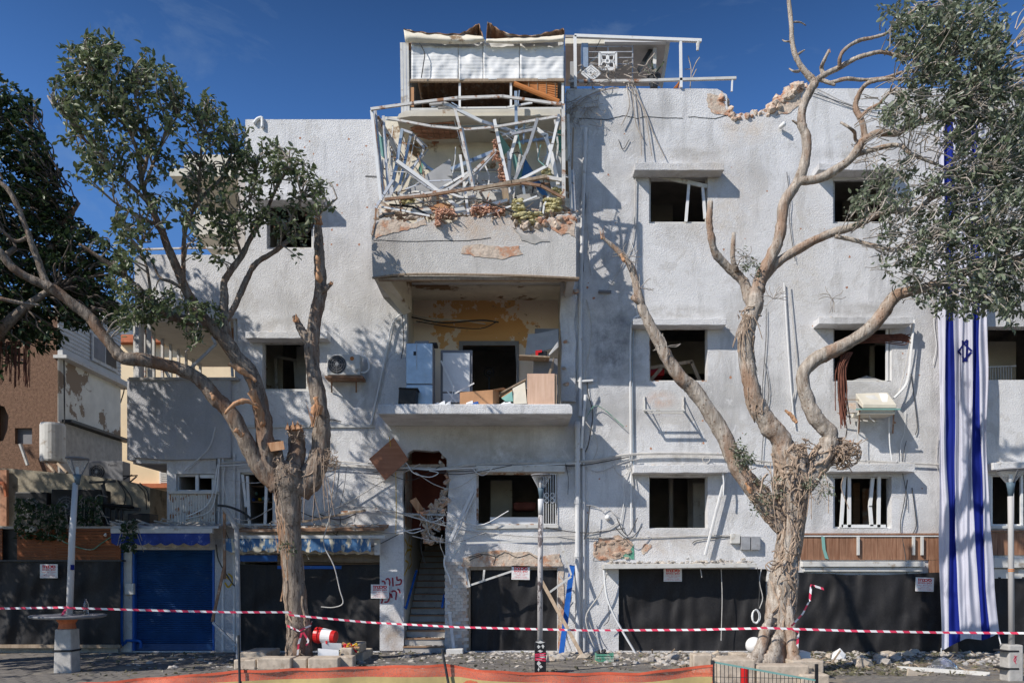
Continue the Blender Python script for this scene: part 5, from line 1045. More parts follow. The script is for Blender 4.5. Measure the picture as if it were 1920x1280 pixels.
lb4 = thing('carton', 'carton with a green and orange print tipped against the boards', 'carton', onb(950, -1.2)); MB().slab([P(940, 746, -1.22), P(960, 733, -1.18), P(962, 752, -1.26), P(948, 752, -1.26)], (0, 1, 0), .03).build('side', M['teal'], lb4); MB().slab([P(940, 744, -1.21), P(960, 731, -1.16), P(961, 736, -1.19), P(942, 747, -1.22)], (0, 1, 0), .032).build('flap', M['cardboard'], lb4)
pp_ = thing('scrap_paper', 'crumpled blue and white paper scraps along the balcony edge', 'paper', onb(885, -1.38))
for i in range(22):
    x = rnd.choice([rnd.uniform(810, 860), rnd.uniform(870, 895), rnd.uniform(940, 962)]); v = onb(x, -1.38 + rnd.uniform(0, .2)); r = rnd.uniform(.04, .09)
    MB().slab([v + Vector((-r, 0, .01)), v + Vector((r, .02, .02)), v + Vector((r * .8, .06, .02 + rnd.random() * .1)), v + Vector((-r, .07, .05))], (0, 0, 1), .004).build('scrap', M['blue'] if 868 < x < 898 and rnd.random() < .5 else M['paper'], pp_)
gp = thing('panel_stack', 'grey cabinet panels and shelf heaped behind the veneered cabinet', 'panels', onb(1020, -.6))
MB().slab([P(1008, 625, -.3), P(1046, 617, -.25), P(1048, 650, -.3), P(1000, 662, -.35), P(984, 668, -.35), P(990, 626, -.3)], (0, 1, 0), .03).build('panel', M['grey'], gp); MB().pbox(1000, 672, 1046, 756, -.6, .3).build('cabinet_side', M['midgrey'], gp, bev=.01); MB().bar(P(973, 670, -.8), P(1030, 673, -.8), .03, .4).build('shelf', M['oldwood'], gp)
MB().slab([P(1020, 676, -.85), P(1046, 640, -.8), P(1047, 650, -.8), P(1026, 670, -.85)], (0, 1, 0), .02).build('panel', M['whitedull'], gp); MB().slab([P(1028, 700, -.85), P(1040, 664, -.8), P(1038, 690, -.8), P(1032, 702, -.85)], (0, 1, 0), .02).build('panel', M['oldwood'], gp); MB().pbox(1003, 616, 1048, 640, -.1, .05).build('panel', M['midgrey'], gp)
tb = thing('tool_case', 'red and black tool case on the shelf at the right of the balcony', 'tool case', P(1014, 669, -.8)); MB().pbox(1005, 657, 1026, 669, -.9, .2).build('case', M['black'], tb, bev=.03); MB().pprism([(1004, 669), (1004, 657), (1016, 656), (1016, 660), (1009, 661), (1009, 669)], -.93, .028).build('panel', M['red'], tb)
rh = thing('junk_heap', 'small heap of jars, bags and scraps between the door and the cabinet', 'junk', onb(985, -.7)); mb = MB()
for i in range(16): v = onb(rnd.uniform(972, 1000), -.8 + rnd.uniform(-.1, .3)); mb.rock(v + Vector((0, 0, rnd.uniform(.03, .5))), rnd.uniform(.04, .12), i)
mb.build('scrap', M['grey'], rh)['kind'] = 'stuff'
fan = MB().tube([P(917 + 9 * math.cos(a * .5236), 698 + 9 * math.sin(a * .5236), 2.0) for a in range(13)], .012, 4); fan.tube([P(917 + 3 * math.cos(a * .5236), 698 + 3 * math.sin(a * .5236), 2.0) for a in range(13)], .02, 4); fan.tube([P(917, 707, 2.0), P(917, 770, 2.0)], .02, 5); fan.lathe([(.2, 0), (.18, .04), (.02, .06)], P(917, 772, 2.0), 12)
solo(fan, 'standing_fan', M['darkmetal'], 'dark standing fan in the doorway behind the balcony', 'fan')
# things seen through the other windows
wf = thing('window_frame', 'loose wooden frame leaning inside the middle floor window by the balcony', 'frame', P(1270, 715, .6))
for p, q_ in (((1217, 690), (1298, 678)), ((1296, 678), (1312, 714)), ((1217, 716), (1240, 690))): MB().bar(P(*p, .6), P(*q_, .6), .08, .06).build('bar', M['oldwood'], wf)
rc_ = thing('red_mattress', 'red folded cloth inside the middle floor window by the balcony', 'cloth', P(1232, 716, .9)); MB().pbox(1216, 690, 1246, 704, .9, .6).build('cloth', M['red'], rc_, bev=.03)
MB_ = MB().slab([P(1590, 716, .35), P(1625, 704, .5), P(1664, 716, .35)], (0, 1, 0), .03); solo(MB_, 'plasterboard_sheet', M['grey'], 'grey board lying on the sill of the right middle floor window', 'board')
wp = MB().pbox(919, 969, 1010, 983, .25, .05); solo(wp, 'white_board', M['paper'], 'long white board lying inside the shuttered first floor window', 'board')
rs = MB().pbox(962, 940, 1006, 956, 1.4, .6); solo(rs, 'sofa', M['interior_red'], 'dark red sofa back in the room behind the window grille', 'sofa', bev=.08)
tz = thing('toy_shelf', 'shelf of small coloured toys seen through the broken window left of the tree', 'shelf', P(490, 984, .9))
for y in (912, 941): MB().bar(P(466, y, .9), P(516, y + 1, .9), .03, .3).build('shelf_board', M['treadwood'], tz)
for x, y, m in ((469, 933, 'red'), (481, 925, 'green'), (476, 937, 'blue'), (487, 936, 'yellowspray'), (494, 934, 'teal'), (503, 936, 'grey')): MB().rock(P(x, y, .85), .06, x).build('toy', M[m], tz, smooth=True)
# plywood square hanging over the stair opening
pw_ = MB().slab([P(692, 860, -.35), P(738, 820, -.28), P(766, 861, -.32), P(722, 900, -.4)], (0, 1, 0), .02)
solo(pw_, 'plywood_sheet', M['ply'], 'square reddish plywood sheet hanging cornerwise beside the stair opening', 'board')
# ---------------------------------------------------------------- air conditioners
def outdoor_unit(a, b, c, d, Y, dep, label, fanx, fany, r, body='whitedull', brand=None, feet=True):
    t = thing('air_conditioner', label, 'air conditioner', P((a + c) / 2, d, Y + dep / 2), 'air conditioner units')
    MB().pbox(a, b, c, d, Y, dep).build('casing', M[body], t, bev=.02)
    k = (Y + D) / F; p = P(fanx, fany, Y)
    MB().lathe([(r * k, 0), (r * k, .012), (r * k * .97, .014)], p + Vector((0, -.001, 0)), 24, rot=Matrix.Rotation(math.radians(90), 3, 'X')).build('fan_opening', M['darkmetal'], t)
    g = MB()
    for f in (.35, .6, .85): g.tube([p + Vector((r * k * f * math.cos(i * .393), -.022, r * k * f * math.sin(i * .393))) for i in range(17)], .007, 4)
    for i in range(8): g.bar(p + Vector((0, -.024, 0)), p + Vector((r * k * math.cos(i * .785), -.02, r * k * math.sin(i * .785))), .008)
    g.build('fan_guard', M['midgrey'], t); MB().lathe([(r * k * .25, 0), (r * k * .2, .02)], p + Vector((0, -.02, 0)), 14, rot=Matrix.Rotation(math.radians(90), 3, 'X')).build('fan_hub', M['grey'], t)
    if brand: m = MB(); text_into(m, *brand, Y - .004); m.build('lettering', M['darkmetal'], t)
    return t
ac = outdoor_unit(613, 664, 675, 703, -.42, .32, 'white outdoor unit with a round fan on the wall left of the balcony', 632, 683, 17)
for x in (622, 668): MB().bar(P(x, 706, -.42), P(x, 706, -.02), .04).build('bracket', M['rust'], ac); MB().bar(P(x, 707, -.40), P(x, 735, -.02), .03).build('bracket', M['rust'], ac)
MB().pbox(609, 704, 680, 708, -.44, .42).build('shelf', M['rust'], ac); MB().lathe([(.05, 0), (.045, .006)], P(660, 672, -.421), 10, rot=Matrix.Rotation(math.radians(90), 3, 'X')).build('badge', M['bamboo'], ac)
ho = MB().ptube([(678, 668), (688, 672), (692, 690), (684, 698), (676, 698)], -.3, .022, 6); ho.build('hose', M['white'], ac)
wa = thing('air_conditioner', 'battered cream window unit tilted on a bracket below the right middle floor window', 'air conditioner', P(1645, 776, -.4), 'air conditioner units')
f = lambda x, y, Y: P(x, y, Y)
MB().hexa([f(1617, 765, -.62), f(1682, 765, -.62), f(1681, 758, -.62), f(1618, 757, -.62), f(1604, 752, -.05), f(1670, 752, -.05), f(1664, 735, -.05), f(1604, 737, -.05)]).build('casing', M['cream'], wa, bev=.015)
MB().pbox(1613, 769, 1679, 776, -.6, .5).build('tray', M['cream'], wa, bev=.01); MB().bar(P(1605, 767, -.64), P(1688, 767, -.64), .03).build('bracket', M['teal'], wa)
for y in (749, 774): MB().bar(P(1570, y, -.25), P(1612, y, -.3), .02).build('bracket', M['oldwood'], wa)
for x in (1612, 1676): MB().bar(P(x, 770, -.6), P(x - 4, 775, -.02), .035).build('bracket', M['rust'], wa); MB().bar(P(x, 770, -.6), P(x - 2, 812, -.02), .025).build('bracket', M['rust'], wa)
MB().slab([f(1622, 758, -.58), f(1650, 757, -.55), f(1642, 739, -.1), f(1614, 740, -.1)], (0, -.4, .9), .012).build('grille', M['whitedull'], wa)
MB().slab([f(1655, 757, -.56), f(1677, 757, -.55), f(1662, 738, -.1), f(1648, 738, -.1)], (0, -.4, .9), .012).build('grille', M['signwhite'], wa); MB().slab([f(1590, 764, -.5), f(1606, 768, -.5), f(1604, 756, -.3), f(1592, 755, -.3)], (0, 0, 1), .01).build('flap', M['plasterbreak'], wa)
# ---------------------------------------------------------------- left side: annex with low fence, neighbours
NB = thing('neighbour_house', 'brown rendered house with a peeling white side wall behind the low annex', 'building', (-14, 5, 0))
xc = P(108, 0, 3.5).x; YN0, YN1 = 3.5, 7.1
nw = [(-21, 0), (xc, 0), (xc, 9.3), (-21, 9.3)]
nh = [[(P(x, 0, YN0).x, P(0, y, YN0).z) for x, y in rect(28, 802, 60, 832)], [(P(x, 0, YN0).x, P(0, y, YN0).z) for x, y in ((-12, 756), (8, 762), (16, 780), (14, 805), (6, 826), (-12, 830))]]
MB().prism(nw, YN0, YN0 + .3, nh).build('front_wall', M['brown'], NB)
MB().box(xc - .3, YN0 + .003, 0, xc + .012, YN1, 8.0).build('side_wall', M['neighbourwhite'], NB)
MB().box(xc - .3, YN0 + .31, 8.25, xc + .0, YN1, 9.9).build('siding_backing', M['siding'], NB)
for i in range(14): z = 8.27 + i * .12; MB().hexa([(xc, YN1, z), (xc, YN0, z), (xc, YN0, z + .115), (xc, YN1, z + .115), (xc + .035, YN1, z), (xc + .035, YN0, z), (xc + .008, YN0, z + .115), (xc + .008, YN1, z + .115)]).build('siding_board', M['siding'], NB)
MB().box(xc - .1, YN0 - .05, 8.0, xc + .28, YN1 + .3, 8.09).build('cornice', M['whitedull'], NB); MB().box(xc, YN0, 8.1, xc + .14, YN1 + .2, 8.24).build('cornice', M['siding'], NB)
MB().box(xc + .01, YN0 + .2, 6.22, xc + .3, YN1 + .3, 6.3).build('ledge', M['darkmetal'], NB)
MB().box(xc + .012, YN0, 0, xc + .06, YN1, 6.2).build('lower_wall', M['concrete'], NB)
wn_ = MB().box(xc + .04, 5.2, 8.4, xc + .09, 6.75, 9.25).build('window', M['whitedull'], NB)
MB().box(xc + .06, 5.3, 8.5, xc + .1, 5.95, 9.15).build('pane', M['midgrey'], wn_); MB().box(xc + .06, 6.02, 8.5, xc + .1, 6.65, 9.15).build('pane', M['black'], wn_)
MB().box(-20, YN0 + .5, 0, xc - .32, YN1 - .05, 9.2).build('body', M['interior'], NB)
sm = MB().pprism(rect(28, 802, 60, 832), YN0 + .12, .05); sm.build('small_window', M['midgrey'], NB)
MB().ptube([(120, 668, 3.7), (121, 790, 3.6), (119, 860, 3.6)], 3.5, .02, 5).build('cable', M['cabledark'], NB); MB().ptube([(226, 712, 7.3), (233, 728, 7.2), (226, 755, 7.3)], 7.3, .02, 5).build('cable', M['cabledark'], NB)
MB().ptube([(38, 832), (52, 872)], 3.2, .05, 6, 1).build('drainpipe', M['whitedull'], NB)
WT = thing('water_heater', 'upright white water heater cylinder against the brown house', 'water heater', P(99, 866, 2.9)); k = (2.9 + D) / F
MB().lathe([(20 * k, 0), (21.5 * k, .05), (21.5 * k, 72 * k - .06), (20 * k, 72 * k), (3 * k, 74 * k)], P(99, 866, 2.9), 22).build('tank', M['whitedull'], WT, smooth=False)
for x0, x1 in ((86, 104), (106, 126)): MB().bar(P(x0, 866, 2.8), P(x1, 886, 2.2), .06).build('leg', M['oldwood'], WT)
FB = thing('cream_house', 'sunlit cream house far behind the corner balcony', 'building', P(300, 1000, 11)); fy = 11
MB().pbox(224, 640, 480, 1100, fy, 4).build('wall', M['farcream'], FB); MB().pbox(218, 627, 490, 641, fy - .35, 4.5).build('cornice', M['terracotta'], FB); MB().pbox(224, 906, 480, 914, fy - .25, .24).build('ledge', M['terracotta'], FB)
wn_ = MB().pbox(299, 868, 318, 906, fy - .1, .09).build('window_shutter', M['white'], FB)
for i in range(9): MB().pbox(300, 870 + i * 4, 317, 872.6 + i * 4, fy - .14, .03).build('slat', M['whitedull'], wn_)
MB().pbox(262, 600, 300, 628, fy + 2, 2).build('roof_room', M['white'], FB); MB().pbox(330, 690, 345, 706, fy - .05, .04).build('pane', M['midgrey'], FB)
WB2 = thing('white_block', 'pale block whose top shows through the leaves at the far left', 'building', P(215, 900, 14)); MB().pbox(150, 560, 216, 1080, 14, 4).build('wall', M['siding'], WB2)
# low annex: cream wall, its clutter, slatted fascia
AX = thing('shop_annex', 'low shop annex with a dirty cream wall and a slatted wooden fascia at the left', 'building', (-10.5, 0, 0))
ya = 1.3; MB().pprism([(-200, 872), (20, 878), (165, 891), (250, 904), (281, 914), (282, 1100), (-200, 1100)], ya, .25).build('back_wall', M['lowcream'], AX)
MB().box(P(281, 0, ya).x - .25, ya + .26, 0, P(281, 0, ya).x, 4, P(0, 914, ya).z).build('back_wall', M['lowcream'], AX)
MB().box(-24, -.2, P(0, 987, 0).z - .06, P(226, 0, 0).x, ya - .003, P(0, 987, 0).z).build('roof_ledge', M['concrete'], AX)
for i in range(11): MB().pbox(35, 990 + i * 5.5, 226, 994.9 + i * 5.5, -.22 - rnd.uniform(0, .008), .03).build('slat', M['slatwood'], AX)
for i in range(11): MB().pbox(-160, 990 + i * 5.5, 4, 994.9 + i * 5.5, -.22, .03).build('slat', M['slatwood'], AX)
for x in (-10, 35, 100, 165, 220): MB().pbox(x - 3, 988, x + 3, 1052, -.187, .06).build('batten', M['slatwood'], AX)
MB().box(-24, -.12, 0, P(226, 0, 0).x, -.02, P(0, 1050, 0).z).build('base_wall', M['concrete'], AX); MB().pbox(5, 988, 34, 1052, -.1, .05).build('gap_shade', M['black'], AX)  # black sheet stands in for the shade in the slat gap
MB().pbox(-160, 1208, 225, 1214, -.4, .1).build('foot_rail', M['oldwood'], AX); MB().pbox(-200, 1049, 228, 1052, -.34, .2).build('fence_rail', M['darkmetal'], AX)
MB().pbox(0, 880, 12, 985, ya - .15, .1).build('pillar', M['brick'], AX); MB().ptube([(0, 905), (8, 908), (12, 930)], ya - .25, .05, 6).build('pipe', M['terracotta'], AX)
for L in ([(100, 1003), (130, 1020), (170, 1030), (190, 1018), (225, 995)], [(60, 1000), (100, 1004)]): MB().ptube(L, -.3, .012, 4).build('string_light', M['green'], AX)
MB().rock(P(198, 1002, -.3), .05, 3).build('bulb', M['white'], AX); MB().pbox(46, 986, 64, 997, -.35, .12).build('camera_box', M['whitedull'], AX, bev=.02)
outdoor_unit(166, 864, 231, 904, 1.75, .4, 'grey outdoor unit with a lettered front on the low wall at the left', 182, 884, 14, 'midgrey', ('Family', 203, 869, 219, 875))
for (a, b, c, d, fx, lab) in ((28, 922, 88, 984, 58, 'black old condenser unit at the far left behind the trailing plants'), (96, 917, 189, 980, 125, 'larger black condenser unit behind the lamp post and trailing plants')):
    outdoor_unit(a, b, c, d, .55, .5, lab, fx, (b + d) / 2, 20, 'black')
TS = thing('antenna_stand', 'bent black metal stand with a T shaped top on the annex roof', 'stand', P(206, 985, .5))
for p, q_, w in (((168, 904), (216, 902), .05), ((193, 908), (199, 940), .07), ((199, 940), (202, 985), .06), ((192, 945), (262, 955), .1), ((205, 952), (205, 985), .05), ((219, 952), (219, 985), .06), ((228, 952), (228, 985), .05), ((200, 896), (194, 908), .04)): MB().bar(P(*p, .5), P(*q_, .5), w).build('bar', M['darkmetal'], TS)
MB().slab([P(190, 946, .3), P(245, 950, .3), P(262, 958, .7), P(200, 955, .8)], (0, 0, 1), .05).build('plate', M['black'], TS)
for x0, y0, x1, y1 in ((231, 892, 258, 891), (232, 898, 248, 890), (243, 904, 256, 893)): MB().bar(P(x0, y0, 1.3), P(x1, y1, 1.3), .03).build('aerial_rod', M['darkmetal'], TS)
for L in ([(220, 900), (235, 925), (232, 950)], [(222, 900), (245, 930), (248, 952)], [(258, 908), (272, 925), (275, 955)], [(262, 905), (276, 920), (278, 940)]): MB().ptube(L, 1.2, .015, 4).build('cable', M['cabledark'], TS)
WS = MB().pbox(239, 962, 280, 985, .3, .5); solo(WS, 'roof_box', M['black'], 'flat black box on the annex roof beside the metal stand', 'box', bev=.02)
# trailing plants along the ledge
q = random.Random(77)
def ivy(px0, px1, pyt, pyb, Y, n, label):
    t = thing('trailing_plant', label, 'plant', P((px0 + px1) / 2, 987, Y)); tw = MB(); lf = MB()
    for i in range(int(n / 12)):
        x = q.uniform(px0, px1); y0 = q.uniform(pyt, 985); L = [(x, 985), (x + q.uniform(-8, 8), y0), (x + q.uniform(-16, 16), q.uniform(y0, pyb))]; tw.ptube(L, Y, .008, 4, 3)
    for i in range(n):
        c = P(q.uniform(px0, px1), q.uniform(pyt, pyb) , Y + q.uniform(-.2, .15)); u = Vector((q.uniform(-1, 1), q.uniform(-1, .2), q.uniform(-1, .6))).normalized(); v = u.orthogonal().normalized(); r = q.uniform(.04, .08)
        lf.add([c - u * r, c + v * r * .5, c + u * r, c - v * r * .5 + Vector((0, -.01, .01))], [(0, 1, 2, 3)])
    tw.build('stem', M['twig'], t); lf.build('foliage', M['leafD'], t)['kind'] = 'stuff'
ivy(28, 66, 935, 1010, -.3, 260, 'trailing green plant at the left end of the annex ledge'); ivy(70, 125, 945, 1015, -.3, 360, 'trailing green plant hanging over the wooden slats beside the lamp post'); ivy(140, 192, 930, 985, -.1, 240, 'bushy green plant in front of the larger black condenser'); ivy(228, 256, 975, 1035, -.95, 200, 'small green creeper dangling over the blue awning')

# ---------------------------------------------------------------- street furniture and loose things
def gp(px, py): return P(px, py, GY(py))
def lamp(bx, by, tx, ty, top, hw, label, wear, base=None):
    Y = GY(by) if by < 1400 else by; s = (Y + D) / F
    t = thing('street_lamp', label, 'lamp post', (P(bx, 0, Y).x, Y, 0), 'conical street lamps')
    a, b = P(bx, min(by, 1255), Y), P(tx, ty, Y)
    return t, Y, s, a, b
def lamphead(t, Y, cx, top, bot, hw, colbot, colw):
    s = (Y + D) / F; c = P(cx, 0, Y)
    MB().lathe([(hw * s, 0), (hw * s * 1.06, .008), (hw * s * 1.03, .03), (hw * .3 * s, .045)], (c.x, Y, P(0, top + 4, Y).z), 22).build('lamp_cap', M['midgrey'], t)
    zb, zt = P(0, bot, Y).z, P(0, top + 5, Y).z
    g = MB(); n = 22; 
    for r0, z0 in (((colw * s), zb), (hw * s * .98, zt - .003)):
        for k in range(n): g.v.append((c.x + r0 * math.cos(6.2832 * k / n), Y + r0 * math.sin(6.2832 * k / n), z0))
    for k in range(n): g.f.append([k, (k + 1) % n, (k + 1) % n + n, k + n]); g.m.append(0)
    g.build('lamp_glass', M['lampglass'], t, smooth=True)
    for k in range(3):
        a = .5 + k * 2.09; MB().bar((c.x + colw * s * math.cos(a), Y + colw * s * math.sin(a), zb), (c.x + hw * s * math.cos(a), Y + hw * s * math.sin(a), zt), .018).build('lamp_rib', M['midgrey'], t)
    MB().lathe([(3 * s, 0), (3.5 * s, .05), (2.5 * s, .14)], (c.x, Y, zb), 10).build('bulb', M['white'], t)
    zc = P(0, colbot, Y).z
    MB().lathe([(colw * .55 * s, 0), (colw * .8 * s, (zb - zc) * .6), (colw * 1.05 * s, zb - zc)], (c.x, Y, zc), 14).build('collar', M['collar'], t, smooth=True)
def post_mat(name, a, b, sc_, th):
    t = NT(name); c = t.mix(t.ramp(t.noise(3.5, 7, .75, (1, 1, .4)), th, th + .03), a, b); t.bump(t.noise(30), .2, .004); return t.fin(c, .6)
M['postL'] = post_mat('chipped_white_post', (.55, .54, .53), (.13, .12, .11), 4, .62); M['postC'] = post_mat('flaking_dark_post', (.52, .49, .47), (.10, .08, .08), 4, .52); M['postR'] = post_mat('grey_post', (.46, .44, .42), (.25, .22, .2), 4, .62)
# left lamp with the round table round its pillar
YL = -3.85; sL = (YL + D) / F
tl = thing('street_lamp', 'tall slightly leaning lamp post rising through the round table at the left', 'lamp post', P(126, 1262, YL), 'conical street lamps')
MB().tube([P(130, 1160, YL), P(135, 1010, YL), P(141.5, 905, YL)], [.062, .058, .05], 14).build('post', M['postL'], tl, smooth=True)
lamphead(tl, YL, 145, 857, 889, 19.5, 908, 7); MB().pbox(132, 1058, 138.5, 1068, YL - .075, .02).build('sticker', M['starblue'], tl)
TB = thing('round_table', 'round grey standing table on a square concrete pillar at the left', 'table', P(126, 1262, YL)); zt = P(0, 1152, YL).z; cx = P(128, 0, YL).x
MB().lathe([(.60, 0), (.655, .02), (.665, .045), (.655, .06)], (cx, YL, zt - .06), 40).build('tabletop', M['midgrey'], TB); MB().lathe([(.16, 0), (.14, .1), (.19, .17), (.22, .2)], (cx - .02, YL, zt - .262), 12).build('bracket', M['terracotta'], TB)
x0, x1 = P(110, 0, YL).x, P(142, 0, YL).x; MB().hexa([(x0 - .01, YL - .165, 0), (x1 + .01, YL - .165, 0), (x1 - .01, YL - .155, zt - .265), (x0 + .01, YL - .155, zt - .265), (x0 - .01, YL + .165, 0), (x1 + .01, YL + .165, 0), (x1 - .01, YL + .155, zt - .265), (x0 + .01, YL + .155, zt - .265)]).build('pillar', M['concrete'], TB, bev=.02)
MB().box(x0 - .012, YL - .172, .42, x1 + .012, YL + .172, .455).build('strap', M['black'], TB)
bt = MB().lathe([(.035, 0), (.045, .01), (.045, .09), (.038, .11), (.045, .13), (.045, .2), (.03, .25), (.014, .28), (.014, .305)], P(161, 1149, YL), 14); o = solo(bt, 'water_bottle', M['glass'], 'empty clear plastic water bottle standing on the round table', 'bottle', smooth=True); o.location.z = zt + .003
sc_ = MB()
for i in range(7): sc_.ptube([(137 + i * 2, 1150), (142 + i * 3, 1145 + i % 3), (150 + i, 1150)], YL - .2, .01, 4, 3)
solo(sc_, 'twig_scraps', M['cabledark'], 'dark twisted scraps of tape and twig on the round table', 'scraps')
# middle lamp on a painted block
YC = GY(1264); tc_ = thing('street_lamp', 'middle lamp post with flaking dark paint on a black painted block', 'lamp post', (P(1013, 0, YC).x, YC, 0), 'conical street lamps')
MB().tube([P(1012.5, 1205, YC), P(1013, 1050, YC), P(1014, 965, YC)], [.052, .05, .048], 14).build('post', M['postC'], tc_, smooth=True); MB().tube([P(1014, 965, YC), P(1014, 935, YC)], [.05, .052], 14).build('post_top', M['pipe'], tc_, smooth=True)
lamphead(tc_, YC, 1014.5, 888, 914, 18, 936, 6)
x0, x1 = P(1002.5, 0, YC).x, P(1023.5, 0, YC).x; zb = P(0, 1200, YC).z
MB().prism([(x0, 0), (x1, 0), (x1, zb - .04), (x1 - .04, zb), (x0 + .04, zb), (x0, zb - .04)], YC - .11, YC + .11).build('block', M['black'], tc_)
q = random.Random(8); pm_ = MB()
for (cx_, cy_, rx, ry) in ((1013, 1203, 9, 2.5), (1010, 1212, 3, 4), (1018, 1211, 3, 4), (1013, 1220, 5, 2.5), (1016, 1226, 6, 2), (1016, 1231, 6, 2), (1011, 1235.5, 6, 1.5), (1010, 1243, 4.5, 4.5), (1014, 1249, 4, 3), (1010, 1254, 2, 4)):
    pm_.pprism(rough([(cx_ - rx, cy_), (cx_, cy_ - ry), (cx_ + rx, cy_), (cx_, cy_ + ry), (cx_ - rx, cy_)], 3, .6, int(cx_ + cy_)), YC - .115, .004)
pm_.build('painted_marks', M['whitedull'], tc_)['kind'] = 'stuff'
for y, t_ in ((1225, -1), (1228.5, -.5), (1233.5, .6), (1237, 1)): MB().bar(P(1003, y - t_, YC - .118), P(1023, y + t_, YC - .118), .02, .006).build('red_stripe', M['tapered'], tc_)
# right lamp on a pale concrete pillar
YR_ = -5.0; tr_ = thing('street_lamp', 'pale lamp post at the right edge on a concrete pillar with black straps', 'lamp post', (P(1896, 0, YR_).x, YR_, 0), 'conical street lamps')
MB().tube([P(1896.5, 1212, YR_), P(1895.5, 1000, YR_), P(1894.5, 930, YR_)], [.05, .047, .045], 14).build('post', M['postR'], tr_, smooth=True); lamphead(tr_, YR_, 1895, 878, 904, 22, 931, 7.5)
x0, x1 = P(1882, 0, YR_).x, P(1910, 0, YR_).x; zb = P(0, 1207, YR_).z; MB().hexa([(x0, YR_ - .14, 0), (x1, YR_ - .14, 0), (x1, YR_ - .14, zb), (x0 + .005, YR_ - .14, zb), (x0, YR_ + .14, 0), (x1, YR_ + .14, 0), (x1, YR_ + .14, zb), (x0 + .005, YR_ + .14, zb)]).build('pillar', M['concrete'], tr_, bev=.025)
for y in (1220, 1253): MB().pbox(1881.2, y - 1.5, 1910.8, y + 1.5, YR_ - .147, .295).build('strap', M['black'], tr_)
mk = MB(); flatstroke(mk, [(1902, 1228), (1905, 1234), (1903, 1240)], .012, YR_ - .144); flatstroke(mk, [(1906, 1229), (1901, 1236), (1905, 1243)], .012, YR_ - .144); mk.build('red_mark', M['tapered'], tr_)['kind'] = 'stuff'
for y in (1068, 1071): MB().lathe([(.052, 0), (.052, .02)], P(1896, y, YR_), 12).build('band', M['bamboo'], tr_)
# bent grey pipe standing at the left of the tree
bp_ = MB().ptube([(420, 953, -.9), (428, 962, -.9), (441, 988, -.9), (444, 1000, -.9), (446, 1100, -1.2), (447, 1200, -1.6), (447, 1236, -1.7)], -1, .055, 8, 3); solo(bp_, 'bent_pole', M['grey'], 'bent grey pole with a crooked top left of the tree trunk', 'pole')
rp = MB().bar(P(421, 958, -.6), P(421, 1085, -.7), .06, .04); rp.bar(P(421, 1060, -.7), P(398, 1165, -.9), .06, .04); solo(rp, 'broken_rail', M['rust'], 'brown bent rail leaning on the pillar right of the blue shutter', 'rail')
rp = MB().bar(P(399, 1166, -.9), P(446, 1213, -1.0), .05, .04); solo(rp, 'fallen_bar', M['steel'], 'grey bar fallen at a slant between the shutter and the bent pole', 'bar')
# planks at the doorway
bl = MB().bar(P(1052, 1228, -.9), P(1073, 1062, -.1), .17, .05, up=(1, 0, 0)); bl = MB().hexa([P(1047, 1229, -.95), P(1057, 1229, -.95), P(1078, 1060, -.1), P(1068, 1058, -.1), P(1047, 1229, -.9), P(1057, 1229, -.9), P(1078, 1060, -.05), P(1068, 1058, -.05)]); solo(bl, 'blue_plank', M['blue'], 'tall blue board leaning against the wall by the drainpipe', 'plank')
bl = MB().bar(P(1097, 1238, -1.7), P(1016, 1090, -.3), .08, .07); solo(bl, 'timber_pole', M['oldwood'], 'weathered timber leaning across the narrow doorway', 'timber')
bl = MB().bar(P(843, 1148, -.25), P(851, 1217, -.3), .07, .03); bl.bar(P(839, 1147, -.3), P(847, 1148, -.3), .06, .05); solo(bl, 'grey_post_piece', M['pipe'], 'short grey post with a dark head leaning on the tiles', 'post')
bl = MB().pbox(836, 1216, 868, 1230, -.55, .4); solo(bl, 'step_block', M['whitedull'], 'pale low block at the foot of the tiled pier', 'block', bev=.02)
# crate, ball lamp, boxes, bag
GC = thing('plastic_crate', 'small green plastic crate of dark scraps by the concrete pier', 'crate', gp(1133, 1240)); Yc = GY(1240); c = P(1133, 1240, Yc)
for i in range(3): MB().box(c.x - .19, Yc - .13, .03 + i * .055, c.x + .19, Yc - .11, .07 + i * .055).build('slat', M['green'], GC); MB().box(c.x - .19, Yc + .11, .03 + i * .055, c.x + .19, Yc + .13, .07 + i * .055).build('slat', M['green'], GC)
for sx_ in (-.19, .17): MB().box(c.x + sx_, Yc - .109, .03, c.x + sx_ + .02, Yc + .109, .19).build('side', M['green'], GC)
MB().box(c.x - .19, Yc - .13, .008, c.x + .19, Yc + .13, .028).build('base', M['green'], GC)
mb = MB()
for i in range(26): mb.rock((c.x + q.uniform(-.15, .15), Yc + q.uniform(-.09, .09), .1 + q.uniform(0, .15)), q.uniform(.03, .06), i)
mb.build('scrap', M['darkmetal'], GC)['kind'] = 'stuff'
gl = MB(); 
for j in range(13):
    pass
prof = [(max(.004, .165 * math.sin(math.pi * i / 14)), .165 - .165 * math.cos(math.pi * i / 14)) for i in range(15)]
gl.lathe(prof, P(1414, 1225, -3.55), 24); o = solo(gl, 'globe_shade', M['signwhite'], 'white globe lamp shade lying behind the right tree trunk', 'lamp shade', smooth=True)
bx = MB().pbox(1484, 1222, 1520, 1236, -4.1, .4); solo(bx, 'white_box', M['paper'], 'flat white box on the stones right of the pale trunk', 'box', bev=.006)
bg = MB(); b0 = gp(1768, 1257)
def bagf(u, v):
    a = u * 6.2832; r = (.33 * (1 - v) ** .7 + .015) * (1 + .35 * noise.noise(Vector((math.cos(a) * 1.6, math.sin(a) * 1.6, v * 3)))); return b0 + Vector((math.cos(a) * r * 1.05, math.sin(a) * r * .7, v * .26 + .03 * noise.noise(Vector((a, v * 5, 1)))))
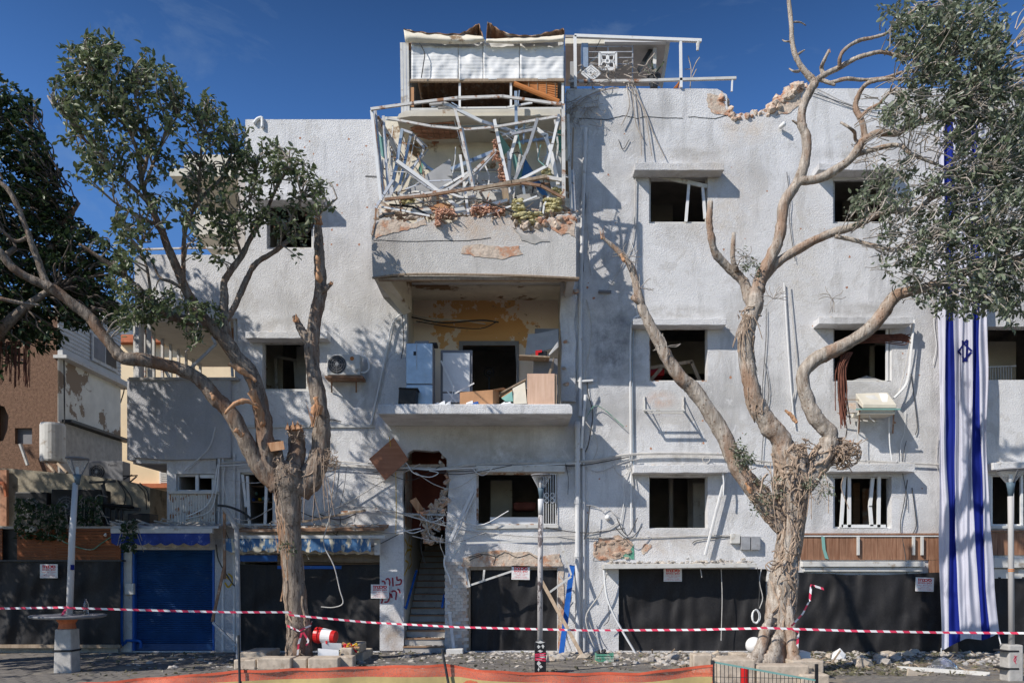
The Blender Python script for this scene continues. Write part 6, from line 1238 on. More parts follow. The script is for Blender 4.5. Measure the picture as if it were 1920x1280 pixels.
bg.grid(bagf, 26, 10); solo(bg, 'plastic_bag', M['bag'], 'crumpled clear plastic bag on the ground below the flag', 'bag')
for (x0, y0, x1, y1, w, h, m, lab) in ((1682, 1256, 1856, 1268, .1, .03, 'whitedull', 'long pale board lying on the rubble at the right'), (1705, 1252, 1770, 1249, .08, .03, 'oldwood', 'short brown stick by the clear plastic bag'), (1560, 1245, 1576, 1222, .03, .03, 'oldwood', 'thin stick poking up from the rubble beside the stones')):
    a, b = gp(x0, y0), (gp(x1, y1) if y1 > 1230 else P(x1, y1, GY(y0))); solo(MB().bar(a + Vector((0, 0, .04)), b + Vector((0, 0, .04)), w, h), 'board', M[m], lab, 'board')
ob_ = MB().pprism([(1702, 1266), (1704, 1252), (1716, 1258), (1740, 1262), (1742, 1268)], GY(1268), .05); solo(ob_, 'broken_slab', M['stone'], 'broken beige slab standing among the boards', 'slab')
# stone planters
def stones(name, label, items, m='stone'):
    t = thing(name, label, 'planter', P(sum(i[0] + i[2] for i in items) / 2 / len(items), 0, items[0][4]) * 1); t.location.z = 0; t.location.y = items[0][4]; WL[t] = Vector(t.location)
    for (a, b, c, d, Y, dep, *tilt) in items:
        p, q_ = P(a, b, Y), P(c, d, Y); z0 = max(0, q_.z); o = MB().box(p.x, Y, z0, q_.x, Y + dep, p.z).build('stone', M[m], t, bev=.025)
    return t
yl = GY(1256); stones('tree_planter', 'ring of worn stone blocks round the foot of the left tree', [(438, 1236, 479, 1256, yl, .45), (481, 1233, 545, 1256, yl - .02, .45), (547, 1234, 575, 1254, yl + .1, .5), (577, 1233, 634, 1258, yl - .1, .5), (637, 1230, 662, 1252, yl + .15, .3), (664, 1224, 681, 1240, GY(1240), 1.2), (638, 1214, 660, 1232, yl + .6, 1.6), (450, 1222, 500, 1236, yl + 1.2, 1.0)])
stones('tree_planter', 'stone blocks stacked round the foot of the pale right tree', [(1300, 1226, 1336, 1262, -4.2, .35), (1347, 1236, 1416, 1300, -5.35, .42), (1420, 1247, 1518, 1300, -5.4, .38), (1486, 1238, 1545, 1262, -4.9, .42), (1502, 1264, 1556, 1300, -5.5, .42), (1374, 1224, 1402, 1244, -3.9, .35), (1352, 1232, 1395, 1290, -4.85, .4), (1404, 1228, 1500, 1240, -3.55, .3)])
so_ = MB().lathe([(.85, 0), (.8, .22), (.4, .27)], (P(1450, 0, -4.3).x, -4.3, 0), 20); solo(so_, 'planter_soil', M['ground'], 'earth filling the stone planter of the pale tree', 'soil', kind='structure')
# bucket, boxes and tools by the left tree
bk = thing('paint_bucket', 'tipped red bucket with a white label by the left tree trunk', 'bucket', gp(612, 1232)); Yk = -2.6; c = P(598, 1190, Yk); ax = (P(632, 1193, Yk - .1) - P(591, 1188, Yk)).normalized(); RT_ = ax.to_track_quat('Z', 'Y').to_matrix(); s = (Yk + D) / F
MB().lathe([(15 * s, -6 * s), (15.6 * s, 0), (15.6 * s, 2 * s), (14.6 * s, 3 * s), (14.3 * s, 8 * s)], c, 22, rot=RT_).build('rim', M['red'], bk); MB().lathe([(14.4 * s, 8 * s), (12.4 * s, 26 * s)], c, 22, rot=RT_).build('label', M['signwhite'], bk); MB().lathe([(12.4 * s, 26 * s), (11.6 * s, 34 * s), (10 * s, 34.5 * s)], c, 22, rot=RT_).build('base', M['red'], bk)
lb_ = MB()
for (x, y, w, h) in ((614, 1185, 9, 5), (611, 1196, 3, 9)): lb_.pprism([(x, y), (x + w, y + 2), (x + w - 1, y + h + 2), (x - 1, y + h)], Yk - 14.6 * s, .02)
lb_.build('label_print', M['redprint'], bk)['kind'] = 'stuff'
bx1 = MB().hexa([P(603, 1204, -2.75), P(640, 1205, -2.75), P(641, 1218, -2.7), P(604, 1216, -2.7), P(603, 1204, -2.72), P(640, 1205, -2.72), P(641, 1218, -2.67), P(604, 1216, -2.67)]); solo(bx1, 'metal_plate', M['paper'], 'upper of two white metal plates in front of the red bucket', 'plate')
bx1 = MB().pprism([(596, 1215), (635, 1218), (635, 1232), (596, 1230)], -2.95, .03); solo(bx1, 'metal_plate', M['paper'], 'lower white metal plate with a black badge in front of the red bucket', 'plate')
tg = thing('tool_heap', 'heap of coloured wires and scraps on the stones right of the red bucket', 'scraps', P(655, 1226, -2.6)); mb = MB()
for i, m in enumerate(('yellowspray', 'red', 'teal', 'bamboo', 'black', 'redprint', 'yelins', 'cardboard')):
    w_ = MB()
    for k in range(4): x, y = q.uniform(640, 668), q.uniform(1206, 1220); w_.ptube([(x, y), (x + q.uniform(-9, 9), y + q.uniform(-5, 5)), (x + q.uniform(-12, 12), y + q.uniform(-3, 8))], -2.7 + q.uniform(-.1, .1), .02, 5, 3)
    w_.build('wire', M[m], tg)['kind'] = 'stuff'
MB().slab([P(636, 1228, -2.8), P(660, 1224, -2.75), P(668, 1212, -2.6), P(648, 1214, -2.6)], (0, 0, 1), .02).build('board', M['oldwood'], tg)
# barrier tape
def tape(pts, label, w=.040, sag=0, slant=.6):
    c = []
    for (a, b) in zip(pts, pts[1:]):
        A, B_ = P(*a), P(*b); n = max(2, int((B_ - A).length / .055))
        for i in range(n): t = i / n; c.append(A.lerp(B_, t) - Vector((0, 0, 4 * sag * t * (1 - t))))
    c.append(P(*pts[-1])); mb = MB(); n = len(c)
    for i, p in enumerate(c):
        t = (c[min(i + 1, n - 1)] - c[max(0, i - 1)]).normalized(); up = Vector((0, 0, 1)) if abs(t.z) < .8 else Vector((1, 0, 0)); nrm = (up - t * up.dot(t)).normalized(); tw = noise.noise(Vector((i * .03, 3, pts[0][0]))) * .5
        nrm = (nrm * math.cos(tw) + t.cross(nrm) * math.sin(tw)); mb.v += [tuple(p + nrm * w / 2), tuple(p - nrm * w / 2 + t * .05 * slant)]
    for i in range(n - 1): mb.f.append([2 * i, 2 * i + 1, 2 * i + 3, 2 * i + 2]); mb.m.append((i // 2) % 2)
    return solo(mb, 'barrier_tape', [M['tapered'], M['tapewhite']], label, 'tape', 'red and white barrier tapes')
tape([(-120, 1142, -3.6), (128, 1138, YL - .08)], 'red and white tape running off the left edge from the tall lamp post')
tape([(128, 1139, YL - .09), (300, 1144, -3.6), (430, 1147, -3.3), (545, 1147, -3.0)], 'red and white tape crossing the blue shutter to the left tree')
tape([(540, 1152, -2.95), (690, 1166, -2.7), (860, 1175, -3.2), (1100, 1181, -3.7), (1300, 1180, -4.2), (1425, 1177, -4.72)], 'long red and white tape between the two trees')
tape([(1425, 1176, -4.74), (1480, 1178, -4.76), (1600, 1182, -4.8), (1760, 1185, -4.95), (1893, 1186, -5.12), (2050, 1187, -5.6)], 'red and white tape from the right tree past the flag')
tape([(1483, 1174, -4.7), (1505, 1150, -4.5), (1518, 1125, -4.4), (1521, 1096, -4.3), (1543, 1103, -4.3)], 'loose tape end curving up right of the pale trunk'); tape([(1484, 1179, -4.7), (1497, 1183, -4.65), (1494, 1222, -4.6)], 'short tape end hanging beside the pale trunk')
tape([(538, 1172, -2.7), (560, 1182, -3.0), (582, 1172, -2.85), (585, 1164, -2.7)], 'tape wrapped low around the left trunk'); tape([(566, 1184, -3.05), (560, 1205, -3.0), (558, 1226, -2.9)], 'knotted tape end hanging down the left trunk'); tape([(568, 1184, -3.05), (578, 1200, -3.0), (575, 1208, -3.0)], 'short knotted tape end beside the longer one on the left trunk'); tape([(124, 1140, YL - .12), (117, 1152, YL - .15)], 'short tape knot at the lamp post above the round table', .05)
# orange net barrier
NY = -8.3
def nety(x): 
    pts = [(-60, 1300), (100, 1284), (250, 1273), (440, 1257), (640, 1250), (835, 1245), (900, 1255), (990, 1260), (1100, 1261), (1200, 1260), (1290, 1250), (1336, 1246)]
    for (a, b), (c, d) in zip(pts, pts[1:]):
        if a <= x <= c: return b + (d - b) * (x - a) / (c - a)
    return pts[-1][1]
NT_ = thing('orange_net_barrier', 'sagging orange plastic net barrier on black stakes across the foreground', 'barrier', (P(640, 0, NY).x, NY, 0))
def netf(u, v):
    x = -60 + 1396 * u; t = P(x, nety(x), NY); z = t.z * (1 - v) + .02 * v; return Vector((t.x, NY + .05 * noise.noise(Vector((u * 14, v * 2, 0))) + .03 * math.sin(u * 60 + v * 2), z))
MB().grid(netf, 120, 8).build('net', M['net'], NT_, smooth=True)
hm = MB().grid(lambda u, v: Vector((netf(u, 0).x, netf(u, 0).y - .006, netf(u, 0).z + .004 - .035 * v + .006 * math.sin(u * 90))), 120, 1); hm.build('hem', M['netblue'], NT_)
def yb(u, v):
    x = 330 + 1006 * u; t = P(x, max(nety(x) + 19, 1268), NY - .02); z = t.z - .32 * v; return Vector((t.x, NY - .03 + .03 * math.sin(u * 40), z))
MB().grid(yb, 70, 2).build('lower_band', M['netyellow'], NT_)
for (x0, y0, x1, y1) in ((447, 1190, 451, 1330), (829, 1216, 850, 1330)): MB().tube([P(x1, y1, NY - .06), P(x0, y0, NY - .06)], .018, 7).build('stake', M['darkmetal'], NT_)
# green mesh fence panel with a red post
FY = -7.6; MF = thing('mesh_fence_panel', 'low green wire mesh panel tilted in front of the right planter', 'fence', (P(1430, 0, FY).x, FY, 0))
MB().bar(P(1337, 1330, FY), P(1336, 1237, FY), .045).build('post', M['darkmetal'], MF); MB().bar(P(1531, 1330, FY), P(1531, 1244, FY), .04).build('post', M['black'], MF); MB().bar(P(1336, 1240, FY), P(1532, 1275, FY), .025).build('rail', M['teal'], MF); MB().bar(P(1336, 1300, FY), P(1532, 1320, FY), .02).build('rail', M['teal'], MF)
for i in range(1, 26): x = 1336 + i * 7.5; MB().bar(P(x, 1240 + (x - 1336) * .1786, FY), P(x, 1325, FY), .007).build('wire', M['darkmetal'], MF)
for y in (1268, 1288, 1310): MB().bar(P(1336, y, FY + .008), P(1532, y + 4, FY + .008), .007).build('wire', M['darkmetal'], MF)
rpst = MB().tube([P(1396, 1340, FY + .35), P(1396, 1251, FY + .35)], .055, 12); solo(rpst, 'red_post', M['red'], 'short red post behind the green mesh panel', 'post')
# rubble along the wall foot
rl = MB(); q = random.Random(91)
for i in range(1500):
    r = q.random()
    if r < .72: x, y = q.uniform(1095, 1900), -q.random() ** 1.6 * 2.6 - .25
    elif r < .86: x, y = q.uniform(740, 1100), -q.random() ** 2 * 1.5 - .3
    else: x, y = q.uniform(240, 1000), -q.uniform(.2, 3.5)
    s_ = q.uniform(.012, .05) if q.random() < .85 else q.uniform(.05, .085)
    rl.rock((P(x, 0, y).x, y, s_ * .3), s_, q.random(), (1.3, 1.1, .75))
o = rl.build('rubble', M['rubble']); setp(o, 'loose grey and beige rubble strewn along the foot of the wall', 'rubble', None, 'stuff')
for i in range(34):
    x = q.uniform(1150, 1720) if i < 26 else q.uniform(1000, 1100); y = -.4 - q.random() * 1.8
    s_ = q.uniform(.08, .15); o = MB().rock((P(x, 0, y).x, y, s_ * .35), s_, q.random(), (1.35, 1, .8))
    solo(o, 'rubble_chunk', M['rubble'] if i % 3 else M['stone'], 'beige rubble chunk lying on the ground near the wall foot', 'rubble', 'rubble chunks along the wall foot')
for (x, y, s_, m, lab) in ((1573, 1230, .2, 'signwhite', 'large white plaster lump at the foot of the black cloth'), (1657, 1238, .15, 'rubble', 'grey rounded lump left of the plastic bag'), (1620, 1244, .2, 'stone', 'tan stone on the leaf litter right of the pale trunk')):
    g_ = gp(x, y + 8); solo(MB().rock(g_ + Vector((0, 0, s_ * .5)), s_, x, (1.2, 1, .85)), 'stone', M[m], lab, 'stone')
sp_ = MB()
for i in range(420):
    a = Vector((P(q.uniform(1100, 1900), 0, -2).x, -q.uniform(.3, 4.2), .01)); d = Vector((q.uniform(-1, 1), q.uniform(-1, 1), q.uniform(0, .2))).normalized() * q.uniform(.05, .22); sp_.bar(a, a + d, q.uniform(.006, .03), .006)
setp(sp_.build('splinters', M['oldwood']), 'splinters and sticks scattered over the ground at the right', 'debris', None, 'stuff')
# ---------------------------------------------------------------- the long flag
FL = thing('flag', 'very long white flag with two blue stripes and a blue star hanging down the facade', 'flag', P(1815, 1200, -.5))
EDL = [(180, 1758), (600, 1760), (1000, 1762), (1200, 1764), (1217, 1764)]; EDR = [(180, 1846), (600, 1850), (850, 1851), (1000, 1858), (1100, 1864), (1187, 1873)]
def lin(tab, y):
    for (a, b), (c, d) in zip(tab, tab[1:]):
        if y <= c: return b + (d - b) * (y - a) / (c - a)
    return tab[-1][1]
def flagp(u, v, off=0):
    yb_ = 1213 - 26 * u + 5 * math.sin(u * 9 + 1); y = 212 + (yb_ - 212) * v; xl_, xr_ = lin(EDL, y), lin(EDR, y)
    amp = .05 * (1 - .55 * max(0, (v - .55) / .45)); f = math.sin(u * 33 + 1.2 * math.sin(v * 4)) + .6 * math.sin(u * 57 + 2 + v * 3) + .5 * math.sin(u * 13 + v * 5)
    Y = -.22 - .34 * v + amp * f * (.6 + .4 * v) - .05 * math.sin(v * 7 + u * 2) * v + off; Y += .03 * noise.noise(Vector((u * 5, v * 16, 3))) + .02 * noise.noise(Vector((u * 11 + v * 6, v * 22, 8))); x = xl_ + (xr_ - xl_) * u + 1.6 * math.sin(v * 14 + u * 20) + 2 * noise.noise(Vector((u * 3, v * 9, 1)))
    return P(x, y, Y)
MB().grid(flagp, 100, 120, mf=lambda u, v: 1 if (.14 + .02 * v < u < .315 or .70 - .02 * v < u < .855) else 0).build('cloth', [M['flagwhite'], M['flagblue']], FL, smooth=True)
st_ = MB(); v0 = (662 - 180) / (1205 - 180)
def sp2(px, py): return ((px - 1760) / 90, (py - 212) / (1205 - 212) * 1.0)
cx_, cy_ = 1807, 662
def tri(pts, w=3.6):
    for a, b in zip(pts, pts[1:] + pts[:1]):
        n = 8; dx, dy = b[0] - a[0], b[1] - a[1]; L = math.hypot(dx, dy); nx, ny = -dy / L * w / 2, dx / L * w / 2; base = len(st_.v)
        for i in range(n + 1):
            t = i / n
            for sg in (-1, 1): st_.v.append(tuple(flagp(*sp2(a[0] + dx * t + nx * sg, a[1] + dy * t + ny * sg), -.014)))
        for i in range(n): st_.f.append([base + 2 * i, base + 2 * i + 1, base + 2 * i + 3, base + 2 * i + 2]); st_.m.append(0)
tri([(1794, 662), (1814, 640), (1812, 681)]); tri([(1821, 661), (1803, 642), (1805, 683)])
st_.build('star', M['starblue'], FL)
MB().ptube([(1765, 1214, -.56), (1764, 1240, -.5), (1762, 1248, -.5)], 0, .012, 5).build('tie_cord', M['white'], FL); MB().ptube([(1872, 1188, -.56), (1876, 1205, -.9), (1882, 1222, -1.4)], 0, .012, 5).build('tie_cord', M['white'], FL)
# ---------------------------------------------------------------- trees
SKEL = []
LEAN = [0]
def dy(px): return -max(0, min(620, 560 - px)) / 460 * 1.75 if LEAN[0] else 0      # the left tree leans towards the street as it spreads left
def limb(mb, pts, Y0, Y1, n=14, jit=.17, sub=9, wig=.25, keep=True, flute=None, flare=0):
    """pts: (px, py, width in photo pixels) centre line of one limb as seen in the photograph"""
    m = len(pts) - 1; c, w = [], []
    sd = pts[0][0] * .013 + pts[0][1] * .007
    for i, q_ in enumerate(pts):
        t = i / m; Y = (YT if LEAN[0] else Y0 + (Y1 - Y0) * t) + dy(q_[0]) + wig * (.5 if LEAN[0] else 1) * noise.noise(Vector((t * 2.2, sd, 4))) * min(1, t * 4)
        c.append(P(q_[0], q_[1], Y)); w.append(q_[2] * (Y + D) / F / 2)
    cc = catmull(c, sub); rr = []
    for i in range(len(cc)):
        t = i / (len(cc) - 1) * m; k = min(int(t), m - 1); f = t - k; rr.append((w[k] * (1 - f) + w[k + 1] * f) * (1 + .10 * noise.noise(cc[i] * 2.3)))
    mb.tube(cc, rr, n, 0, True, jit, flute)
    if keep:
        for i in range(0, len(cc)): SKEL.append((cc[i], rr[i]))
    return cc, rr
def fluting(k, a, ph):
    return lambda t, an: 1 + a * math.sin(an * k + ph + t * 3.1) * (1 - .4 * t) + a * .6 * math.sin(an * (2 * k + 1) - ph + t * 5)
def shards(mb, px, py, Y, n, L, spread, seed, up=True):
    q_ = random.Random(seed); b = P(px, py, Y + dy(px))
    for i in range(n):
        a = b + Vector((q_.uniform(-spread, spread), q_.uniform(-spread, spread) * .6, 0)); d = Vector((q_.uniform(-.25, .25), q_.uniform(-.2, .2), 1 if up else -1)).normalized() * L * q_.uniform(.4, 1)
        u = d.orthogonal().normalized() * spread * .35; v = d.cross(u).normalized() * spread * .35; e = a + d
        mb.add([a + u, a + v, a - u, a - v, e], [(0, 1, 4), (1, 2, 4), (2, 3, 4), (3, 0, 4), (3, 2, 1, 0)])
def scar(mb, pts, Y, bulge=.04):
    c = catmull([P(x, y, Y + dy(x)) for x, y, w_ in pts], 4); w_ = [pts[min(int(i / 4), len(pts) - 1)][2] * (Y + D) / F / 2 for i in range(len(c))]
    mb.tube(c, [w * .85 for w in w_], 9, 0, True, .8)
def tangle(mb, c, rad, n, r, seed, sq=(1, .8, 1)):
    q_ = random.Random(seed); c = Vector(c)
    for i in range(n):
        p = Vector((q_.gauss(0, .45), q_.gauss(0, .45), q_.gauss(0, .45))); pts = []; d = Vector((q_.gauss(0, 1), q_.gauss(0, 1), q_.gauss(0, 1)))
        for k in range(6):
            pts.append(c + Vector((p.x * sq[0], p.y * sq[1], p.z * sq[2])) * rad); d = (d + Vector((q_.gauss(0, 1), q_.gauss(0, 1), q_.gauss(0, 1))) * .9).normalized(); p = p + d * .3
            if p.length > 1.1: p *= 1.1 / p.length
        mb.tube(catmull(pts, 2), r * q_.uniform(.5, 1.3), 4)
def roots_on(mb, cc, rr, n, r, seed, down=True, out=1.03):
    q_ = random.Random(seed); N = len(cc)
    for i in range(n):
        a = q_.uniform(0, 6.283); i0 = q_.randrange(0, max(1, N - 6)); L = q_.randrange(6, 18); pts = []; da = q_.uniform(-.16, .16)
        for k in range(i0, min(N, i0 + L)):
            t = (cc[min(k + 1, N - 1)] - cc[max(k - 1, 0)]).normalized(); u = t.cross(Vector((0, 1, 0))).normalized(); w_ = t.cross(u); a += da + q_.uniform(-.12, .12)
            pts.append(cc[k] + (u * math.cos(a) + w_ * math.sin(a)) * (rr[k] * out + r * .3))
        if len(pts) > 2: mb.tube(pts, [r * q_.uniform(.5, 1.2)] * len(pts), 5, 0, True, .2)
# leaves: numpy arrays of folded blades
class Leaves:
    def __init__(s): s.c = []; s.d = []; s.r = []
    def put(s, c, d, L): s.c.append(c); s.d.append(d); s.r.append(L)
    def build(s, name, m, parent, seed, wide=.46):
        R_ = np.random.RandomState(seed); c = np.array(s.c); d = np.array(s.d); L = np.array(s.r)[:, None]; n = len(c)
        d = d / np.linalg.norm(d, axis=1, keepdims=True); a = R_.normal(size=(n, 3)); a[:, 2] += .5; nrm = np.cross(np.cross(d, a), d); nrm /= np.linalg.norm(nrm, axis=1, keepdims=True) + 1e-9
        sd = np.cross(d, nrm); W = L * wide * R_.uniform(.8, 1.15, (n, 1)) / 2; fold = nrm * L * R_.uniform(.04, .2, (n, 1)); droop = -nrm * L * R_.uniform(-.05, .2, (n, 1))
        v = np.stack([c, c + d * L * .33 + sd * W + fold, c + d * L * .72 + sd * W * .8 + fold * .8 + droop * .4, c + d * L + droop, c + d * L * .72 - sd * W * .8 + fold * .8 + droop * .4, c + d * L * .33 - sd * W + fold, c + d * L * .5], 1)
        v -= np.array(WL[parent]); v = v.reshape(-1, 3); b = np.arange(n)[:, None] * 7
        f = np.concatenate([b + np.array([[0, 6, 1, 1]])[:, :3], b + np.array([[6, 2, 1]]), b + np.array([[6, 3, 2]]), b + np.array([[0, 5, 6]]), b + np.array([[6, 5, 4]]), b + np.array([[6, 4, 3]])], 0)
        me = bpy.data.meshes.new(name); me.vertices.add(len(v)); me.vertices.foreach_set('co', v.ravel()); k = len(f); me.loops.add(k * 3); me.loops.foreach_set('vertex_index', f.ravel().astype(np.int32))
        me.polygons.add(k); me.polygons.foreach_set('loop_start', np.arange(k, dtype=np.int32) * 3); me.polygons.foreach_set('use_smooth', np.ones(k, bool)); me.materials.append(m); me.update(calc_edges=True)
        o = bpy.data.objects.new(name, me); COL.objects.link(o); o.parent = parent; WL[o] = WL[parent]; o['kind'] = 'stuff'; return o
def crown(blobs, tw, lv, seed, Yc, Ysp, L, per=11, dens=1.0, skel=None, tw_r=.012, far=.9):
    """blobs: (px, py, rx, ry, clusters): twigs run from the nearest limb to each cluster, leaves sit along the twig ends"""
    q_ = random.Random(seed); sk = np.array([tuple(p) for p, r in (skel or SKEL)])
    for (bx, by, rx, ry, ncl) in blobs:
        for i in range(int(ncl * dens)):
            while True:
                x, y = q_.uniform(-1, 1), q_.uniform(-1, 1)
                if x * x + y * y < 1: break
            Y = Yc + dy(bx) + q_.gauss(0, 1) * Ysp; c = P(bx + x * rx, by + y * ry, Y); ds = np.linalg.norm(sk - np.array(c), axis=1); k = int(np.argmin(ds)); a = Vector(sk[k])
            if ds[k] > far and q_.random() < (.6 if far == .9 else 1): a = c + (a - c) * (far / ds[k])
            m = (a + c) / 2 + Vector((q_.uniform(-.12, .12), q_.uniform(-.12, .12), q_.uniform(-.02, .14))); path = catmull([a, m, c], 3)
            tw.tube(path, [tw_r * (1.5 - j / len(path)) for j in range(len(path))], 4, 0, False)
            ax = (c - m).normalized()
            for j in range(per):
                t = q_.random(); p = m.lerp(c, .45 + .6 * t) + Vector((q_.gauss(0, .045), q_.gauss(0, .045), q_.gauss(0, .045)))
                d = ax * .6 + Vector((q_.gauss(0, .75), q_.gauss(0, .75), q_.gauss(-.15, .7))); lv.put(tuple(p), tuple(d), L * (q_.uniform(.45, .8) if q_.random() < .4 else q_.uniform(.8, 1.2)))
# ---- left tree
YT = -2.5; LEAN[0] = 1
TL = thing('ficus_tree', 'broken ficus tree with grey brown bark, torn orange wood and green leaves on the left', 'tree', (P(556, 0, YT).x, YT, 0), 'ficus trees before the building')
mb = MB(); SKEL.clear()
trL = limb(mb, [(562, 1250, 55), (561, 1225, 47), (560, 1180, 40), (553, 1110, 37), (547, 1050, 38), (544, 990, 39), (541, 945, 45), (541, 910, 57), (541, 885, 62), (545, 868, 42)], YT, YT, 22, .10, 9, .0, True, fluting(4, .10, 1.0))
la = limb(mb, [(560, 925, 40), (578, 900, 46), (597, 865, 38), (603, 800, 32), (597, 745, 29), (587, 690, 27), (585, 650, 28), (590, 600, 24), (601, 545, 23), (599, 490, 20), (597, 440, 17), (596, 402, 8)], YT, YT - .3)
limb(mb, [(586, 655, 18), (572, 630, 17), (563, 615, 14), (552, 592, 9)], YT - .1, YT - .3); limb(mb, [(602, 548, 12), (612, 540, 10), (623, 530, 6)], YT - .2, YT - .3)
limb(mb, [(545, 915, 40), (551, 880, 36), (557, 845, 33), (555, 815, 30), (552, 799, 26)], YT, YT - .25); limb(mb, [(530, 900, 26), (521, 870, 26), (517, 845, 25), (514, 828, 24)], YT, YT - .35)
lc = limb(mb, [(525, 915, 37), (507, 880, 35), (498, 830, 33), (491, 770, 30), (470, 699, 28), (445, 672, 27), (424, 640, 26), (400, 615, 23), (376, 591, 21), (349, 544, 17), (329, 497, 16), (312, 457, 14), (302, 430, 13), (279, 380, 11), (265, 336, 9), (260, 292, 8), (240, 240, 6), (215, 190, 5), (190, 140, 3)], YT, YT - .2)
limb(mb, [(424, 640, 20), (420, 591, 16), (421, 558, 15), (420, 531, 13), (433, 507, 12), (453, 480, 11), (468, 450, 9), (497, 400, 7), (520, 350, 5), (545, 310, 3)], YT, YT + .3)
limb(mb, [(424, 600, 13), (440, 574, 12), (452, 548, 11), (464, 521, 11), (480, 494, 10), (517, 470, 9), (551, 443, 8), (574, 437, 6), (600, 400, 5), (632, 372, 3)], YT, YT - .4)
limb(mb, [(385, 605, 20), (355, 602, 18), (320, 592, 16), (299, 585, 15), (286, 564, 13), (255, 537, 11), (228, 511, 9), (188, 484, 8), (148, 457, 5)], YT, YT - .5)
ld = limb(mb, [(515, 905, 33), (490, 880, 33), (470, 843, 30), (433, 776, 29), (403, 746, 28), (380, 716, 27), (346, 695, 25), (302, 682, 23), (265, 674, 24), (232, 672, 23), (215, 655, 21), (188, 621, 21), (168, 595, 20), (134, 568, 19), (97, 541, 19), (60, 524, 17), (27, 504, 16), (0, 474, 15), (-60, 420, 15), (-130, 370, 12), (-220, 300, 8)], YT, YT - 1.9)
limb(mb, [(97, 541, 14), (84, 524, 13), (71, 487, 12), (59, 457, 11), (50, 430, 10), (22, 365, 9), (-10, 330, 7), (-50, 260, 4)], YT - 1.35, YT - 1.7); limb(mb, [(60, 440, 7), (30, 452, 6), (0, 430, 6), (-30, 415, 4)], YT - 1.5, YT - 1.6)
limb(mb, [(0, 560, 8), (40, 568, 7), (74, 572, 4)], YT - 1.7, YT - 1.4)
for L in ([(279, 380, 9), (215, 319, 8), (165, 269, 6), (128, 222, 4), (101, 198, 3)], [(265, 336, 8), (276, 290, 7), (268, 235, 5), (250, 170, 3)], [(270, 350, 7), (290, 300, 6), (312, 250, 4), (335, 215, 3)], [(343, 540, 9), (348, 427, 8), (380, 370, 7), (420, 329, 6), (433, 289, 4), (440, 255, 3)], [(372, 385, 6), (376, 302, 5), (386, 228, 3)], [(300, 425, 7), (250, 400, 5), (215, 380, 3)], [(453, 480, 6), (440, 420, 5), (470, 370, 4), (480, 320, 3)], [(285, 565, 6), (275, 500, 5), (262, 470, 4), (272, 440, 4), (262, 400, 3)], [(350, 545, 7), (320, 528, 7), (300, 520, 5), (285, 490, 4)], [(240, 240, 5), (200, 200, 4), (165, 110, 3)], [(517, 470, 5), (540, 420, 4), (566, 370, 3)]):
    limb(mb, L, YT - .1, YT - .3, 7)
mb.build('trunk', M['barkL'], TL, smooth=True)
tn = MB(); shards(tn, 597, 420, YT - .3, 16, .30, .07, 1); shards(tn, 555, 604, YT - .32, 8, .22, .05, 2); shards(tn, 621, 534, YT - .3, 6, .12, .03, 3); shards(tn, 588, 800, YT - .5, 10, .75, .05, 4); shards(tn, 551, 806, YT - .3, 12, .2, .14, 5)
for i in range(10): shards(tn, 535 + rnd.uniform(-14, 6), rnd.uniform(985, 1130), YT - .36, 2, .7, .03, 40 + i)
tn.build('torn_wood', M['torn'], TL)['kind'] = 'stuff'
sc2 = MB(); scar(sc2, [(466, 710, 8), (474, 735, 14), (482, 760, 15), (489, 785, 12), (492, 800, 5)], YT - .24); scar(sc2, [(428, 682, 10), (448, 692, 12), (470, 705, 10), (480, 715, 6)], YT - .36); scar(sc2, [(421, 775, 6), (440, 757, 10), (460, 752, 9), (482, 760, 6)], YT - .36); scar(sc2, [(592, 745, 12), (596, 760, 20), (590, 772, 14), (586, 778, 5)], YT - .34); scar(sc2, [(395, 736, 6), (399, 743, 9), (402, 750, 4)], YT - .5); scar(sc2, [(440, 805, 8), (450, 812, 12), (456, 818, 5)], YT - .36); scar(sc2, [(595, 480, 10), (597, 505, 12), (600, 530, 5)], YT - .35)
sc2.build('bark_scar', M['torn'], TL, smooth=True)['kind'] = 'stuff'
ct = MB().hexa([P(501, 830, YT - .5), P(531, 826, YT - .5), P(534, 842, YT - .5), P(508, 846, YT - .5), P(501, 830, YT - .35), P(531, 826, YT - .35), P(534, 842, YT - .35), P(508, 846, YT - .35)][::-1]); ct.build('cut_face', M['torn'], TL)
rt = MB(); roots_on(rt, trL[0], trL[1], 46, .02, 5); roots_on(rt, la[0][:22], la[1][:22], 10, .016, 6); tangle(rt, P(556, 812, YT - .3), .2, 24, .007, 9); tangle(rt, P(618, 862, YT - .2), .22, 70, .006, 10); tangle(rt, P(535, 880, YT - .4), .3, 16, .007, 11, (1, .5, 1)); 
for i in range(9): x = rnd.uniform(515, 640); rt.ptube([(x, rnd.uniform(850, 905)), (x + rnd.uniform(-8, 8), 920), (x + rnd.uniform(-14, 14), rnd.uniform(930, 985))], YT - .4, .008, 4, 3)
rt.build('aerial_root', M['root'], TL)['kind'] = 'stuff'
tw, lv = MB(), Leaves()
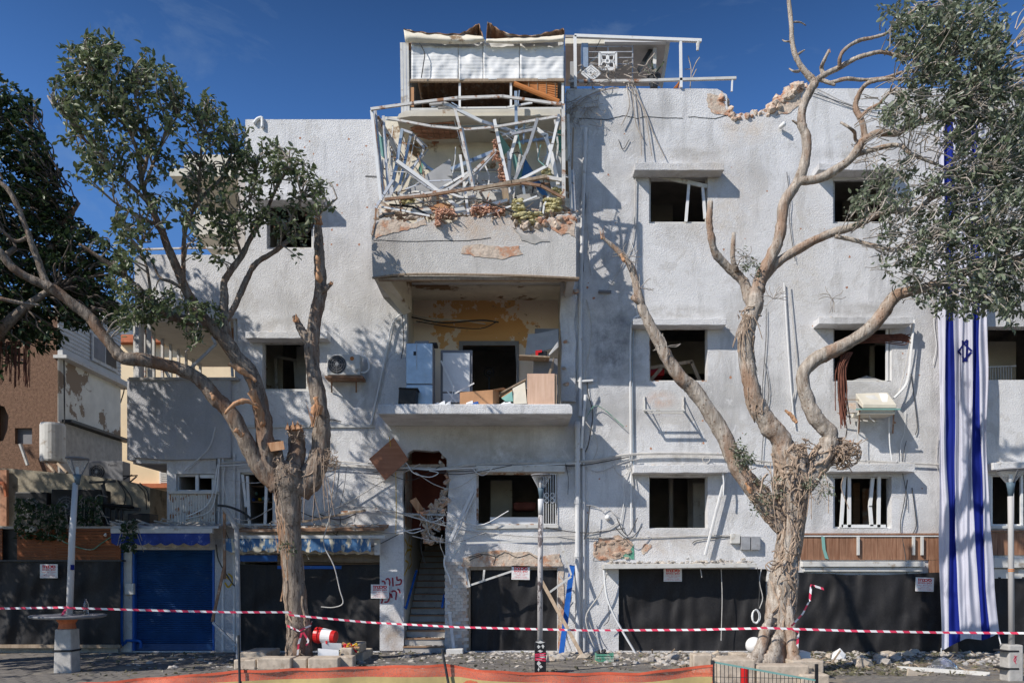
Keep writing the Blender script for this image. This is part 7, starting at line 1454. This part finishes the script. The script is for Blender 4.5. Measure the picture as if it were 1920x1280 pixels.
BL = [(150, 120, 52, 46, 60), (185, 95, 45, 34, 45), (235, 130, 60, 45, 75), (130, 175, 34, 34, 32), (180, 180, 60, 48, 75), (285, 150, 46, 36, 50), (318, 170, 26, 24, 18), (245, 205, 70, 42, 70), (140, 215, 30, 40, 22), (175, 255, 40, 40, 26), (130, 250, 22, 22, 10), (240, 270, 60, 44, 46), (160, 315, 28, 40, 26), (205, 320, 40, 36, 22), (300, 250, 46, 40, 34), (345, 205, 32, 26, 26), (395, 200, 20, 26, 16), (405, 240, 40, 36, 38), (440, 255, 34, 26, 24), (365, 300, 48, 40, 34), (430, 300, 44, 34, 34), (485, 285, 40, 30, 34), (480, 330, 54, 34, 44), (540, 305, 44, 26, 34), (560, 345, 44, 30, 34), (600, 350, 28, 22, 10), (615, 372, 24, 18, 6), (400, 360, 60, 40, 40), (330, 350, 50, 40, 28), (320, 400, 46, 34, 24), (250, 390, 50, 40, 30), (215, 440, 34, 34, 26), (255, 460, 36, 36, 30), (395, 420, 44, 34, 32), (450, 430, 40, 28, 26), (515, 390, 54, 30, 34), (540, 430, 34, 26, 16), (580, 400, 34, 22, 14), (400, 465, 40, 26, 22), (460, 405, 36, 26, 18), (555, 450, 18, 34, 8), (300, 300, 40, 30, 12), (275, 340, 30, 30, 8)]
crown(BL, tw, lv, 3, YT - .15, .38, .14, 10, .64)
crown([(270, 585, 42, 20, 30), (300, 562, 34, 24, 24), (330, 572, 30, 14, 10), (335, 600, 26, 16, 10), (370, 630, 14, 12, 8), (250, 600, 30, 22, 20), (380, 580, 24, 18, 6), (220, 500, 30, 30, 22), (240, 540, 30, 24, 16), (405, 610, 14, 22, 8), (392, 580, 16, 14, 8)], tw, lv, 4, YT - .2, .3, .13, 10, .9)
crown([(538, 1025, 12, 14, 4), (548, 1035, 8, 8, 2)], tw, lv, 8, YT - .45, .05, .07, 10)
tw.build('twig', M['twig'], TL)['kind'] = 'stuff'; lv.build('crown', M['leafL'], TL, 1)
skL = list(SKEL)
LEAN[0] = 0
# ---- tree with shade put into its leaf colour, crown reaching in from the left edge (its trunk stands outside the frame)
TD = thing('ficus_tree', 'dense dark ficus crown reaching in from the left edge above the brown house', 'tree', (-12.6, -3.2, 0), 'ficus trees before the building')
SKEL.clear(); mb = MB()
def wl_(pts, r0, r1, n=9):
    c = catmull(pts, 6); N = len(c); rr = [r0 + (r1 - r0) * i / (N - 1) for i in range(N)]; mb.tube(c, rr, n, 0, True, .2)
    for p, r in zip(c, rr): SKEL.append((p, r))
wl_([(-12.6, -3.2, 0), (-12.5, -3.15, 1.2), (-12.7, -3.2, 2.6), (-12.4, -3.1, 3.6)], .40, .30, 16)
for pts in ([(-12.4, -3.1, 3.4), (-11.6, -3.0, 5.0), (-10.6, -2.8, 6.6), (-9.6, -2.7, 8.4), (-9.0, -2.6, 9.6)], [(-12.4, -3.1, 3.4), (-12.6, -3.4, 5.4), (-12.2, -3.6, 7.6), (-11.6, -3.4, 9.8)], [(-12.4, -3.1, 3.4), (-13.6, -3.3, 5.2), (-14.4, -3.6, 7.6)], [(-11.6, -3.0, 5.0), (-10.2, -3.4, 6.6), (-9.0, -3.4, 7.6)], [(-12.6, -3.4, 5.4), (-11, -3.9, 7), (-9.6, -3.7, 8.2)]): wl_(pts, .2, .05)
mb.build('trunk', M['barkL'], TD, smooth=True); tw, lv = MB(), Leaves()
BD = [(20, 190, 34, 34, 26), (40, 215, 30, 34, 30), (15, 250, 42, 44, 46), (55, 280, 32, 42, 40), (25, 330, 60, 52, 80), (80, 330, 30, 36, 36), (30, 400, 74, 54, 110), (100, 395, 36, 40, 46), (60, 460, 84, 54, 130), (140, 450, 34, 34, 40), (30, 530, 62, 50, 90), (120, 510, 66, 48, 90), (178, 520, 36, 40, 44), (80, 580, 76, 46, 100), (160, 580, 56, 42, 66), (210, 590, 24, 24, 20), (25, 610, 46, 50, 60), (75, 635, 40, 26, 32), (15, 665, 22, 22, 12), (190, 550, 30, 30, 26), (205, 480, 20, 20, 8)]
crown(BD, tw, lv, 13, -2.55, .4, .145, 11, .95, far=.45)
BO = [(-60, 300, 60, 120, 130), (-60, 480, 60, 120, 150), (-70, 620, 70, 80, 110), (-160, 420, 80, 160, 160), (-170, 620, 90, 90, 150), (-280, 480, 90, 150, 150), (-280, 660, 90, 80, 120), (-400, 560, 90, 130, 110), (-60, 160, 60, 60, 40), (-160, 250, 80, 90, 70), (-30, 700, 30, 24, 14), (-130, 720, 90, 50, 60), (-250, 760, 90, 50, 80), (-400, 700, 110, 100, 170), (-520, 620, 90, 130, 150), (-330, 560, 80, 100, 120), (-440, 820, 90, 50, 70), (-600, 300, 150, 110, 260), (-430, 750, 150, 80, 160), (-480, 420, 120, 110, 160)]  # unseen foliage outside the frame, placed to cast shade on the left side
crown(BO, tw, lv, 14, -3.3, .8, .19, 9, .7, far=.5)
crown([(-260, 640, 120, 70, 130), (-120, 690, 60, 50, 70), (-420, 640, 120, 80, 120), (-200, 780, 90, 40, 50), (-430, 890, 110, 60, 110), (-330, 820, 110, 60, 90)], tw, lv, 15, -5.3, .6, .2, 9, .8, far=.5)  # more unseen foliage nearer the street, added to shade the ground and table
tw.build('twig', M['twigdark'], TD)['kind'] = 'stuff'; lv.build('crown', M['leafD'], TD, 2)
hr_ = MB()
for i in range(46): x = rnd.choice([rnd.gauss(32, 4), rnd.gauss(50, 3), rnd.gauss(12, 6)]); hr_.ptube([(x, 640), (x + rnd.uniform(-2, 2), 670), (x + rnd.uniform(-3, 1), rnd.uniform(680, 728))], -3.2 + rnd.uniform(-.1, .1), .008, 4, 2)
hr_.build('aerial_root', M['rootred'], TD)['kind'] = 'stuff'
# ---- right tree
YT = -4.2
TR = thing('ficus_tree', 'pale barked ficus with dusty leaves and tangled aerial roots before the right windows', 'tree', (P(1455, 0, YT).x, YT, 0), 'ficus trees before the building')
SKEL.clear(); mb = MB()
tr = limb(mb, [(1452, 1250, 82), (1454, 1225, 64), (1461, 1180, 52), (1467, 1120, 48), (1472, 1070, 44), (1478, 1030, 43), (1483, 985, 44), (1486, 945, 51), (1484, 905, 61), (1484, 870, 57), (1484, 835, 41)], YT, YT, 26, .12, 9, .0, True, fluting(5, .13, .4))
for (x0, x1, xt, yt, w0) in ((1424, 1404, 1446, 1150, 24), (1450, 1440, 1458, 1185, 26), (1486, 1494, 1478, 1120, 22)): limb(mb, [(xt, yt, 10), ((xt + x0) / 2, (yt + 1215) / 2, w0 * .8), (x0, 1222, w0), (x1, 1250, w0 * 1.5)], YT - .2, YT - .42, 12, .3, 7, 0, False)
l1 = limb(mb, [(1480, 890, 47), (1472, 850, 43), (1460, 820, 39), (1445, 800, 38), (1428, 775, 34), (1414, 745, 31), (1404, 699, 29), (1398, 648, 27), (1403, 610, 29), (1414, 575, 30), (1418, 555, 28), (1426, 521, 24), (1446, 482, 22), (1460, 450, 21), (1465, 425, 21), (1471, 380, 19), (1497, 340, 19), (1511, 295, 18), (1512, 258, 18), (1503, 232, 16), (1506, 200, 16), (1520, 168, 15), (1528, 156, 14), (1522, 148, 13), (1507, 132, 11), (1495, 112, 10), (1486, 84, 9), (1483, 40, 8), (1479, 0, 7), (1476, -50, 6)], YT, YT - .3)
limb(mb, [(1414, 575, 22), (1405, 560, 20), (1393, 527, 18), (1372, 508, 16), (1356, 492, 16), (1340, 472, 14), (1334, 446, 13), (1330, 415, 12), (1332, 378, 10)], YT - .1, YT - .3); limb(mb, [(1381, 508, 10), (1375, 490, 9), (1374, 470, 9), (1376, 437, 7)], YT - .15, YT - .3)
limb(mb, [(1420, 545, 18), (1437, 515, 17), (1462, 489, 17), (1513, 458, 17), (1557, 438, 15), (1600, 425, 14), (1640, 405, 13), (1666, 396, 12), (1717, 393, 11), (1750, 370, 9), (1800, 356, 7), (1850, 330, 4)], YT - .1, YT - .7)
limb(mb, [(1566, 443, 8), (1600, 450, 8), (1636, 460, 8), (1683, 468, 7), (1720, 455, 5), (1760, 440, 4)], YT - .4, YT - .8, 8)
limb(mb, [(1500, 340, 16), (1520, 338, 16), (1549, 329, 17), (1582, 309, 17), (1602, 290, 17), (1612, 272, 15), (1625, 260, 14), (1646, 250, 13), (1683, 249, 13), (1710, 232, 12), (1744, 222, 10), (1790, 190, 7), (1840, 150, 5)], YT - .3, YT - .8)
limb(mb, [(1602, 292, 9), (1633, 282, 9), (1683, 272, 8), (1710, 289, 7), (1760, 310, 5), (1810, 330, 4)], YT - .5, YT - .9, 8); limb(mb, [(1622, 262, 11), (1616, 228, 11), (1604, 202, 10), (1610, 178, 9), (1622, 160, 8), (1640, 152, 7), (1676, 148, 6), (1720, 150, 5), (1770, 120, 3)], YT - .5, YT - .7, 8)
limb(mb, [(1612, 222, 7), (1630, 205, 7), (1648, 195, 6), (1664, 178, 5), (1680, 164, 4)], YT - .55, YT - .7, 7); limb(mb, [(1612, 268, 6), (1604, 262, 6), (1602, 248, 6), (1590, 238, 5), (1577, 230, 4)], YT - .5, YT - .6, 7)
limb(mb, [(1526, 156, 12), (1545, 141, 11), (1572, 128, 10), (1602, 111, 9), (1626, 103, 8), (1655, 98, 7), (1700, 108, 6), (1750, 100, 4)], YT - .3, YT - .6, 8); limb(mb, [(1545, 142, 8), (1540, 128, 8), (1546, 112, 7), (1554, 95, 5)], YT - .3, YT - .4, 7); limb(mb, [(1574, 127, 8), (1576, 105, 7), (1590, 88, 7), (1612, 76, 7), (1640, 70, 6), (1666, 60, 5), (1700, 30, 4), (1720, 14, 3)], YT - .4, YT - .7, 8)
limb(mb, [(1540, 150, 8), (1556, 156, 7), (1566, 160, 4)], YT - .3, YT - .4, 7); limb(mb, [(1556, 156, 7), (1586, 148, 7), (1620, 150, 6), (1660, 146, 6), (1700, 134, 5), (1740, 140, 4)], YT - .3, YT - .7, 7)
for L in ([(1484, 42, 4), (1500, 42, 3), (1511, 48, 2)], [(1482, 78, 4), (1472, 78, 3), (1467, 75, 2)], [(1494, 104, 5), (1502, 98, 4), (1509, 94, 2)], [(1498, 134, 6), (1488, 134, 4), (1480, 129, 3)], [(1500, 236, 6), (1492, 230, 5), (1485, 226, 3)]): limb(mb, L, YT - .3, YT - .35, 6)
l2 = limb(mb, [(1500, 915, 41), (1525, 880, 39), (1548, 845, 36), (1556, 815, 32), (1542, 797, 30), (1527, 780, 27), (1514, 750, 26), (1506, 722, 25), (1509, 695, 26), (1533, 672, 27), (1567, 655, 25), (1600, 636, 24), (1633, 614, 25), (1658, 583, 24), (1678, 556, 23), (1700, 548, 19), (1730, 541, 17), (1774, 527, 15), (1821, 506, 14), (1851, 496, 13), (1881, 492, 12), (1920, 479, 10), (1990, 450, 8)], YT, YT - .8)
limb(mb, [(1870, 494, 9), (1886, 478, 8), (1891, 466, 7), (1880, 448, 6), (1850, 440, 4)], YT - .7, YT - .9, 7)
l3 = limb(mb, [(1470, 990, 28), (1448, 962, 34), (1428, 932, 34), (1408, 908, 35), (1390, 885, 33), (1373, 855, 31), (1357, 818, 30), (1330, 771, 29), (1299, 728, 27), (1279, 712, 26), (1259, 684, 24), (1243, 656, 23), (1219, 610, 19), (1205, 580, 18), (1198, 558, 16), (1185, 504, 12), (1166, 479, 10), (1146, 459, 8), (1127, 443, 4)], YT, YT - .3)
limb(mb, [(1203, 570, 12), (1193, 562, 12), (1186, 556, 11)], YT - .3, YT - .45, 8)
mb.build('trunk', M['barkR'], TR, smooth=True); skR = list(SKEL)
tn = MB(); shards(tn, 1130, 448, YT - .3, 6, .25, .03, 71); shards(tn, 1331, 392, YT - .3, 7, .2, .04, 72); shards(tn, 1554, 100, YT - .4, 4, .12, .03, 73)
sc2 = MB(); scar(sc2, [(1164, 476, 6), (1168, 484, 9), (1170, 491, 5)], YT - .4); scar(sc2, [(1398, 905, 6), (1404, 915, 9), (1408, 925, 5)], YT - .35)
tn.build('torn_wood', M['torn'], TR)['kind'] = 'stuff'; sc2.build('bark_scar', M['torn'], TR, smooth=True)['kind'] = 'stuff'
rt = MB(); roots_on(rt, tr[0][6:], tr[1][6:], 90, .018, 15); roots_on(rt, tr[0][36:], tr[1][36:], 80, .024, 16, out=1.0); roots_on(rt, l2[0][:20], l2[1][:20], 34, .022, 17); roots_on(rt, l3[0][:24], l3[1][:24], 30, .02, 18); roots_on(rt, l1[0][:12], l1[1][:12], 16, .022, 19); roots_on(rt, l1[0][34:50], l1[1][34:50], 10, .012, 20); roots_on(rt, l1[0][52:68], l1[1][52:68], 14, .012, 21)
tangle(rt, P(1580, 850, YT - .15), .30, 150, .010, 22, (1.0, .8, .9)); tangle(rt, P(1508, 840, YT - .3), .2, 22, .010, 23, (1.1, .6, .8)); tangle(rt, P(1470, 910, YT - .35), .45, 10, .016, 24, (1, .4, 1)); tangle(rt, P(1468, 1060, YT - .4), .3, 12, .012, 25, (1, .3, 1)); tangle(rt, P(1406, 592, YT - .2), .2, 30, .01, 26, (1, .8, .9)); tangle(rt, P(1420, 905, YT - .25), .3, 10, .008, 28, (1, .6, 1.2))
for i in range(14): x = rnd.uniform(1430, 1600); rt.ptube([(x, rnd.uniform(850, 900)), (x + rnd.uniform(-10, 10), 915), (x + rnd.uniform(-18, 18), rnd.uniform(930, 1000))], YT - .4, .008, 4, 3)
for i in range(16): a = rnd.uniform(1392, 1412); rt.ptube([(a, 590), (a + rnd.uniform(-16, 10), 610), (a + rnd.uniform(-26, 18), rnd.uniform(620, 660))], YT - .35, .008, 4, 3)
rt.build('aerial_root', M['root'], TR)['kind'] = 'stuff'
hr_ = MB()
for i in range(44): x = rnd.gauss(1578, 4); hr_.ptube([(x + rnd.uniform(0, 18), 660), (x, 690), (x + rnd.uniform(-4, 4), 730), (x + rnd.uniform(-2, 10), rnd.uniform(745, 805))], YT - .3 + rnd.uniform(-.08, .08), .010, 4, 3)
for i in range(30): y = rnd.gauss(634, 3); hr_.ptube([(1610, y + rnd.uniform(-4, 6)), (1650, y), (1690, y + rnd.uniform(-5, 5)), (rnd.uniform(1690, 1710), y + rnd.uniform(-8, 8))], YT - .3, .010, 4, 3)
hr_.build('hanging_root', M['rootred'], TR)['kind'] = 'stuff'
tw, lv = MB(), Leaves()
BR = [(1700, 28, 34, 28, 22), (1672, 35, 22, 34, 9), (1725, 60, 46, 40, 36), (1770, 40, 44, 44, 54), (1815, 40, 48, 50, 64), (1860, 60, 34, 60, 56), (1770, 100, 54, 46, 62), (1830, 120, 54, 56, 84), (1875, 130, 34, 60, 60), (1730, 120, 36, 34, 26), (1690, 100, 30, 26, 14), (1720, 175, 44, 34, 30), (1775, 170, 50, 44, 56), (1830, 190, 56, 50, 80), (1885, 210, 40, 60, 74), (1690, 200, 30, 24, 14), (1680, 222, 26, 14, 12), (1740, 215, 44, 24, 18), (1790, 240, 44, 34, 34), (1850, 260, 54, 46, 66), (1900, 290, 36, 54, 60), (1830, 310, 50, 36, 44), (1700, 320, 44, 24, 24), (1660, 340, 36, 28, 26), (1620, 365, 24, 26, 14), (1650, 385, 44, 24, 26), (1700, 365, 40, 30, 26), (1610, 400, 26, 22, 12), (1690, 420, 50, 28, 30), (1780, 350, 44, 30, 28), (1790, 400, 50, 36, 46), (1860, 360, 50, 44, 66), (1900, 380, 34, 48, 50), (1750, 430, 44, 30, 34), (1660, 445, 30, 20, 12), (1700, 475, 40, 26, 20), (1820, 440, 50, 36, 56), (1885, 450, 44, 44, 66), (1660, 505, 22, 18, 8), (1705, 515, 36, 26, 22), (1750, 490, 40, 28, 30), (1770, 545, 30, 18, 14), (1820, 510, 44, 34, 44), (1880, 520, 46, 40, 60), (1790, 570, 40, 26, 26), (1840, 565, 34, 26, 24), (1900, 575, 30, 40, 34), (1720, 555, 24, 20, 10), (1690, 575, 14, 14, 4), (1800, 590, 24, 14, 9), (1870, 580, 26, 20, 12), (1960, 300, 50, 200, 150), (1970, 480, 50, 120, 90), (1960, 80, 40, 100, 60), (2040, 300, 60, 240, 120)]
BR = [(x, y, rx, ry, n * (.6 if x < 1730 and y > 290 else 1)) for x, y, rx, ry, n in BR]
crown(BR, tw, lv, 33, YT - .75, .42, .122, 11, .76, tw_r=.0075, far=.6)
crown([(1398, 860, 22, 18, 26), (1392, 840, 12, 12, 8), (1400, 490, 10, 22, 5), (1416, 495, 10, 24, 4), (1440, 915, 30, 24, 10), (1540, 905, 30, 16, 8), (1425, 950, 24, 16, 6), (1560, 925, 24, 12, 4)], tw, lv, 34, YT - .3, .12, .065, 12, 1.0, tw_r=.006)
q = random.Random(63)
for i in range(420):    # bare dead twigs through the dusty crown
    x, y = q.uniform(1610, 1900), q.uniform(150, 520); a = q.uniform(-.9, .5); L = q.uniform(20, 70); pts = [(x, y)]
    for k in range(3): x += math.cos(a) * L / 3; y += math.sin(a) * L / 3; a += q.uniform(-.5, .5); pts.append((x, y))
    tw.ptube(pts, YT - 1.0 + q.uniform(-.4, .3), q.uniform(.005, .012), 4, 2)
for (x, y, n_) in ((1200, 540, 8), (1250, 650, 10), (1395, 480, 10), (1175, 480, 12), (1540, 920, 16), (1450, 560, 10), (1560, 560, 8), (1620, 280, 14)):
    for i in range(n_):
        a = q.uniform(0, 6.28); pts = [(x, y)]
        for k in range(3): pts.append((pts[-1][0] + math.cos(a) * 9, pts[-1][1] + math.sin(a) * 9)); a += q.uniform(-.8, .8)
        tw.ptube(pts, YT - .35 + q.uniform(-.1, .1), .006, 4, 2)
tw.build('twig', M['twig'], TR)['kind'] = 'stuff'; lv.build('crown', M['leafR'], TR, 3)
# leaf litter below the trees
lt = Leaves(); q = random.Random(55)
LTP = thing('leaf_litter', 'dry leaves strewn over the ground and planters', 'leaves', (0, -2, 0), None, 'stuff')
for i in range(2600):
    r = q.random(); x = q.gauss(1600, 110) if r < .6 else q.uniform(120, 1900); y = -q.uniform(.3, 4.5); lt.put((P(x, 0, y).x, y, q.uniform(.015, .05)), (q.gauss(0, 1), q.gauss(0, 1), q.gauss(0, .25)), q.uniform(.05, .12))
lt.build('dry_leaves', M['litter'], LTP, 4)
# splintered stub lying against the right trunk
wd = MB(); scar(wd, [(1472, 768, 7), (1480, 776, 12), (1489, 786, 8), (1495, 793, 3)], YT - .05); solo(wd, 'torn_branch', M['torn'], 'splintered orange piece of branch caught beside the pale trunk', 'branch')
